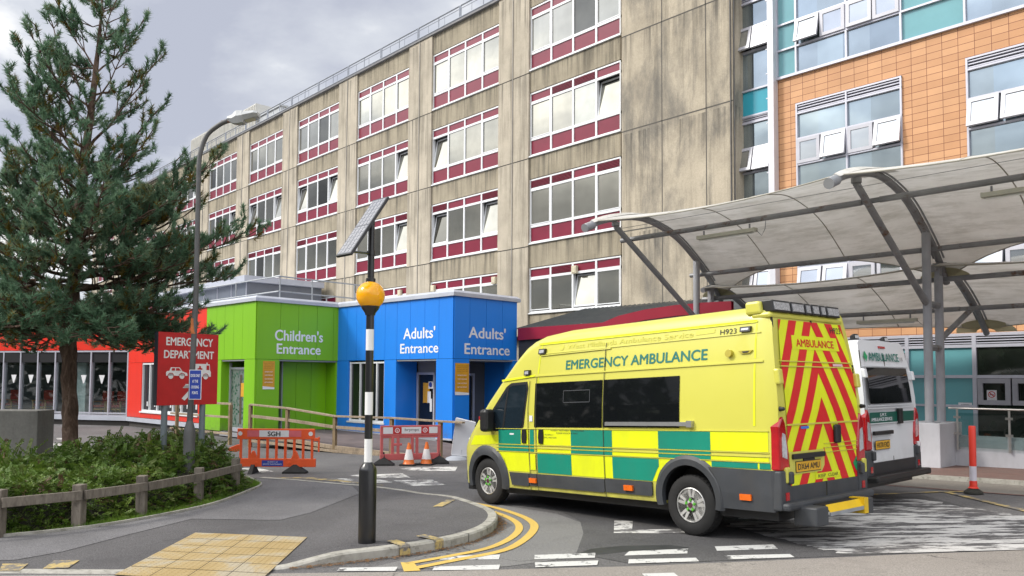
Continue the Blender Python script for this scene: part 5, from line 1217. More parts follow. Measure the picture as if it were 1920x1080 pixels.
# ---- the yellow emergency ambulance
yw_ = math.atan2(-.16, 4.035)
ra = empty('ambulance', (-9.81, 9.52, g(-9.81) + .004), 'yellow ambulance with green check blocks and red chevron rear doors', 'ambulance', rot=(0, -.025, yw_))
V = Van(ra, 2.70); V.nuts = mat('green_wheel_nut', (.10, .42, .03), .5)
def bodypaint(name, c, c2):
    t = NT(name); p = t.pos(); t.set(.32, 0, .5, .35); cc = t.ramp(t.noise(p, 1.1, 5), [(.35, c2), (.65, c)])
    sp = t.n('ShaderNodeSeparateXYZ'); t.l(p, sp.inputs[0]); mr = t.n('ShaderNodeMapRange'); mr.inputs[1].default_value = .95; mr.inputs[2].default_value = .2; mr.inputs[3].default_value = 0; mr.inputs[4].default_value = .85
    t.l(sp.outputs[2], mr.inputs[0]); dn = t.ramp(t.noise(t.pos((1, 1, .6)), 3, 8, .7), [(.35, .1), (.7, 1.0)]); k = t.n('ShaderNodeMath', operation='MULTIPLY'); t.l(mr.outputs[0], k.inputs[0]); t.l(dn, k.inputs[1])
    t.bump(t.noise(p, 1.3, 2), .06, .05)
    t.col(t.mix(k.outputs[0], cc, (.16, .13, .07))); return t.m
M_prim = bodypaint('primrose_paint', (.57, .545, .085), (.545, .52, .08))
M_fluo = mat('fluorescent_yellow', (.70, .76, .008), .38, 0, .03, 1.5, .18); M_grn = mat('battenburg_green', (.004, .225, .15), .4, 0, .08, 1.5, .15); M_chr = mat('chevron_red', (.62, .008, .012), .4, 0, .06, 1.5, .12)
M_tgrn = mat('lettering_green', (.01, .15, .12), .45); M_blk = mat('print_black', (.03, .03, .03), .7)
van_common(V, M_prim)
for sg in (-1, 1):
    f = MB()
    V.rect(f, 1.275, 3.48, .562, .855, .0035, sg); V.decal(f, [(3.48, .562), (3.535, .562), (3.60, .70), (3.70, .80), (3.80, .855), (3.48, .855)], .0035, sg); V.decal(f, [(4.30, .855), (4.40, .79), (5.17, .79), (5.17, .855)], .0035, sg); V.rect(f, 1.275, 5.17, .985, 1.212, .0035, sg); V.rect(f, 1.275, 5.17, .875, .92, .0035, sg)
    V.decal(f, [(.58, .565), (1.085, .565), (1.085, .855), (.37, .855), (.50, .74)], .0035, sg); V.rect(f, .36, 1.085, .985, 1.205, .0035, sg); V.decal(f, [(-.42, .94), (.36, .98), (.36, 1.12), (-.30, 1.10)], .0035, sg)
    V.decal(f, [(1.255, 1.30), (1.285, 1.30), (1.27, 2.0), (1.25, 2.0)], .0035, sg); V.decal(f, [(1.24, 2.05), (1.265, 2.05), (1.30, 2.50), (1.275, 2.50)], .0035, sg); V.decal(f, [(1.22, 2.485), (5.02, 2.485), (5.02, 2.515), (1.22, 2.515)], .012, sg)
    V.decal(f, [(4.985, 1.28), (5.015, 1.28), (5.015, 2.0), (4.99, 2.0)], .0035, sg); V.rect(f, 4.99, 5.02, 2.06, 2.47, .0035, sg); V.decal(f, [(.42, 1.96), (1.2, 2.01), (1.2, 2.04), (.42, 1.99)], .02, sg)
    V.build(f, 'fluorescent_film', M_fluo)
    f = MB(); cl = [(3.47, .56), (3.47, .56)]
    for x0, x1, z0, z1 in ((.36, .90, .985, 1.205), (1.11, 1.2, .985, 1.205), (1.995, 2.79, .985, 1.208), (3.59, 4.39, .985, 1.208), (.36, 1.085, .936, .966), (.36, 1.085, .875, .918), (1.11, 1.2, .936, .966), (1.11, 1.2, .875, .918), (1.995, 2.79, .936, .966), (1.995, 2.79, .875, .918), (3.59, 4.39, .936, .966), (3.59, 4.39, .875, .918), (1.275, 1.995, .565, .852), (4.40, 5.03, .79, .855), (5.055, 5.19, .79, .855)):
        V.rect(f, x0, x1, z0, z1, .0065, sg)
    V.decal(f, [(2.79, .565), (3.475, .565), (3.56, .72), (3.59, .76), (3.59, .852), (2.79, .852)], .0065, sg)
    V.build(f, 'green_blocks', M_grn)
    f = MB(); V.rect(f, 2.62, 3.93, 1.25, 1.905, .008, sg); V.build(f, 'side_window', M_vglass); f = MB(); V.rect(f, 1.21, 2.605, 1.245, 1.905, .008, sg); wn_ = V.build(f, 'side_window', M_vglass)
    f = MB()
    for q in ((1.83, 2.37, 1.60, 1.61), (1.83, 2.37, 1.77, 1.78), (1.83, 1.84, 1.60, 1.78), (2.36, 2.37, 1.60, 1.78)): V.rect(f, *q, .011, sg)
    V.build(f, 'sliding_pane', M_trim, wn_)
    f = MB(); V.slab(f, [(2.70, 1.275), (4.07, 1.275), (4.07, 1.325), (2.70, 1.325)], .0, .05, sg); V.slab(f, [(4.07, 1.26), (4.15, 1.26), (4.15, 1.34), (4.07, 1.34)], .0, .055, sg); V.build(f, 'door_rail', mat('rail_aluminium', (.5, .5, .5), .3, .8, .05, 5), bevel=.004)
    f = MB(); V.slab(f, [(1.3, 2.315), (2.72, 2.33), (2.72, 2.345), (1.3, 2.33)], .0, .02, sg); V.build(f, 'roof_track', M_prim)
    for x, z, a, c in ((1.32, 2.385, .07, .04), (1.02, 2.075, .06, .04), (4.865, 2.415, .07, .03)):
        f = MB(); V.slab(f, [(x - a, z - c), (x + a, z - c), (x + a, z + c), (x - a, z + c)], .0, .04, sg); sl = V.build(f, 'scene_light', M_black, bevel=.01)
        a -= .02; c -= .017; f = MB(); V.slab(f, [(x - a, z - c), (x + a, z - c), (x + a, z + c), (x - a, z + c)], .0, .044, sg); V.build(f, 'lens', M_clearl, sl)
    f = MB(); V.slab(f, [(4.66 + .045 * math.cos(k * .5236), 2.14 + .045 * math.sin(k * .5236)) for k in range(12)], 0, .05, sg); V.slab(f, [(4.78, 2.16), (4.82, 2.125), (4.93, 2.125), (4.97, 2.16)], .0, .02, sg); V.build(f, 'side_camera', mat('mustard_plastic', (.40, .33, .03), .4))
    f = MB(); V.slab(f, [(4.83, 2.152), (4.85, 2.135), (4.91, 2.135), (4.93, 2.152)], .01, .026, sg); V.build(f, 'marker_lens', M_black)
    f = MB(); V.rect(f, 1.115, 1.23, .60, .84, .011, sg); V.build(f, 'filler_flap', M_fluo)
b = MB(); V.text(b, 'EMERGENCY AMBULANCE', 1.845, 4.335, 2.08, 2.22, .004, .04); V.build(b, 'emergency_lettering', M_tgrn)
b = MB(); V.text(b, 'H923', 4.50, 4.73, 2.375, 2.44, .007, .0); V.text(b, 'PATIENT TREATMENT IS IN PROGRESS,', 1.58, 2.27, 1.185, 1.207, .009, 0); V.text(b, 'PLEASE KNOCK & WAIT', 1.70, 2.14, 1.15, 1.172, .009, 0); V.text(b, 'TO OPEN >', 1.44, 1.63, 1.125, 1.145, .009, 0); V.text(b, 'PULL AND SLIDE', 1.44, 1.70, 1.085, 1.105, .009, 0); V.text(b, 'MAXIMUM TYRE PRESSURE', 3.9, 4.2, .868, .88, .014, 0); V.build(b, 'small_lettering', M_blk)
b = MB(); V.text(b, 'West Midlands Ambulance Service', 1.83, 4.1, 2.385, 2.455, .005, .006); V.text(b, 'NHS Foundation Trust', 3.36, 4.08, 2.365, 2.38, .005, 0); V.decal(b, [(4.14, 2.40), (4.42, 2.41), (4.42, 2.465), (4.14, 2.455)], .005); V.slab(b, [(1.72 + .05 * math.cos(k * .785), 2.42 + .045 * math.sin(k * .785)) for k in range(8)], .0, .005); V.build(b, 'faded_lettering', mat('faded_yellow_film', (.572, .552, .066), .4))
b = MB(); V.rect(b, .64, .74, 1.125, 1.15, .009); V.rect(b, 1.10, 1.17, 1.33, 1.42, .009); V.build(b, 'white_sticker', mat('white_paper', (.66, .66, .68), .7, 0, .04, 5))
# rear doors
OUT = [(-.80, .685), (.90, .685), (.90, 1.1), (.88, 1.6), (.86, 2.1), (.74, 2.61), (-.73, 2.61), (-.81, 2.1), (-.81, 1.6)]
f = MB(); poly3(f, V, OUT, .004); V.build(f, 'rear_door_film', M_fluo)
f = MB(); SL = .58                      # chevrons: red bars rising towards the middle of each door
def half(poly, sg): return clipp(poly, sg, 0, .0)
per, wd = .345, .175
for sg in (1, -1):
    base = half(OUT, sg)                # sg=1 keeps y<=0
    for k in range(-3, 12):
        # bar: u = |y|*1 + (z) * SL ; distance across the bar
        lo_, hi_ = k * per + .115, k * per + .115 + wd
        # points with lo <= |y| + SL*z <= hi, |y| = -sg*y
        q = clipp(base, -sg, SL, hi_); q = clipp(q, sg, -SL, -lo_) if q else q
        if len(q) > 2: poly3(f, V, q, .0065)
V.build(f, 'red_chevrons', M_chr)
for q in ([(-.52, 2.265), (.60, 2.265), (.56, 2.43), (-.50, 2.43)], rrect(-.22, .36, .72, .79)): f = MB(); poly3(f, V, q, .009); V.build(f, 'sign_film', M_fluo)
f = MB(); poly3(f, V, [(-.795, 1.07), (-.005, 1.07), (-.01, .88), (-.08, .81), (-.78, .81)], .0115); V.build(f, 'plate_recess', M_prim)
f = MB(); text(f, 'AMBULANCE', lambda a, c: V.rear(a, c, .012), -.42, .47, 2.295, 2.39, .035); V.build(f, 'ambulance_lettering', M_chr)
f = MB(); text(f, 'KEEP', lambda a, c: V.rear(a, c, .012), -.16, .01, .735, .775, .0); text(f, 'CLEAR', lambda a, c: V.rear(a, c, .012), .07, .31, .735, .775, .0); text(f, 'H923', lambda a, c: V.rear(a, c, .012), .44, .70, 2.49, 2.565, .0); V.build(f, 'small_lettering', M_blk)
f = MB()
for z in (1.955, 2.015): f.box((5.27, -.82, z), (5.296, .86, z + .013))
for z in (1.275,): f.box((5.27, -.81, z), (5.296, .88, z + .02))
for z in (1.035, .985, .93): f.box((5.27, .0, z), (5.294, .885, z + .007))
V.build(f, 'pressed_line', M_prim)
f = MB(); f.box((5.27, -.012 + .02, .42), (5.2915, .012 + .02, 2.56)); f.box((5.27, -.86, .40), (5.288, -.835, 2.56)); f.box((5.27, .885, .40), (5.288, .905, 2.0)); V.build(f, 'door_gap', M_seam)
f = MB(); f.box((5.25, -.80, .39), (5.297, .0, .588)); f.box((5.25, .035, .39), (5.297, .90, .588)); V.build(f, 'lower_door_panel', M_trim, bevel=.008)
f = MB(); f.box((5.28, -.74, .89), (5.325, -.03, .95)); f.box((5.28, -.5, .855), (5.31, -.25, .89)); V.build(f, 'plate_light_bar', M_black, bevel=.01)
plate(V, 'DX64 AMU', -.66, -.11, .835, .95)
f = MB(); f.box((5.28, .23, 1.03), (5.33, .37, 1.26)); V.build(f, 'rear_handle', M_black, bevel=.03)
for y, z in ((-.90, 1.84), (.92, 1.80), (-.86, .72), (.95, .72)): V.build(MB().box((5.26, y - .06, z - .09), (5.33, y + .04, z + .09)), 'door_hinge', M_prim, bevel=.02)
f = MB(); d_ = [(.70, .88), (.79, .80), (.70, .66), (.61, .78)]; poly3(f, V, [(.785, .94), (.875, .85), (.78, .755), (.70, .86)], .010); V.build(f, 'green_diamond', mat('diamond_green', (.01, .28, .10), .4)); f = MB(); poly3(f, V, [(.76, .89), (.775, .905), (.80, .88), (.785, .865)], .012); V.build(f, 'diamond_mark', M_blk)
f = MB(); poly3(f, V, rrect(-.52, -.34, 1.325, 1.355), .012); V.build(f, 'blue_sticker', mat('sticker_blue', (.05, .18, .55), .4)); f = MB(); poly3(f, V, rrect(.36, .60, 2.07, 2.10), .018); V.build(f, 'pink_sticker', mat('sticker_pink', (.70, .45, .48), .4))
for y in (-.93, .99): V.build(MB().lathe([(.03, 0), (.02, .06), (0, .07)], 10, M=Matrix.Translation((5.27, y, 1.47)) @ Matrix.Rotation(R_(90), 4, 'Y')), 'parking_sensor', M_black)
# light bar on the rear of the roof
f = MB(); f.box((4.92, -.90, 2.53), (5.30, .80, 2.60)); f.box((4.85, -.92, 2.58), (5.18, .84, 2.735)); V.build(f, 'light_pod', M_prim, bevel=.03)
f = MB(); y = -.86
wds = [.40, .32, .16, .20, .16, .34]
for k, w_ in enumerate(wds):
    f.box((5.15, y, 2.60), (5.33, y + w_ - .02, 2.74)); y += w_
lb = V.build(f, 'light_bar', M_black, bevel=.012)
y = -.86
for k, w_ in enumerate(wds):
    f = MB().box((5.30, y + .02, 2.622), (5.338, y + w_ - .05, 2.715)); y += w_
    V.build(f, 'lamp_lens', mat('lamp_lens', (.48, .49, .51), .12, .4, .45, 45, coat=.5), lb)
# folding step
f = MB(); f.box((5.15, -1.0, .33), (5.40, 1.02, .42)); V.build(f, 'rear_bumper', M_trim, bevel=.03)
for q in (((5.30, -.76, .15), (5.59, -.50, .365)), ((5.30, .40, .18), (5.60, .56, .375))): V.build(MB().box(*q), 'step_end', M_trim, bevel=.02)
f = MB(); f.box((5.30, -.499, .33), (5.54, .399, .372)); V.build(f, 'step_tread', M_black, bevel=.006)
f = MB(); f.add([(5.545, -.49, .372), (5.545, .30, .372), (5.60, .30, .29), (5.60, -.49, .29)], [(0, 1, 2, 3)]); f.box((5.42, .30, .20), (5.61, .398, .385)); f.box((5.31, -.49, .372), (5.325, .3, .378)); V.build(f, 'yellow_step_edge', mat('step_yellow', (.72, .46, .01), .45))
f = MB(); f.box((5.59, -.49, .25), (5.605, .299, .292)); V.build(f, 'step_strip', M_galv)
# ---- the white ambulance
rb = empty('ambulance', (-10.45, 12.92, g(-10.45) + .004), 'white ambulance with a green waist stripe parked beyond the yellow one', 'ambulance', rot=(0, -.025, 0))
V2 = Van(rb, 2.46); V2.nuts = M_black; V = V2
M_wh = bodypaint('white_van_paint', (.70, .71, .73), (.66, .67, .69))
van_common(V, M_wh)
for sg in (-1, 1):
    f = MB(); V.rect(f, .36, 5.17, .985, 1.205, .004, sg); V.build(f, 'green_stripe', mat('dark_green_stripe', (.004, .085, .06), .4))
    f = MB(); V.rect(f, 1.21, 2.6, 1.25, 1.9, .008, sg); V.build(f, 'side_window', M_vglass); f = MB(); V.rect(f, 2.62, 3.93, 1.25, 1.9, .008, sg); V.build(f, 'side_window', M_vglass)
f = MB(); poly3(f, V, [(-.78, 1.56), (.80, 1.56), (.76, 2.17), (-.74, 2.17)], .006); V.build(f, 'rear_window', M_vglass)
f = MB(); poly3(f, V, rrect(-.82, .86, 1.27, 1.43), .006); V.build(f, 'green_stripe', mat('dark_green_stripe', (.004, .085, .06), .4))
f = MB(); text(f, 'S.M.T.', lambda a, c: V.rear(a, c, .010), -.46, -.22, 1.365, 1.412, .02); text(f, 'AMBULANCE SERVICE', lambda a, c: V.rear(a, c, .010), -.78, -.02, 1.295, 1.347, .02); V.build(f, 'service_lettering', M_let)
f = MB(); text(f, 'AMBULANCE', lambda a, c: V.rear(a, c, .010), -.58, .56, 2.32, 2.51, .03); V.build(f, 'ambulance_lettering', M_tgrn)
f = MB(); poly3(f, V, [(-.68, 2.54), (-.61, 2.42), (-.68, 2.30), (-.75, 2.42)], .010); V.build(f, 'green_diamond', mat('diamond_green', (.01, .28, .10), .4)); f = MB(); text(f, '118', lambda a, c: V.rear(a, c, .010), .59, .70, 2.34, 2.43, 0); V.build(f, 'small_lettering', M_blk)
f = MB(); f.box((5.27, -.006, .45), (5.2895, .012, 2.38)); f.box((5.27, -.85, .45), (5.288, -.84, 2.45)); f.box((5.27, .87, .45), (5.288, .88, 2.45)); V.build(f, 'door_gap', M_seam)
f = MB()
for z in (1.39, 1.43, 2.10, 1.16): f.box((5.27, -.83, z), (5.295, .86, z + .012))
V.build(f, 'pressed_line', M_wh)
f = MB(); f.box((5.28, -.74, .99), (5.325, -.06, 1.05)); f.box((5.28, .18, 1.14), (5.33, .32, 1.38)); V.build(f, 'plate_light_bar', M_black, bevel=.01)
plate(V, 'HX70 FXD', -.68, -.16, .87, .995)
f = MB(); f.box((5.25, -.83, .36), (5.30, .89, .58)); V.build(f, 'lower_door_panel', mat('black_lower_panel', (.02, .02, .022), .5))
f = MB(); f.box((5.15, -1.02, .30), (5.46, 1.04, .40)); V.build(f, 'rear_bumper', M_black, bevel=.03)
for y, z in ((-.88, 1.95), (.90, 1.92), (.94, .74)): V.build(MB().box((5.26, y - .05, z - .09), (5.335, y + .04, z + .09)), 'door_hinge', M_wh, bevel=.015)
f = MB(); f.box((5.16, -.12, 2.52), (5.29, .12, 2.57)); V.build(f, 'brake_light', M_lens)
for y in (-.55, .55):
    f = MB(); f.box((4.9, y - .12, 2.68), (5.12, y + .12, 2.72)); f.lathe([(.10, 0), (.10, .09), (.06, .13), (0, .13)], 14, (5.02, y, 2.71)); V.build(f, 'roof_beacon', M_black); f = MB(); f.box((5.08, y - .06, 2.74), (5.13, y + .06, 2.81)); V.build(f, 'beacon_lens', M_clearl)
# ------------------------------------------------------------------ zebra crossing beacon with solar panel
bc = (-7.85, 5.0, g(-7.85) + .11)
be = empty('beacon', bc, 'black and white crossing beacon with orange globe and solar panel', 'beacon')
M_pb = mat('black_pole_paint', (.010, .010, .011), .3, 0, .2, 8, coat=.2); M_pw = mat('white_pole_band', (.72, .72, .71), .4, 0, .04, 6)
P = lambda z: (bc[0], bc[1], z)
z0 = bc[2]
b = MB(); b.lathe([(.100, z0 - .05), (.100, 1.13), (.094, 1.16), (.055, 1.215), (.046, 1.225)], 32, (bc[0], bc[1], 0)); b.build('sleeve', M_pb, be)
b = MB()
for a, c in ((1.489, 1.762), (2.023, 2.499), (2.743, 2.94)): b.lathe([(.045, a), (.045, c)], 24, (bc[0], bc[1], 0))
b.lathe([(.038, 3.32), (.038, 4.02)], 20, (bc[0], bc[1], 0)); b.build('pole', M_pb, be)
for a, c in ((1.223, 1.489), (1.762, 2.023), (2.499, 2.743)): MB().lathe([(.0455, a + .001), (.0455, c - .001)], 24, (bc[0], bc[1], 0)).build('white_band', M_pw, be)
b = MB(); b.lathe([(.058, 2.905), (.062, 2.93), (.095, 2.975), (.107, 3.0), (.107, 3.012)], 28, (bc[0], bc[1], 0)); b.lathe([(.052, 3.275), (.056, 3.28), (.056, 3.33), (.045, 3.335)], 24, (bc[0], bc[1], 0)); b.build('globe_holder', M_pb, be)
def globe():
    t = NT('amber_globe'); t.set(.16, 0, .5); t.b.inputs['Base Color'].default_value = (.86, .40, .008, 1); t.b.inputs['Subsurface Weight'].default_value = .25; t.b.inputs['Subsurface Radius'].default_value = (.1, .05, .02); t.b.inputs['Subsurface Scale'].default_value = .1; return t.m
b = MB(); b.lathe([(.164 * math.sin(a) + (.001 if abs(a - 1.72) < .04 else 0), 3.135 - .164 * math.cos(a)) for a in [.55 + (math.pi - .80) * i / 28 for i in range(29)]], 40, (bc[0], bc[1], 0)); b.build('globe', globe(), be)
pc = [Vector((-7.943, 4.678, 3.545)), Vector((-7.640, 4.713, 3.540)), Vector((-7.647, 5.094, 4.282)), Vector((-7.971, 5.066, 4.286))]
Lt = Vector((.676, .736, 0)); Fw = Vector((-.736, .676, 0))
c0 = Vector((-7.86, 4.98, 3.90)); wv = (Lt * .20 - Fw * .20) * .52; lv_ = (Lt * .345 + Fw * .36 + Vector((0, 0, .715))) * .5
c0 = c0 - Lt * .045 - Fw * .22
nn = wv.cross(lv_).normalized()
if nn.dot(Vector((0, 0, 1))) < 0: nn = -nn
def pp(a, c, d=0): return c0 + wv * a + lv_ * c + nn * d
b = MB(); b.add([pp(a, c, d) for d in (-.03, .0) for a, c in ((-1, -1), (1, -1), (1, 1), (-1, 1))], [(3, 2, 1, 0), (4, 5, 6, 7), (0, 1, 5, 4), (1, 2, 6, 5), (2, 3, 7, 6), (3, 0, 4, 7)]); sp_ = b.build('solar_panel', M_pb, be)
b = MB()
for a0, a1 in ((-.96, -.01), (.01, .96)): b.add([pp(-.92, a0, .002), pp(.92, a0, .002), pp(.92, a1, .002), pp(-.92, a1, .002)], [(0, 1, 2, 3)])
b.build('cells', mat('solar_cell', (.15, .155, .18), .22, .0, .2, 20, coat=.8), sp_)  # cell grey lightened to paint in the sky's reflection
b = MB()
for a in (-.78, -.62, -.34, -.18, .18, .34, .62, .78):
    for s0, s1 in ((-.93, -.03), (.03, .93)):
        k = s0
        while k < s1: b.add([pp(a - .028, k, .004), pp(a + .028, k, .004), pp(a + .028, min(k + .11, s1), .004), pp(a - .028, min(k + .11, s1), .004)], [(0, 1, 2, 3)]); k += .14
b.build('cell_line', mat('silver_busbar', (.55, .55, .57), .4, .3), sp_)
b = MB(); b.tube([P(3.62), tuple(pp(.4, -.85, -.03))], .014, 6); b.tube([P(3.98), tuple(pp(.2, .15, -.03))], .03, 8); b.lathe([(.048, 3.60), (.048, 3.65)], 16, (bc[0], bc[1], 0)); b.build('bracket', M_pb, be)
# ------------------------------------------------------------------ street lamp
lp = empty('street_lamp', (-14.2, 5.37, .03), 'tall grey street lamp with curved arm standing in the shrubs', 'street lamp')
M_lp = mat('weathered_lamp_paint', (.10, .10, .10), .5, .2, .25, 4, .3)
b = MB(); b.lathe([(.10, 0), (.098, 1.22), (.09, 1.28), (.058, 1.40), (.054, 1.42)], 24, (-14.2, 5.37, .0)); b.build('base', M_lp, lp)
b = MB(); top = smooth_path([(-14.09, 5.37, 5.95), (-14.075, 5.39, 6.2), (-14.0, 5.47, 6.5), (-13.86, 5.62, 6.68), (-13.76, 5.73, 6.755)], 5)
b.tube([Vector((-14.2, 5.37, 1.38)), Vector((-14.12, 5.39, 3.6))] + top, [.051, .046] + [.041] * (len(top)), 14); b.build('column', M_lp, lp)
b = MB(); b.lathe([(.0545, 2.95), (.0545, 3.22)], 14, (-14.15, 5.38, 0)); b.build('orange_tape', mat('orange_tape', (.45, .13, .03), .6, 0, .3, 12), lp)
hd = Vector((.676, .736, .10)).normalized(); sdv = Vector((.736, -.676, 0)); hu = hd.cross(sdv); hu = hu if hu.z > 0 else -hu
h0 = Vector((-13.72, 5.77, 6.78))
def hp(a, c, d): return h0 + hd * a + sdv * c + hu * d
b = MB()
SEC = [(-.05, .05, -.02, .05), (.04, .08, -.08, .07), (.13, .13, -.10, .13), (.24, .14, -.09, .12), (.25, .14, -.06, .10), (.45, .15, -.02, .10), (.51, .12, .0, .07)]
vs = []
for a, w_, lo, hi in SEC: vs += [hp(a, -w_, (lo + hi) / 2), hp(a, -w_ * .6, lo), hp(a, w_ * .6, lo), hp(a, w_, (lo + hi) / 2), hp(a, w_ * .6, hi), hp(a, -w_ * .6, hi)]
b.add(vs, [(i * 6 + k, i * 6 + (k + 1) % 6, (i + 1) * 6 + (k + 1) % 6, (i + 1) * 6 + k) for i in range(len(SEC) - 1) for k in range(6)] + [tuple(range(6)), tuple((len(SEC) - 1) * 6 + k for k in range(6))]); hdo = b.build('lamp_head', mat('lamp_head_grey', (.42, .43, .43), .5, .1, .12, 5), lp)
b = MB(); b.add([hp(.27, -.085, -.063), hp(.44, -.085, -.028), hp(.44, .085, -.028), hp(.27, .085, -.063)], [(0, 1, 2, 3)]); b.build('lens', mat('lamp_lens_cream', (.55, .52, .36), .2, 0, .1, 9), hdo)
b = MB(); b.tube([hp(-.16, 0, -.03), hp(.08, 0, -.03)], .03, 8); b.build('spigot', mat('rusty_spigot', (.16, .08, .05), .7, 0, .4, 12), lp)
# small blue sign strapped to the lamp column
ss_ = empty('crossing_sign', (-13.93, 5.35, 1.8), 'small blue crossing points sign strapped to the street lamp', 'sign')
so = Vector((-14.03, 5.29, 0)); su = Vector((.676, .736, 0)); sn = Vector((.736, -.676, 0)); SW = .215
f2 = lambda d: (lambda a, c: so + su * a + sn * d + Vector((0, 0, c)))
def brd(mb, fn0, fn1, a0, a1, c0, c1): return mb.prism([(a0, c0), (a1, c0), (a1, c1), (a0, c1)], lambda a, c, d: (fn0 if d == 0 else fn1)(a, c), 0, 1)
b = MB(); brd(b, f2(.03), f2(.036), 0, SW, 1.80, 2.315); b.build('border', mat('white_sign_edge', (.70, .71, .72), .4), ss_)
b = MB(); brd(b, f2(.035), f2(.038), .010, SW - .010, 1.81, 2.305); b.build('panel', mat('sign_blue', (.012, .05, .33), .4), ss_)
b = MB()
for s_, z, w_ in (('CROSS ONLY', 2.19, .17), ('AT THE', 2.09, .10), ('CROSSING', 1.99, .135), ('POINTS', 1.89, .10)): text(b, s_, f2(.041), SW / 2 - w_ / 2, SW / 2 + w_ / 2, z, z + .05, .02)
b.build('lettering', M_let, ss_)
# ------------------------------------------------------------------ emergency department sign
es = empty('emergency_sign', (-15.0, 5.6, .05), 'red emergency department sign on two grey posts', 'sign')
eo = Vector((-14.81, 4.99, 0)); eu = Vector((-.213, .977, 0)); en = Vector((.977, .213, 0)); EW, E0, E1 = 1.24, 1.675, 3.0
ef = lambda d: (lambda a, c: eo + eu * (a * EW) + en * d + Vector((0, 0, E0 + (E1 - E0) * c)))
b = MB(); brd(b, ef(-.10), ef(.0), 0, 1, 0, 1); b.build('case', mat('dark_sign_case', (.02, .022, .03), .4), es)
b = MB(); brd(b, ef(.001), ef(.008), .012, 1, 0, 1); b.build('panel', mat('sign_red', (.56, .012, .012), .33, 0, .05, 2), es)
b = MB(); S_ = ef(.011)
text(b, 'EMERGENCY', S_, .13, .905, .82, .935, .04); text(b, 'DEPARTMENT', S_, .10, .925, .645, .755, .04)
def pg(pts): b.add([S_(a, c) for a, c in pts], [tuple(range(len(pts)))])
def disc(a, c, r, mb=None, fn=None): 
    (mb or b).add([(fn or S_)(a + r * math.cos(k * .3927) , c + r * .93 * math.sin(k * .3927)) for k in range(16)], [tuple(range(16))])
# car
pg([(.14, .415), (.14, .455), (.165, .47), (.19, .47), (.215, .52), (.355, .52), (.40, .465), (.475, .445), (.485, .42), (.485, .405), (.14, .405)]); 
disc(.215, .40, .042); disc(.395, .40, .042)
# ambulance
pg([(.60, .40), (.60, .575), (.80, .575), (.855, .57), (.865, .48), (.88, .46), (.88, .395), (.60, .395)]); pg([(.80, .575), (.82, .575), (.82, .595), (.80, .595)]); disc(.79, .395, .042); disc(.66, .395, .042)
pg([(.41, .24), (.53, .24), (.53, .275), (.46, .275)]) ; pg([(.40, .09), (.45, .06), (.62, .22), (.575, .26)]); pg([(.46, .30), (.66, .30), (.66, .24), (.42, .24)]) if False else pg([(.46, .29), (.68, .29), (.66, .24), (.415, .235)]); pg([(.68, .29), (.68, .11), (.62, .14), (.62, .27)])
b.build('white_print', mat('sign_white', (.68, .67, .66), .4, 0, .04, 5), es)
b = MB(); S2 = ef(.014)
for P_ in ([(.225, .475), (.235, .51), (.28, .51), (.28, .475)], [(.295, .475), (.295, .51), (.345, .51), (.375, .475)], [(.80, .49), (.80, .555), (.845, .555), (.852, .49)], [(.65, .49), (.73, .49), (.73, .515), (.65, .515)], [(.675, .465), (.705, .465), (.705, .545), (.675, .545)]): b.add([S2(a, c) for a, c in P_], [tuple(range(len(P_)))])
for a, c in ((.215, .40), (.395, .40), (.79, .395), (.66, .395)):
    n_ = 16; vs = [S2(a + r * math.cos(2 * math.pi * k / n_), c + r * .93 * math.sin(2 * math.pi * k / n_)) for r in (.042, .050) for k in range(n_)]; b.add(vs, [(k, (k + 1) % n_, n_ + (k + 1) % n_, n_ + k) for k in range(n_)])
b.build('red_cutout', mat('sign_red', (.47, .012, .012), .33), es)
for a in (.16, .78):
    p = eo + eu * (EW * a) - en * .05; MB().tube([(p.x, p.y, 0), (p.x, p.y, 1.7)], .055, 14).build('post', mat('grey_sign_post', (.15, .175, .19), .5, .1, .12, 4), es)
# ------------------------------------------------------------------ timber knee rail round the shrubs
M_tim = NT('weathered_timber')
def timber(name, c0_, c1_):
    t = NT(name); t.set(.9, 0, .2); p = t.pos((3, 3, .8)); n = t.noise(p, 6, 8, .7, .6)
    c = t.ramp(n, [(.3, c0_), (.7, c1_)]); d = t.ramp(t.noise(t.pos(), 3, 5), [(.5, 0.0), (.8, .6)]); t.col(t.mix(d, c, (.05, .045, .04))); t.bump(n, .5, .01); return t.m
M_tim = timber('weathered_timber', (.10, .085, .07), (.23, .20, .165)); M_tim2 = timber('pale_timber', (.22, .165, .11), (.42, .34, .25)); M_tim3 = timber('post_timber', (.16, .115, .065), (.30, .22, .13))
kr = empty('knee_rail', (-13, 4.5, .1), 'low weathered timber knee rail round the shrub bed', 'fence')
FP = [(-12.1, .9), (-12.0, 2.14), (-12.09, 3.10), (-12.50, 4.05), (-13.34, 5.22), (-14.42, 6.32)]
rr = random.Random(4)
for i, (x, y) in enumerate(FP):
    zt = g(x) + .60 + (.02 if i % 2 else 0)
    a = rr.uniform(-.1, .1); b = MB(); M_ = Matrix.Translation((x, y, 0)) @ Matrix.Rotation(a + .9, 4, 'Z') @ Matrix.Rotation(rr.uniform(-.03, .03), 4, 'X'); b.box((-.065, -.075, -.1), (.065, .075, zt), M_); b.build('post', M_tim, kr, bevel=.008)
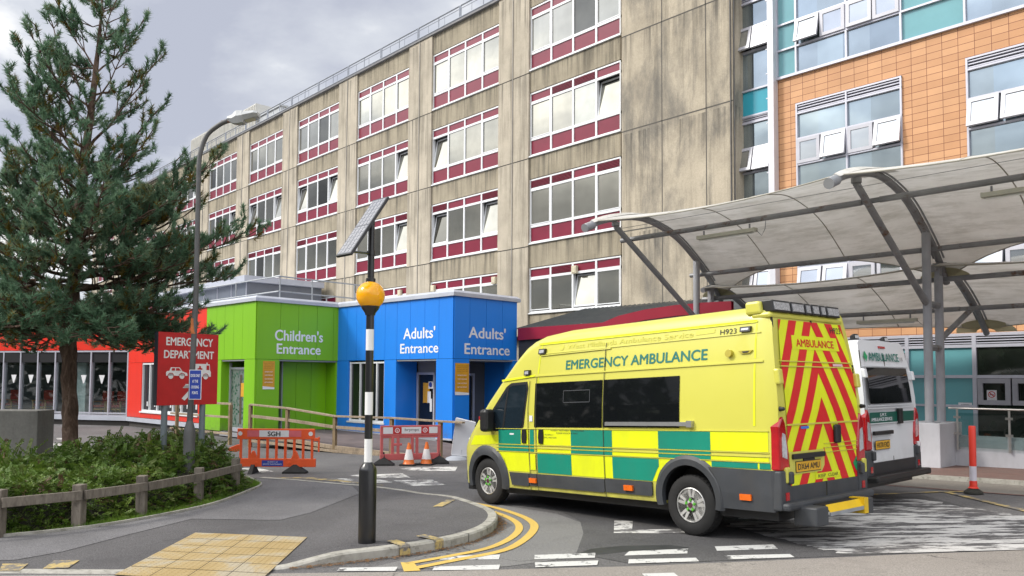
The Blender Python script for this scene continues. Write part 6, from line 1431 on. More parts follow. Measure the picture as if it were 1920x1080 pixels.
for i in range(len(FP) - 1):
    a, c = Vector((*FP[i], 0)), Vector((*FP[i + 1], 0)); d = (c - a).normalized(); n = Vector((d.y, -d.x, 0)); L_ = (c - a).length
    b = MB(); za, zc = g(a.x) + .40, g(c.x) + .40
    for s_ in (0,):
        vs = [p + n * o + Vector((0, 0, z + h)) for p, z in ((a - d * -.005, za), (c + d * -.005, zc)) for o in (.078, .125) for h in (0, .125)]
        b.add(vs, [(0, 1, 3, 2), (4, 6, 7, 5), (0, 4, 5, 1), (2, 3, 7, 6), (1, 5, 7, 3), (0, 2, 6, 4)])
    b.build('rail', M_tim, kr, bevel=.006)
b = MB()
for i, (x, y) in enumerate(FP):
    d = Vector((.6, -.6, 0)).normalized()
    for s_ in (-.04, .04): b.lathe([(.012, 0), (.0, .006)], 8, M=Matrix.Translation((x + .10 + s_ * .5, y - .08 + s_, g(x) + .46)) @ Matrix.Rotation(R_(90), 4, 'Y'))
b.build('bolt', M_black, kr)
e_ = [(-16.35, 7.47), (-15.58, 7.29), (-14.91, 7.08), (-14.27, 6.57), (-12.97, 5.34), (-12.32, 4.28), (-11.98, 3.42), (-11.92, 2.76), (-11.98, 2.17), (-12.1, .8)]
e_ = [(v.x, v.y) for v in smooth_path([(x, y, 0) for x, y in e_])]
b = MB(); i_ = offs(e_, -.05); i_ = i_ if math.dist(i_[20], (-17, 3)) < math.dist(e_[20], (-17, 3)) else offs(e_, .05)
for k in range(len(e_) - 1): 
    q = [(e_[k], i_[k]), (e_[k + 1], i_[k + 1])]; b.add([(*q[0][0], g(q[0][0][0])), (*q[1][0], g(q[1][0][0])), (*q[1][0], g(q[1][0][0]) + .05), (*q[0][0], g(q[0][0][0]) + .05), (*q[1][1], g(q[1][1][0]) + .05), (*q[0][1], g(q[0][1][0]) + .05)], [(0, 1, 2, 3), (3, 2, 4, 5)])
b.build('bed_edging', M_kerb)['kind'] = 'structure'
# ------------------------------------------------------------------ concrete block at the left edge
b = MB(); d = Vector((-.676, -.736, 0)); n = Vector((-.736, .676, 0)); o0 = Vector((-18.82, 4.0, 0)); b.obox(o0, d, n, 0, 3.2, -.05, 1.48, 0, .6); o = b.build('concrete_wall', concrete('dark_concrete', (.19, .185, .17), .3), None, bevel=.02); tag(o, 'low dark concrete wall behind the shrubs at the left edge', 'wall')
# ------------------------------------------------------------------ timber handrail and ramp
A_ = Vector((-17.19, 13.21, 0)); B_ = Vector((-20.8, 12.11, 0)); hd_ = (B_ - A_).normalized(); hn = Vector((hd_.y, -hd_.x, 0)); hn = hn if hn.y > 0 else -hn
th = empty('timber_handrail', (-20.5, 12.3, .05), 'timber handrail along the ramp to the coloured entrances', 'handrail')
S0 = [-.75, 0, 1.67, 3.79, 5.73, 7.36]; ZB = [0, .0, .01, .02, .1, .2]; ZT_ = [1.04, 1.05, 1.09, 1.08, 1.27, 1.35]
for s_, zb, zt in list(zip(S0, ZB, ZT_))[1:]:
    p = A_ + hd_ * s_; MB().obox(p, hd_, hn, -.05, .05, -.1, zt - .02, -.05, .05).build('post', M_tim3, th, bevel=.005)
def rails(pts, w_, h): 
    for (s0, z0_), (s1, z1_) in zip(pts, pts[1:]):
        a, c = A_ + hd_ * s0, A_ + hd_ * s1; b = MB(); b.add([p + hn * o + Vector((0, 0, z + k)) for p, z in ((a, z0_), (c, z1_)) for o in (-w_, w_) for k in (-h, 0)], [(0, 1, 3, 2), (4, 6, 7, 5), (0, 4, 5, 1), (2, 3, 7, 6), (1, 5, 7, 3), (0, 2, 6, 4)]); b.build('rail', M_tim2, th, bevel=.004)
rails([(s_, z + .02) for s_, z in zip(S0, ZT_)], .075, .05); rails([(1.67, .76), (3.79, .80), (5.73, .95), (7.36, 1.03)], .03, .09); rails([(-.1, .10), (1.67, .14), (3.79, .22), (5.73, .36), (7.36, .42)], .045, .11); rails([(1.0, .06), (3.79, .10), (7.36, .25)], .06, .08)
p1 = GC - bd * 2.6 - bn * 1.6; p0 = A_ + hd_ * 7.5
for t_ in (0.22, 1.0):
    p = p0.lerp(p1, t_); MB().obox(p, bd, bn, -.05, .05, -.1, 1.3, -.05, .05).build('post', M_tim3, th, bevel=.005)
for z in (1.3, .86, .32):
    a, c = p0.lerp(p1, .22), p1 - bd * .6; d_ = (c - a).normalized(); n_ = Vector((-d_.y, d_.x, 0)); MB().obox(a, d_, n_, 0, (c - a).length, z, z + .07, -.06, .0).build('rail', M_tim2, th, bevel=.004)
dk = [A_ + hd_ * -.3, A_ + hd_ * 7.4, A_ + hd_ * 7.4 + hn * 2, GC + bn * 1.0, IC, C_ + bd * 1.2]
zs_ = [.02, .30, .30, .30, .22, .05]
P_ = [tuple(A_ + hd_ * -.5 + hn * .06) + (), ]
b = MB(); q = [A_ + hd_ * s_ for s_ in (-.4, 1.67, 3.79, 5.73, 7.4)]; far = [C_ + bd * 1.5 - bn * .3, C_ - bd * .6 - bn * .05, C_ - bd * 3 - bn * .05, C_ - bd * 6.5 - bn * .05, GC + bn * 1.5 - bd * -.3]
zq = [.03, .10, .18, .28, .34]; zf = [.06, .15, .2, .24, .34]
b.add([p + hn * .05 + Vector((0, 0, z)) for p, z in zip(q, zq)] + [p + Vector((0, 0, z)) for p, z in zip(far, zf)], [(i, i + 1, 5 + i + 1, 5 + i) for i in range(4)]); o = b.build('ramp', mat('brown_ramp_surface', (.13, .10, .095), .9, 0, .25, 2)); o['kind'] = 'structure'
# ------------------------------------------------------------------ plastic barriers, cones, board, bollard
M_or = mat('orange_plastic', (.72, .095, .022), .42, 0, .07, 3); M_pk = mat('faded_red_plastic', (.50, .10, .10), .5, 0, .18, 3, .15)
def barrier(name, o0, o1, zb, mt, lab, style):
    o0, o1 = Vector(o0), Vector(o1); u = (o1 - o0).normalized(); n = Vector((u.y, -u.x, 0)); L_ = (o1 - o0).length
    r = empty(name, tuple(o0.lerp(o1, .5)), lab, 'barrier'); ob = lambda mb, a0, a1, z0, z1, d=.03, o_=0: mb.obox(o0, u, n, a0, a1, z0, z1, -d + o_, d + o_)
    H = .86; b = MB()
    e = .05
    if style == 0:
        ob(b, e, L_ - .03, zb + .62, zb + H); ob(b, .13, L_ - .0, zb + 0, zb + .19)
        for i in range(9): a = .13 + (L_ - .22) * i / 8; ob(b, a - .028, a + .028, zb + .17, zb + .64, .026)
        for k in (.42, 1.37): b.prism([(k - .10, zb + .18), (k + .10, zb + .18), (k + .025, zb + .36), (k - .025, zb + .36)], lambda a, z, d: o0 + u * a + n * d + Vector((0, 0, z)), -.027, .027)
        b.prism([(e, zb + .50), (-.14, zb + .42), (-.16, zb + .36), (.02, zb + .33), (.12, zb + .36), (.12, zb + .5)], lambda a, z, d: o0 + u * a + n * d + Vector((0, 0, z)), -.03, .03)
        ob(b, L_ - .05, L_ + .07, zb + .58, zb + .66); ob(b, L_ + .045, L_ + .08, zb + .34, zb + .68, .025)
    else:
        ob(b, e, L_ - e, zb + .60, zb + H); ob(b, e, L_ - e, zb + 0, zb + .16)
        for a in (.09, .36, .50, .86, .98, L_ - .10): ob(b, a - .035, a + .035, zb + .14, zb + .62, .026)
        ob(b, .36, .60, zb + .36, zb + .42, .025); ob(b, .1, L_ - .1, zb + .55, zb + .6, .02)
    b.build('panel', mt, r, bevel=.012)
    fs = n if n.dot(Vector((1, -1, 0))) > 0 else -n
    F = lambda d: (lambda a, z: o0 + u * a + fs * d + Vector((0, 0, z)))
    if style == 0:
        for x0_, x1_ in ((.28, .55), (1.22, 1.50)): q = MB(); brd(q, F(.0), F(.033), x0_, x1_, zb + .68, zb + .82); q.build('red_strip', mat('pink_reflective', (.60, .13, .15), .4, 0, .1, 6), r)
        q = MB(); brd(q, F(.0), F(.0334), .55, 1.22, zb + .675, zb + .825); q.build('white_strip', mat('white_reflective', (.66, .65, .66), .4, 0, .06, 6), r)
        q = MB(); text(q, 'SGH', F(.036), .74, 1.03, zb + .69, zb + .80, .05); q.build('lettering', M_blk, r)
        q = MB(); brd(q, F(.0), F(.033), .62, 1.10, zb + .02, zb + .15); q.build('blue_label', mat('sign_blue', (.012, .05, .33), .4), r); q = MB(); text(q, 'PROPERTY OF', F(.036), .75, .98, zb + .10, zb + .125, .0); text(q, 'ESTATES MAINTENANCE', F(.036), .65, 1.07, zb + .05, zb + .078, 0); q.build('label_lettering', M_let, r)
        q = MB(); 
        for a in (.12, L_ - .12): q.add([F(.034)(a + .05 * math.cos(k * .5236), zb + .75 + .05 * math.sin(k * .5236)) for k in range(12)], [tuple(range(12))])
        q.build('round_reflector', mat('white_reflective', (.66, .65, .66), .4, 0, .06, 6), r)
        q = MB()
        for a in (.50, 1.24): q.lathe([(.0, .0), (.035, .0), (.03, .012), (0, .012)], 14, M=Matrix.Translation(F(.028)(a, zb + .09)) @ fs.to_track_quat('Z', 'Y').to_matrix().to_4x4())
        q.build('boss', mt, r)
    else:
        q = MB(); brd(q, F(.0), F(.033), .12, L_ - .14, zb + .66, zb + .82); q.build('white_strip', mat('white_reflective', (.66, .65, .66), .4, 0, .06, 6), r)
        q = MB(); m0 = .36; brd(q, F(.0), F(.035), m0, m0 + .22, zb + .66, zb + .82); brd(q, F(.0), F(.035), L_ - .56, L_ - .36, zb + .66, zb + .82); q.build('red_block', mat('sign_red', (.47, .012, .012), .33), r)
        q = MB()
        for a in (m0 + .11, L_ - .46):
            n_ = 18; q.add([F(.037)(a + rr_ * math.cos(2 * math.pi * k / n_), zb + .74 + rr_ * math.sin(2 * math.pi * k / n_)) for rr_ in (.045, .06) for k in range(n_)], [(k, (k + 1) % n_, n_ + (k + 1) % n_, n_ + k) for k in range(n_)]); text(q, 'b', F(.037), a - .016, a + .018, zb + .71, zb + .775, .03)
        q.build('white_roundel', M_let, r); q = MB(); text(q, 'brympt', F(.037), m0 + .30, L_ - .62, zb + .70, zb + .79, .0); q.build('lettering', M_blk, r)
    q = MB()
    for a in ((.42, 1.37) if style == 0 else (.14, L_ - .1)):
        p = o0 + u * a; z = g(p.x) + .0
        if style == 0 and a < 1: q.add([p + n * d + u * c + Vector((0, 0, zz_)) for d, c, zz_ in ((-.27, -.05, z), (.27, -.05, z), (.27, .05, z), (-.27, .05, z), (-.05, -.04, z + .2), (.05, -.04, z + .2), (.05, .04, z + .2), (-.05, .04, z + .2))], [(0, 1, 5, 4), (1, 2, 6, 5), (2, 3, 7, 6), (3, 0, 4, 7), (4, 5, 6, 7)])
        else: 
            w_ = Vector((.676, .736, 0)); v_ = Vector((-.736, .676, 0)); q.add([p + w_ * c + v_ * d + Vector((0, 0, zz_)) for c, d, zz_ in ((-.27, -.12, z), (.27, -.12, z), (.27, .12, z), (-.27, .12, z), (-.26, -.12, z + .04), (.26, -.12, z + .04), (.26, .12, z + .04), (-.26, .12, z + .04), (-.035, -.03, z + .20), (.035, -.03, z + .20), (.035, .03, z + .20), (-.035, .03, z + .20), (-.02, -.02, z + .33), (.02, -.02, z + .33), (.02, .02, z + .33), (-.02, .02, z + .33))], [(k * 4 + i, k * 4 + (i + 1) % 4, k * 4 + 4 + (i + 1) % 4, k * 4 + 4 + i) for k in range(3) for i in range(4)] + [(12, 13, 14, 15)])
        q.build('rubber_foot', M_rubber, r); q = MB()
    return r
barrier('safety_barrier', (-17.60, 7.69, 0), (-16.36, 9.04, 0), .175, M_or, 'orange plastic barrier with SGH on its white strip', 0)
barrier('safety_barrier', (-16.86, 11.02, 0), (-16.20, 12.52, 0), .155, M_pk, 'faded red and white plastic barrier behind the two cones', 1)
def cone(x, y, h, lab, tilt=0):
    r = empty('traffic_cone', (x, y, g(x)), lab, 'traffic cone', 'traffic cones by the red barrier', rot=(0, tilt, .6))
    b = MB(); b.box((-.19, -.19, 0), (.19, .19, .045)); b.build('base', M_rubber, r, world=False, bevel=.012)
    b = MB(); b.lathe([(.155, .04), (.135, .06), (.118, .15)], 24); b.lathe([(.066, .40), (.035, h - .03), (.028, h), (.0, h)], 24); b.build('cone', mat('cone_orange', (.66, .14, .012), .4, 0, .15, 5, .2), r, world=False)
    b = MB(); b.lathe([(.1185, .15), (.0665, .40)], 24); b.build('reflective_sleeve', mat('cone_white', (.66, .63, .62), .4, 0, .1, 8), r, world=False)
cone(-16.36, 11.60, .56, 'orange and white cone in front of the red barrier, the one nearer the beacon pole'); cone(-16.18, 12.0, .57, 'orange and white cone in front of the red barrier, the one nearer the ambulance', .02)
# pavement board with a blank back
ab = empty('pavement_board', (-16.6, 13.4, .03), 'blank white swing board leaning on a grey base by the handrail end', 'board')
c_ = [v - Vector((.676, .736, 0)) * .26 for v in [Vector((-16.70, 13.55, .17)), Vector((-16.33, 13.93, .12)), Vector((-16.26, 14.0, 1.02)), Vector((-16.60, 13.62, 1.14))]]
u_ = (c_[1] - c_[0]).normalized(); n_ = u_.cross((c_[3] - c_[0]).normalized())
b = MB(); b.add([p + n_ * d for d in (-.02, .02) for p in c_], [(3, 2, 1, 0), (4, 5, 6, 7), (0, 1, 5, 4), (1, 2, 6, 5), (2, 3, 7, 6), (3, 0, 4, 7)]); b.build('panel', mat('board_white', (.56, .57, .60), .4, 0, .04, 2), ab)
b = MB()
for i in range(4): b.tube([c_[i], c_[(i + 1) % 4]], .022, 8)
b.build('frame', mat('board_frame', (.62, .63, .65), .35, .4, .05, 4), ab)
b = MB(); b.lathe([(.0, .12), (.14, .12), (.30, .07), (.36, .0)], 24, M=Matrix.Translation((-16.80, 13.47, .02)) @ Matrix.Scale(.8, 4, (1, 0, 0))); b.tube([(-16.71, 13.53, .1), (-16.68, 13.55, .3)], .02, 6); b.build('base', mat('board_base', (.36, .38, .42), .45, 0, .1, 4), ab)
# flexible post by the right hand pavement
fx = (-4.72, 15.0, g(-4.72) + .013); fp = empty('flexible_bollard', fx, 'red and white flexible post on a black rubber base', 'bollard')
b = MB(); b.lathe([(.15, 0), (.145, .03), (.10, .065), (.07, .085), (.07, .10)], 28, fx); b.build('base', mat('scuffed_rubber', (.025, .024, .018), .8, 0, .5, 30), fp)
M_fr = mat('flexible_red', (.68, .045, .025), .4, 0, .05, 4); b = MB(); b.lathe([(.085, .09), (.062, .11), (.058, .20), (.055, .215)], 24, fx); b.lathe([(.055, .46), (.055, 1.12), (.05, 1.14), (0, 1.14)], 24, fx); b.build('post', M_fr, fp)
b = MB(); b.lathe([(.0555, .215), (.0555, .46)], 24, fx); b.build('reflective_band', mat('lilac_white_band', (.58, .54, .60), .4), fp)
# ------------------------------------------------------------------ waiting room chairs and a seated visitor
M_cr = mat('red_chair_fabric', (.28, .025, .018), .8, 0, .15, 6); M_wd = mat('chair_wood', (.42, .26, .10), .5, 0, .15, 6)
def chair(a, d, lab, rot=0):
    p = RE + gu * a + gin * d; r = empty('waiting_chair', (p.x, p.y, .42), lab, 'chair', 'chairs in the waiting room', rot=(0, 0, math.atan2(gu.y, gu.x) + rot))
    b = MB(); b.box((-.32, -.3, .36), (.32, .3, .47)); b.build('seat', M_cr, r, world=False, bevel=.03)
    b = MB(); b.box((-.32, -.36, .45), (.32, -.26, 1.12)); b.build('backrest', M_cr, r, world=False, bevel=.05)
    for s_ in (-1, 1):
        b = MB(); b.box((s_ * .37 - .025, -.32, 0), (s_ * .37 + .025, -.26, .62)); b.box((s_ * .37 - .025, .22, 0), (s_ * .37 + .025, .28, .62)); b.box((s_ * .37 - .03, -.34, .60), (s_ * .37 + .03, .32, .65)); b.build('leg', M_wd, r, world=False)
    b = MB(); b.box((-.35, -.3, .25), (.35, -.26, .31)); b.box((-.35, .22, .25), (.35, .26, .31)); b.build('frame', M_wd, r, world=False)
for a, d, lab in ((1.35, .9, 'red waiting chair behind the glass, the one closest to the red wall end'), (2.2, .9, 'red waiting chair behind the glass next to the white column'), (4.0, 1.0, 'red waiting chair half hidden just right of the pine trunk'), (6.0, 1.2, 'red waiting chair behind the glass just left of the pine trunk'), (8.3, 1.4, 'red waiting chair at the elbow of the seated visitor')): chair(a, d, lab)
def skin_body(name, joints, bones, mt, parent=None, sub=2):
    me = bpy.data.meshes.new(name); me.from_pydata([j[0] for j in joints], bones, []); o = bpy.data.objects.new(name, me); col.objects.link(o)
    sk = o.modifiers.new('skin', 'SKIN'); o.data.skin_vertices[0].data[0].use_root = True
    for i, j in enumerate(joints): rr_ = j[1]; o.data.skin_vertices[0].data[i].radius = rr_ if isinstance(rr_, tuple) else (rr_, rr_)
    sb = o.modifiers.new('sub', 'SUBSURF'); sb.levels = sub; sb.render_levels = sub
    dg = bpy.context.evaluated_depsgraph_get(); dg.update(); m2 = bpy.data.meshes.new_from_object(o.evaluated_get(dg)); o.modifiers.clear(); o.data = m2; m2.materials.append(mt); m2.polygons.foreach_set('use_smooth', [True] * len(m2.polygons))
    if parent: o.parent = parent
    return o
pp_ = RE + gu * 8.9 + gin * 1.3
ps = empty('person', (pp_.x, pp_.y, .42), 'seated visitor in a grey hooded jacket behind the waiting room glass', 'person', rot=(0, 0, math.atan2(gu.y, gu.x)))
body = skin_body('body', [((0, 0, .52), (.15, .12)), ((.02, 0, .75), (.15, .11)), ((.0, 0, .98), (.17, .11)), ((0.02, 0, 1.10), .055), ((.04, 0, 1.24), (.075, .09)), ((.05, 0, 1.32), .07),
    ((.02, .19, 1.0), .055), ((.10, .24, .78), .045), ((.32, .18, .70), .035), ((.42, .14, .70), .03), ((.02, -.19, 1.0), .055), ((.10, -.24, .78), .045), ((.32, -.18, .70), .035), ((.42, -.14, .70), .03),
    ((.10, .1, .50), .085), ((.45, .11, .50), .065), ((.47, .11, .10), .045), ((.60, .11, .05), .04), ((.10, -.1, .50), .085), ((.45, -.11, .50), .065), ((.47, -.11, .10), .045), ((.60, -.11, .05), .04)],
    [(0, 1), (1, 2), (2, 3), (3, 4), (4, 5), (2, 6), (6, 7), (7, 8), (8, 9), (2, 10), (10, 11), (11, 12), (12, 13), (0, 14), (14, 15), (15, 16), (16, 17), (0, 18), (18, 19), (19, 20), (20, 21)], mat('dark_trousers', (.03, .03, .04), .8), ps)
jk = skin_body('jacket', [((0, 0, .55), (.18, .15)), ((.02, 0, .78), (.18, .135)), ((0, 0, .99), (.195, .13)), ((.0, 0, 1.08), (.10, .10)), ((.02, .20, 1.0), .075), ((.10, .25, .78), .062), ((.30, .19, .70), .05), ((.02, -.20, 1.0), .075), ((.10, -.25, .78), .062), ((.30, -.19, .70), .05)], [(0, 1), (1, 2), (2, 3), (2, 4), (4, 5), (5, 6), (2, 7), (7, 8), (8, 9)], mat('grey_jacket', (.26, .29, .33), .8), ps)
b = MB(); b.lathe([(.0, .125), (.07, .10), (.098, .03), (.09, -.05), (.07, -.08)], 16, M=Matrix.Translation((.03, 0, 1.28)) @ Matrix.Rotation(-.3, 4, 'Y')); b.build('hair', mat('dark_hair', (.02, .015, .012), .7), ps, world=False)
b = MB(); b.lathe([(.04, -.1), (.085, -.03), (.09, .04), (.06, .1), (0, .12)], 14, M=Matrix.Translation((.065, 0, 1.25))); b.add([(.15, -.012, 1.25), (.15, .012, 1.25), (.178, 0, 1.232), (.15, 0, 1.275)], [(0, 1, 2), (0, 2, 3), (1, 3, 2)]); b.build('face', mat('skin', (.45, .27, .20), .6), ps, world=False)
# ------------------------------------------------------------------ vegetation
def np_mesh(name, V, F, mats_, MI=None, parent=None, smooth=False):
    V = np.asarray(V, dtype=np.float32); F = np.asarray(F, dtype=np.int32)
    if parent is not None:
        I = np.array(inv_of(parent)); V = V @ I[:3, :3].T.astype(np.float32) + I[:3, 3].astype(np.float32)
    me = bpy.data.meshes.new(name); nv, nf, k = len(V), len(F), F.shape[1]
    me.vertices.add(nv); me.vertices.foreach_set('co', V.ravel()); me.loops.add(nf * k); me.loops.foreach_set('vertex_index', F.ravel()); me.polygons.add(nf)
    me.polygons.foreach_set('loop_start', np.arange(0, nf * k, k, dtype=np.int32)); me.polygons.foreach_set('loop_total', np.full(nf, k, dtype=np.int32))
    for m_ in mats_: me.materials.append(m_)
    if MI is not None: me.polygons.foreach_set('material_index', np.asarray(MI, dtype=np.int32))
    me.update(); me.validate(); o = bpy.data.objects.new(name, me); col.objects.link(o)
    if parent is not None: o.parent = parent
    return o
def leafmat(name, stops, trans=.25, scale=1.6, rough=.55):
    t = NT(name); p = t.pos(); t.set(rough, 0, .3); a = t.noise(p, scale, 3); f = t.noise(p, 16, 2); mxn = t.n('ShaderNodeMath', operation='ADD'); h = t.n('ShaderNodeMath', operation='MULTIPLY'); t.l(f, h.inputs[0]); h.inputs[1].default_value = .6
    t.l(a, mxn.inputs[0]); t.l(h.outputs[0], mxn.inputs[1]); s2 = t.n('ShaderNodeMath', operation='MULTIPLY'); t.l(mxn.outputs[0], s2.inputs[0]); s2.inputs[1].default_value = .625
    c = t.ramp(s2.outputs[0], stops); t.col(c); tr = t.n('ShaderNodeBsdfTranslucent'); t.l(c, tr.inputs[0]); mx = t.n('ShaderNodeMixShader'); mx.inputs[0].default_value = trans
    t.l(t.b.outputs[0], mx.inputs[1]); t.l(tr.outputs[0], mx.inputs[2]); t.l(mx.outputs[0], t.out.inputs[0]); return t.m
M_need = leafmat('pine_needles', [(.34, (.065, .13, .072)), (.5, (.125, .225, .135)), (.60, (.20, .29, .18)), (.72, (.28, .22, .04))], .42, 1.5)
M_need2 = leafmat('yellowed_needles', [(.35, (.10, .085, .018)), (.6, (.20, .135, .02))], .3)
def barkmat():
    t = NT('pine_bark'); t.set(.9, 0, .2); p = t.pos((1, 1, .35)); n = t.noise(p, 9, 8, .7, .8); t.col(t.ramp(n, [(.3, (.035, .022, .016)), (.5, (.10, .065, .047)), (.7, (.21, .15, .115))])); t.bump(n, 1.0, .04); return t.m
M_bark = barkmat()
RNG = np.random.default_rng(11); rr = random.Random(21)
Lt = Vector((.676, .736, 0)); Fw = Vector((-.736, .676, 0))
pt = empty('pine_tree', (-16.75, 4.1, .05), 'tall pine tree with a bare lower trunk rising from the shrub bed', 'tree')
T0 = Vector((-16.75, 4.1, 0))
TK = [(-.02, 0.0), (0.0, .8), (-.08, 2.0), (-.06, 3.2), (.05, 4.7), (.09, 6.2), (.20, 7.7), (.32, 9.1), (.36, 9.9)]   # lateral offset, z
tz_ = [t[1] for t in TK]; tr_ = [.16, .135, .125, .12, .10, .08, .055, .025, .008]
def trunk_at(z): return T0 + Lt * float(np.interp(z, tz_, [t[0] for t in TK])) + Fw * (.05 * math.sin(z)) + Vector((0, 0, z))
def trunk_r(z): return float(np.interp(z, tz_, tr_))
tb = MB(); zs2 = [i * .1 for i in range(100)]
n_ = 14; vs = []
for z in zs2:
    c = trunk_at(z); r = trunk_r(z)
    for k in range(n_):
        a = 2 * math.pi * k / n_; q = r * (1 + .10 * math.sin(3 * a + z * 2.3) * (1 if z < 3 else .3) + .07 * math.sin(7 * a - z * 9) + rr.uniform(-.05, .05)) + (.05 * math.exp(-(z / .25) ** 2))
        for kz, ka, kr_ in ((1.45, 3.4, .07), (2.15, 3.9, .06), (2.15, 5.6, .06), (2.75, 4.3, .06), (1.3, 5.9, .06)): q += kr_ * math.exp(-((z - kz) / .10) ** 2) * max(0, math.cos(a - ka)) ** 4
        vs.append((c.x + q * math.cos(a), c.y + q * math.sin(a), z))
tb.add(vs, [(i * n_ + k, i * n_ + (k + 1) % n_, (i + 1) * n_ + (k + 1) % n_, (i + 1) * n_ + k) for i in range(len(zs2) - 1) for k in range(n_)], True)
TP, TD, TS = [], [], []          # tufts: position, direction, size
limbs = MB(); cones_ = []
def tuft(p, d, s): TP.append(p); TD.append(d.normalized()); TS.append(s)
def twig(p, d, L_, lev):
    q = p.copy(); d = d.normalized(); n = max(2, int(L_ / .11)); path = [q.copy()]
    for i in range(n):
        d = (d + Vector((rr.gauss(0, .10), rr.gauss(0, .10), .085 + rr.gauss(0, .06)))).normalized(); q = q + d * (L_ / n); path.append(q.copy())
        if i >= n * .35: tuft(q, (d + Vector((rr.gauss(0, .35), rr.gauss(0, .35), rr.gauss(.12, .25)))), rr.uniform(.75, 1.05))
        if lev > 0 and i >= n * .3 and rr.random() < .62:
            s_ = d.cross(Vector((0, 0, 1))); s_ = s_.normalized() * rr.choice((-1, 1)); twig(q, (d * .7 + s_ * .75 + Vector((0, 0, .2))), L_ * rr.uniform(.35, .55), lev - 1)
    tuft(q, d + Vector((0, 0, .5)), 1.1); limbs.tube(path, [.012 * (1 - .6 * i / len(path)) for i in range(len(path))], 4, False)
def limb(z0, dx, dd, z1, sag=0, dens=1.0):
    a = trunk_at(z0); e = trunk_at(z0); e = T0 + Lt * (dx + .05) + Fw * dd + Vector((0, 0, z1)); L_ = (e - a).length; n = max(4, int(L_ / .22)); path = []
    for i in range(n + 1):
        t = i / n; p = a.lerp(e, t); p.z += -sag * math.sin(math.pi * t) * L_ + rr.gauss(0, .018); p += Lt * rr.gauss(0, .02) + Fw * rr.gauss(0, .02); path.append(p)
    limbs.tube(path, [max(.010, trunk_r(z0) * .42 * (1 - .85 * i / n)) for i in range(n + 1)], 6, False)
    for i in range(1, n + 1):
        t = i / n
        if t < .22: continue
        d = (path[i] - path[i - 1]).normalized(); s_ = d.cross(Vector((0, 0, 1))).normalized()
        for sg in ((1, -1) if rr.random() < .7 * dens else (rr.choice((1, -1)),)):
            l = L_ * .30 * (1.15 - t) + .22; l = min(l, .95) * rr.uniform(.7, 1.15)
            twig(path[i], d * .75 + s_ * sg * rr.uniform(.5, 1.0) + Vector((0, 0, rr.uniform(-.05, .45))), l, 1 if l > .4 else 0)
    twig(path[-1], (path[-1] - path[-2]) + Vector((0, 0, .08)), .4, 1)
# limbs seen against the sky and the facade
for q in ((4.15, 3.25, -.2, 4.85, .05), (3.9, 2.7, .3, 4.1, .03), (3.6, 2.1, -.4, 3.35, .02), (4.3, 1.9, -.6, 4.55, .03), (4.7, 2.45, .1, 6.35, .07), (4.6, 2.0, -.3, 5.6, .05), (5.0, 1.6, .5, 6.0, .04), (5.5, 1.35, -.3, 6.65, .05), (6.0, 1.30, .1, 7.2, .04), (6.55, 1.35, .0, 8.25, .06), (7.3, .8, -.2, 8.3, .04), (8.0, .95, .1, 9.0, .04), (8.5, .6, -.1, 9.5, .03),
          (5.3, -1.5, -.3, 6.6, .05), (5.6, -1.1, .2, 7.3, .05), (6.2, -1.15, 0, 8.4, .07), (6.8, -.8, -.3, 8.6, .05), (7.4, -.75, .2, 9.0, .05), (8.1, -.6, 0, 9.5, .04), (6.3, -1.6, .3, 7.9, .06), (4.9, -1.9, .2, 6.2, .05), (5.2, -2.0, .4, 6.0, .04), (4.6, -2.5, 0, 5.8, .05), (3.9, -2.7, -.3, 4.0, .02), (3.5, -2.6, .2, 3.4, .0), (4.3, -2.1, -.5, 5.0, .04), (4.4, -2.4, -.2, 5.4, .04), (4.0, -2.6, .3, 4.3, .03), (3.6, -2.4, -.4, 3.5, .02), (3.4, -1.9, .5, 3.0, .0), (3.3, 1.6, .3, 3.05, .0), (3.3, -2.6, .2, 2.85, .0), (3.3, -1.8, -.5, 2.75, .0), (3.2, -1.2, .8, 2.7, .0), (3.2, 1.2, -.6, 2.8, .0), (3.3, 2.0, .2, 2.75, .0), (3.2, .8, .9, 2.7, .0), (3.4, -3.0, -.2, 3.15, .0), (3.15, -.6, -1.0, 2.75, 0), (3.15, .4, -1.1, 2.8, 0), (3.5, -2.3, .8, 3.2, 0)): limb(*q)
for z0 in np.arange(3.3, 9.6, .27):
    for k in range(5 if z0 < 5.2 else (1 if z0 > 6 else 2)):
        az = rr.uniform(0, 6.28); R = float(np.interp(z0, [3.2, 4.5, 5.5, 7, 8.5, 9.5], [2.2, 2.4, 1.75, 1.05, .7, .3])) * rr.uniform(.6, 1.0); dx = math.cos(az) * R; dd = math.sin(az) * R
        if dx > .9 and z0 > 5.0: dx *= .5
        limb(float(z0), dx, dd, float(z0) + R * rr.uniform(.15, .6) * (.35 if z0 < 4.2 else 1), .04, .8)
for i in range(16): az = rr.uniform(0, 6.28); R = rr.uniform(1.4, 2.9); limb(rr.uniform(3.1, 3.7), math.cos(az) * R * (1 if math.cos(az) < 0 else .75), math.sin(az) * R, rr.uniform(2.75, 3.2), .02)
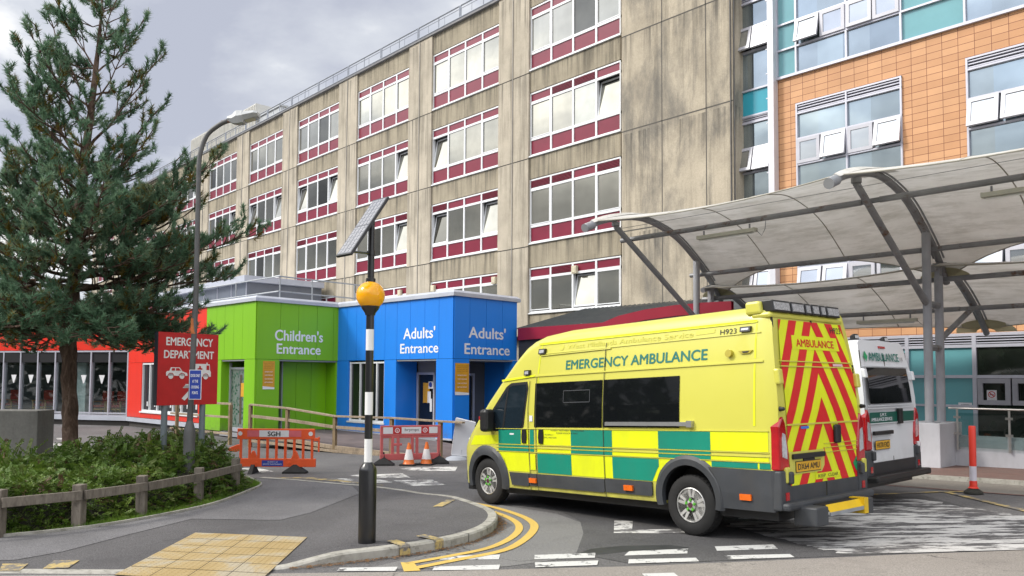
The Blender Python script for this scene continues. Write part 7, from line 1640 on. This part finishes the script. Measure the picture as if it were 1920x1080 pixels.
# dead twigs under the crown
for i in range(9):
    z0 = rr.uniform(2.5, 3.6); az = rr.uniform(0, 6.28); d = Vector((math.cos(az), math.sin(az), rr.uniform(-.1, .3))); p = trunk_at(z0); path = [p + d * .12 * k + Vector((rr.gauss(0, .02), rr.gauss(0, .02), rr.gauss(-.01, .03))) for k in range(rr.randint(4, 8))]; limbs.tube(path, [.006 * (1 - .08 * k) for k in range(len(path))], 4, False)
trunk = tb.build('trunk', M_bark, pt, angle=60); limbs.build('limb', M_bark, pt)
P = np.array(TP); Dv = np.array(TD); S = np.array(TS); K = 38
def needles(P, Dv, S, K, ln, wd, back=.20):
    n = len(P); a = np.where(np.abs(Dv[:, 2:3]) < .9, np.array([[0, 0, 1.]]), np.array([[1., 0, 0]])); X = np.cross(Dv, a); X /= np.linalg.norm(X, axis=1, keepdims=True); Y = np.cross(Dv, X)
    ph = RNG.uniform(0, 6.283, (n, K)); th = RNG.uniform(.25, 1.15, (n, K)); tt = RNG.uniform(-back, .02, (n, K)) * S[:, None]
    o = P[:, None] + Dv[:, None] * tt[..., None]
    d = Dv[:, None] * np.cos(th)[..., None] + (X[:, None] * np.cos(ph)[..., None] + Y[:, None] * np.sin(ph)[..., None]) * np.sin(th)[..., None]
    s = np.cross(d, RNG.normal(size=(n, K, 3))); s /= np.linalg.norm(s, axis=2, keepdims=True); L_ = (ln * S)[:, None, None] * RNG.uniform(.7, 1.15, (n, K, 1))
    V = np.stack([o - s * wd, o + s * wd, o + d * L_], 2).reshape(-1, 3); return V, np.arange(len(V)).reshape(-1, 3)
Vn, Fn = needles(P, Dv, S, K, (.122), .0080)
yl = (RNG.random(len(P)) < .11); MI = np.repeat(yl.astype(np.int32), K)
np_mesh('crown', Vn, Fn, [M_need, M_need2], MI, pt)
print('pine tufts', len(P))
cn = MB()
for i in rr.sample(range(len(TP)), 90):
    p = TP[i] - Vector(TD[i]) * .2; cn.lathe([(0, -.03), (.022, -.015), (.026, .005), (.012, .03), (0, .035)], 6, tuple(p))
cn.build('pine_cone', mat('pine_cone', (.05, .03, .02), .9, 0, .3, 20), pt)
# shrub bed: prostrate evergreen sprays over a mound
bedP = [(-12.15, .9), (-12.12, 2.2), (-12.12, 2.85), (-12.25, 3.55), (-12.65, 4.35), (-13.3, 5.35), (-14.3, 6.35), (-15.1, 6.9), (-16.2, 7.1), (-17.2, 6.5), (-18.1, 5.4), (-18.6, 4.0), (-18.6, .9)]
def inpoly(x, y):
    c = False; n = len(bedP)
    for i in range(n):
        (x0, y0), (x1, y1) = bedP[i], bedP[i - 1]
        if (y0 > y) != (y1 > y) and x < (x1 - x0) * (y - y0) / (y1 - y0) + x0: c = not c
    return c
def edged(x, y):
    m_ = 9
    for i in range(len(bedP)):
        a, c = Vector(bedP[i]), Vector(bedP[i - 1]); p = Vector((x, y)); t = max(0, min(1, (p - a).dot(c - a) / (c - a).length_squared)); m_ = min(m_, (p - a - (c - a) * t).length)
    return m_
BUMP = [(-15.6, 4.4, 1.0, .62), (-14.9, 5.6, .9, .50), (-15.6, 6.0, .8, .42), (-14.0, 4.6, .9, .22), (-13.3, 2.8, .9, .24), (-14.5, 3.2, 1.0, .20), (-16.9, 5.6, .8, .3), (-13.0, 1.6, .8, .22), (-16.2, 2.6, .9, .30)]
def mound(x, y):
    h = .32 + .84 * sum(a * math.exp(-((x - bx) ** 2 + (y - by) ** 2) / (2 * (s_ * .75) ** 2)) for bx, by, s_, a in BUMP)
    h += .07 * math.sin(3.1 * x + 1.3 * y) + .06 * math.sin(2.3 * y - 4.1 * x) + .07 * math.sin(6 * x + 4.2 * y) * math.sin(5.1 * y - 2.3 * x); e_ = edged(x, y); return h * ss((e_ + .0) / .5) ** .8 + .02
soil = sheet('soil', bedP, .012, mat('bed_soil', (.045, .034, .025), .95, 0, .4, 12, bump=.5))
sb = empty('shrub_bed', (-15, 4, .05), 'low spreading evergreen shrubs massed round the sign posts and the pine', 'shrubs'); sb['kind'] = 'stuff'
SP, SD, SL_, SM = [], [], [], []
N_ = 0
while N_ < 17000:
    x, y = rr.uniform(-18.6, -12.1), rr.uniform(.9, 7.1)
    if not inpoly(x, y): continue
    if x < -16.8 and rr.random() < .5: continue
    if (x + 14.2) ** 2 + (y - 5.37) ** 2 < .02: continue
    h = mound(x, y); z = h * (rr.random() ** .3); ex = .02
    gx = (mound(x + ex, y) - h) / ex; gy = (mound(x, y + ex) - h) / ex
    d = Vector((-gx * .8 + rr.gauss(0, .7), -gy * .8 + rr.gauss(0, .7), rr.uniform(.0, .9))).normalized()
    SP.append((x, y, g(x) + z)); SD.append(d); SL_.append(rr.uniform(.07, .15) if rr.random() < .85 else rr.uniform(.15, .28)); N_ += 1
for i in range(260):            # taller loose sprays breaking the outline
    bx, by, s_, a = rr.choice(BUMP[:3] + BUMP[3:]); x, y = rr.gauss(bx, s_ * .55), rr.gauss(by, s_ * .55)
    if not inpoly(x, y): continue
    SP.append((x, y, g(x) + mound(x, y) * .95)); SD.append(Vector((rr.gauss(0, .5), rr.gauss(0, .5), rr.uniform(.5, 1))).normalized()); SL_.append(rr.uniform(.18, .38))
for i in range(46):             # leafy shoots at the left of the trunk
    x, y = rr.gauss(-16.1, .35), rr.gauss(3.0, .45); SP.append((x, y, g(x) + .5)); SD.append(Vector((rr.gauss(0, .4), rr.gauss(0, .4), 1)).normalized()); SL_.append(rr.uniform(.4, .85))
Vs, Fs, Ms = [], [], []
stemV = MB()
for p, d, l in zip(SP, SD, SL_):
    p = Vector(p); s_ = d.cross(Vector((rr.gauss(0, .3), rr.gauss(0, .3), 1))); s_ = s_.normalized() if s_.length > 1e-3 else Vector((1, 0, 0)); n = max(5, int(l / .02)); m_ = 0 if rr.random() < .8 else (1 if rr.random() < .75 else 2)
    bend = Vector((0, 0, -.35)); 
    for i in range(n):
        t = (i + 1) / n; q = p + d * l * t + bend * (l * t * t * .6); w_ = .034 * (1.1 - .4 * t) + .008
        for sg in (-1, 1):
            dv = (s_ * sg + d * .3 + Vector((0, 0, rr.gauss(.1, .35))) + Vector((rr.gauss(0, .2), rr.gauss(0, .2), rr.gauss(0.05, .2)))).normalized(); u_ = dv.cross(d + Vector((0, 0, .01))).cross(dv).normalized() * .0135
            o = len(Vs); Vs += [q, q + dv * w_ * .55 + u_, q + dv * w_, q + dv * w_ * .55 - u_]; Fs.append((o, o + 1, o + 2, o + 3)); Ms.append(m_)
M_sh = leafmat('shrub_leaf', [(.34, (.04, .085, .012)), (.5, (.085, .15, .022)), (.64, (.16, .235, .035)), (.74, (.23, .27, .05))], .25, 1.3)
M_sh2 = leafmat('shrub_leaf_pale', [(.4, (.09, .13, .03)), (.65, (.18, .22, .06))], .25); M_sh3 = leafmat('shrub_leaf_dry', [(.4, (.10, .055, .03)), (.65, (.20, .13, .08))], .2)
np_mesh('foliage', [tuple(v) for v in Vs], Fs, [M_sh, M_sh2, M_sh3], Ms, sb)
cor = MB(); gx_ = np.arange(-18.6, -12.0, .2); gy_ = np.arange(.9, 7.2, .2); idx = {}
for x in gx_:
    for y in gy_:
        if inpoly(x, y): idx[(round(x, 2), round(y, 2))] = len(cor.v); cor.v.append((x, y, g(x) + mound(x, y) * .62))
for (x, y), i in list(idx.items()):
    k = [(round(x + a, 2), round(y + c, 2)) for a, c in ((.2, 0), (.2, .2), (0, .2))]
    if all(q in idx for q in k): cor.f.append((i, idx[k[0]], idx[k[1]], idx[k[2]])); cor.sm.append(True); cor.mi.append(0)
cor.build('shadow_fill', mat('shrub_shadow_fill', (.022, .022, .012), .95, 0, .4, 14, bump=.6), sb, angle=180)  # mound under the leaves, near-black to paint the shade inside the shrubs
tw_ = MB()
for i in range(420):
    x, y = rr.uniform(-18, -12.2), rr.uniform(1, 7)
    if not inpoly(x, y) or edged(x, y) > .7: continue
    p = Vector((x, y, g(x) + .03)); d = Vector((rr.gauss(0, 1), rr.gauss(0, 1), rr.uniform(.1, .8))).normalized(); tw_.tube([p, p + d * .15, p + d * .28 + Vector((0, 0, rr.uniform(-.05, .08)))], [.005, .004, .002], 4, False)
tw_.build('twigs', mat('grey_twigs', (.13, .10, .075), .9), sb)
# grass at the foot of the bed
GV, GF = [], []
for i in range(9500):
    k = rr.randrange(0, len(e_) - 1); t = rr.random(); x = e_[k][0] + (e_[k + 1][0] - e_[k][0]) * t; y = e_[k][1] + (e_[k + 1][1] - e_[k][1]) * t; d = abs(rr.gauss(0, .21)) + .03
    tn = Vector((e_[k + 1][0] - e_[k][0], e_[k + 1][1] - e_[k][1])).normalized(); sgn_ = 1 if math.dist((x - tn.y * .3, y + tn.x * .3), (-16.5, 3.5)) < math.dist((x + tn.y * .3, y - tn.x * .3), (-16.5, 3.5)) else -1
    if 0.5 + .5 * math.sin(x * 5 + y * 3) < rr.random() * .6: continue
    x += -tn.y * d * sgn_; y += tn.x * d * sgn_; z = g(x) + .01; h = rr.uniform(.035, .10); a = rr.uniform(0, 6.28); o = len(GV); lx, ly = rr.gauss(0, .02), rr.gauss(0, .02)
    GV += [(x - math.cos(a) * .004, y - math.sin(a) * .004, z), (x + math.cos(a) * .004, y + math.sin(a) * .004, z), (x + lx, y + ly, z + h)]; GF.append((o, o + 1, o + 2))
o = np_mesh('grass', GV, GF, [leafmat('grass_blade', [(.4, (.10, .20, .02)), (.65, (.20, .32, .04))], .3)]); tag(o, 'strip of short grass between the knee rail and the pavement', 'grass', kind='stuff')
# belt of trees added behind the camera to darken reflections, otherwise unseen
WV, WF = [], []
nW = 9000
bx = RNG.uniform(-110, 60, nW); by = -34 + RNG.normal(0, 2.5, nW); tall = 7 + 2.2 * np.sin(bx * .21) + 1.4 * np.sin(bx * .53 + 1); bz = RNG.uniform(0, 1, nW) ** .8 * tall
for x, y, z in zip(bx, by, bz):
    o = len(WV); 
    for k in range(3): WV.append((x + rr.gauss(0, .8), y + rr.gauss(0, .5), max(0, z + rr.gauss(0, .6))))
    WF.append((o, o + 1, o + 2))
o = np_mesh('reflection_tree_belt', WV, WF, [leafmat('distant_leaf', [(.4, (.02, .035, .012)), (.65, (.06, .085, .03))], .15, .2)]); tag(o, 'dark belt of trees out of view, added to darken the window reflections', 'trees', kind='stuff')
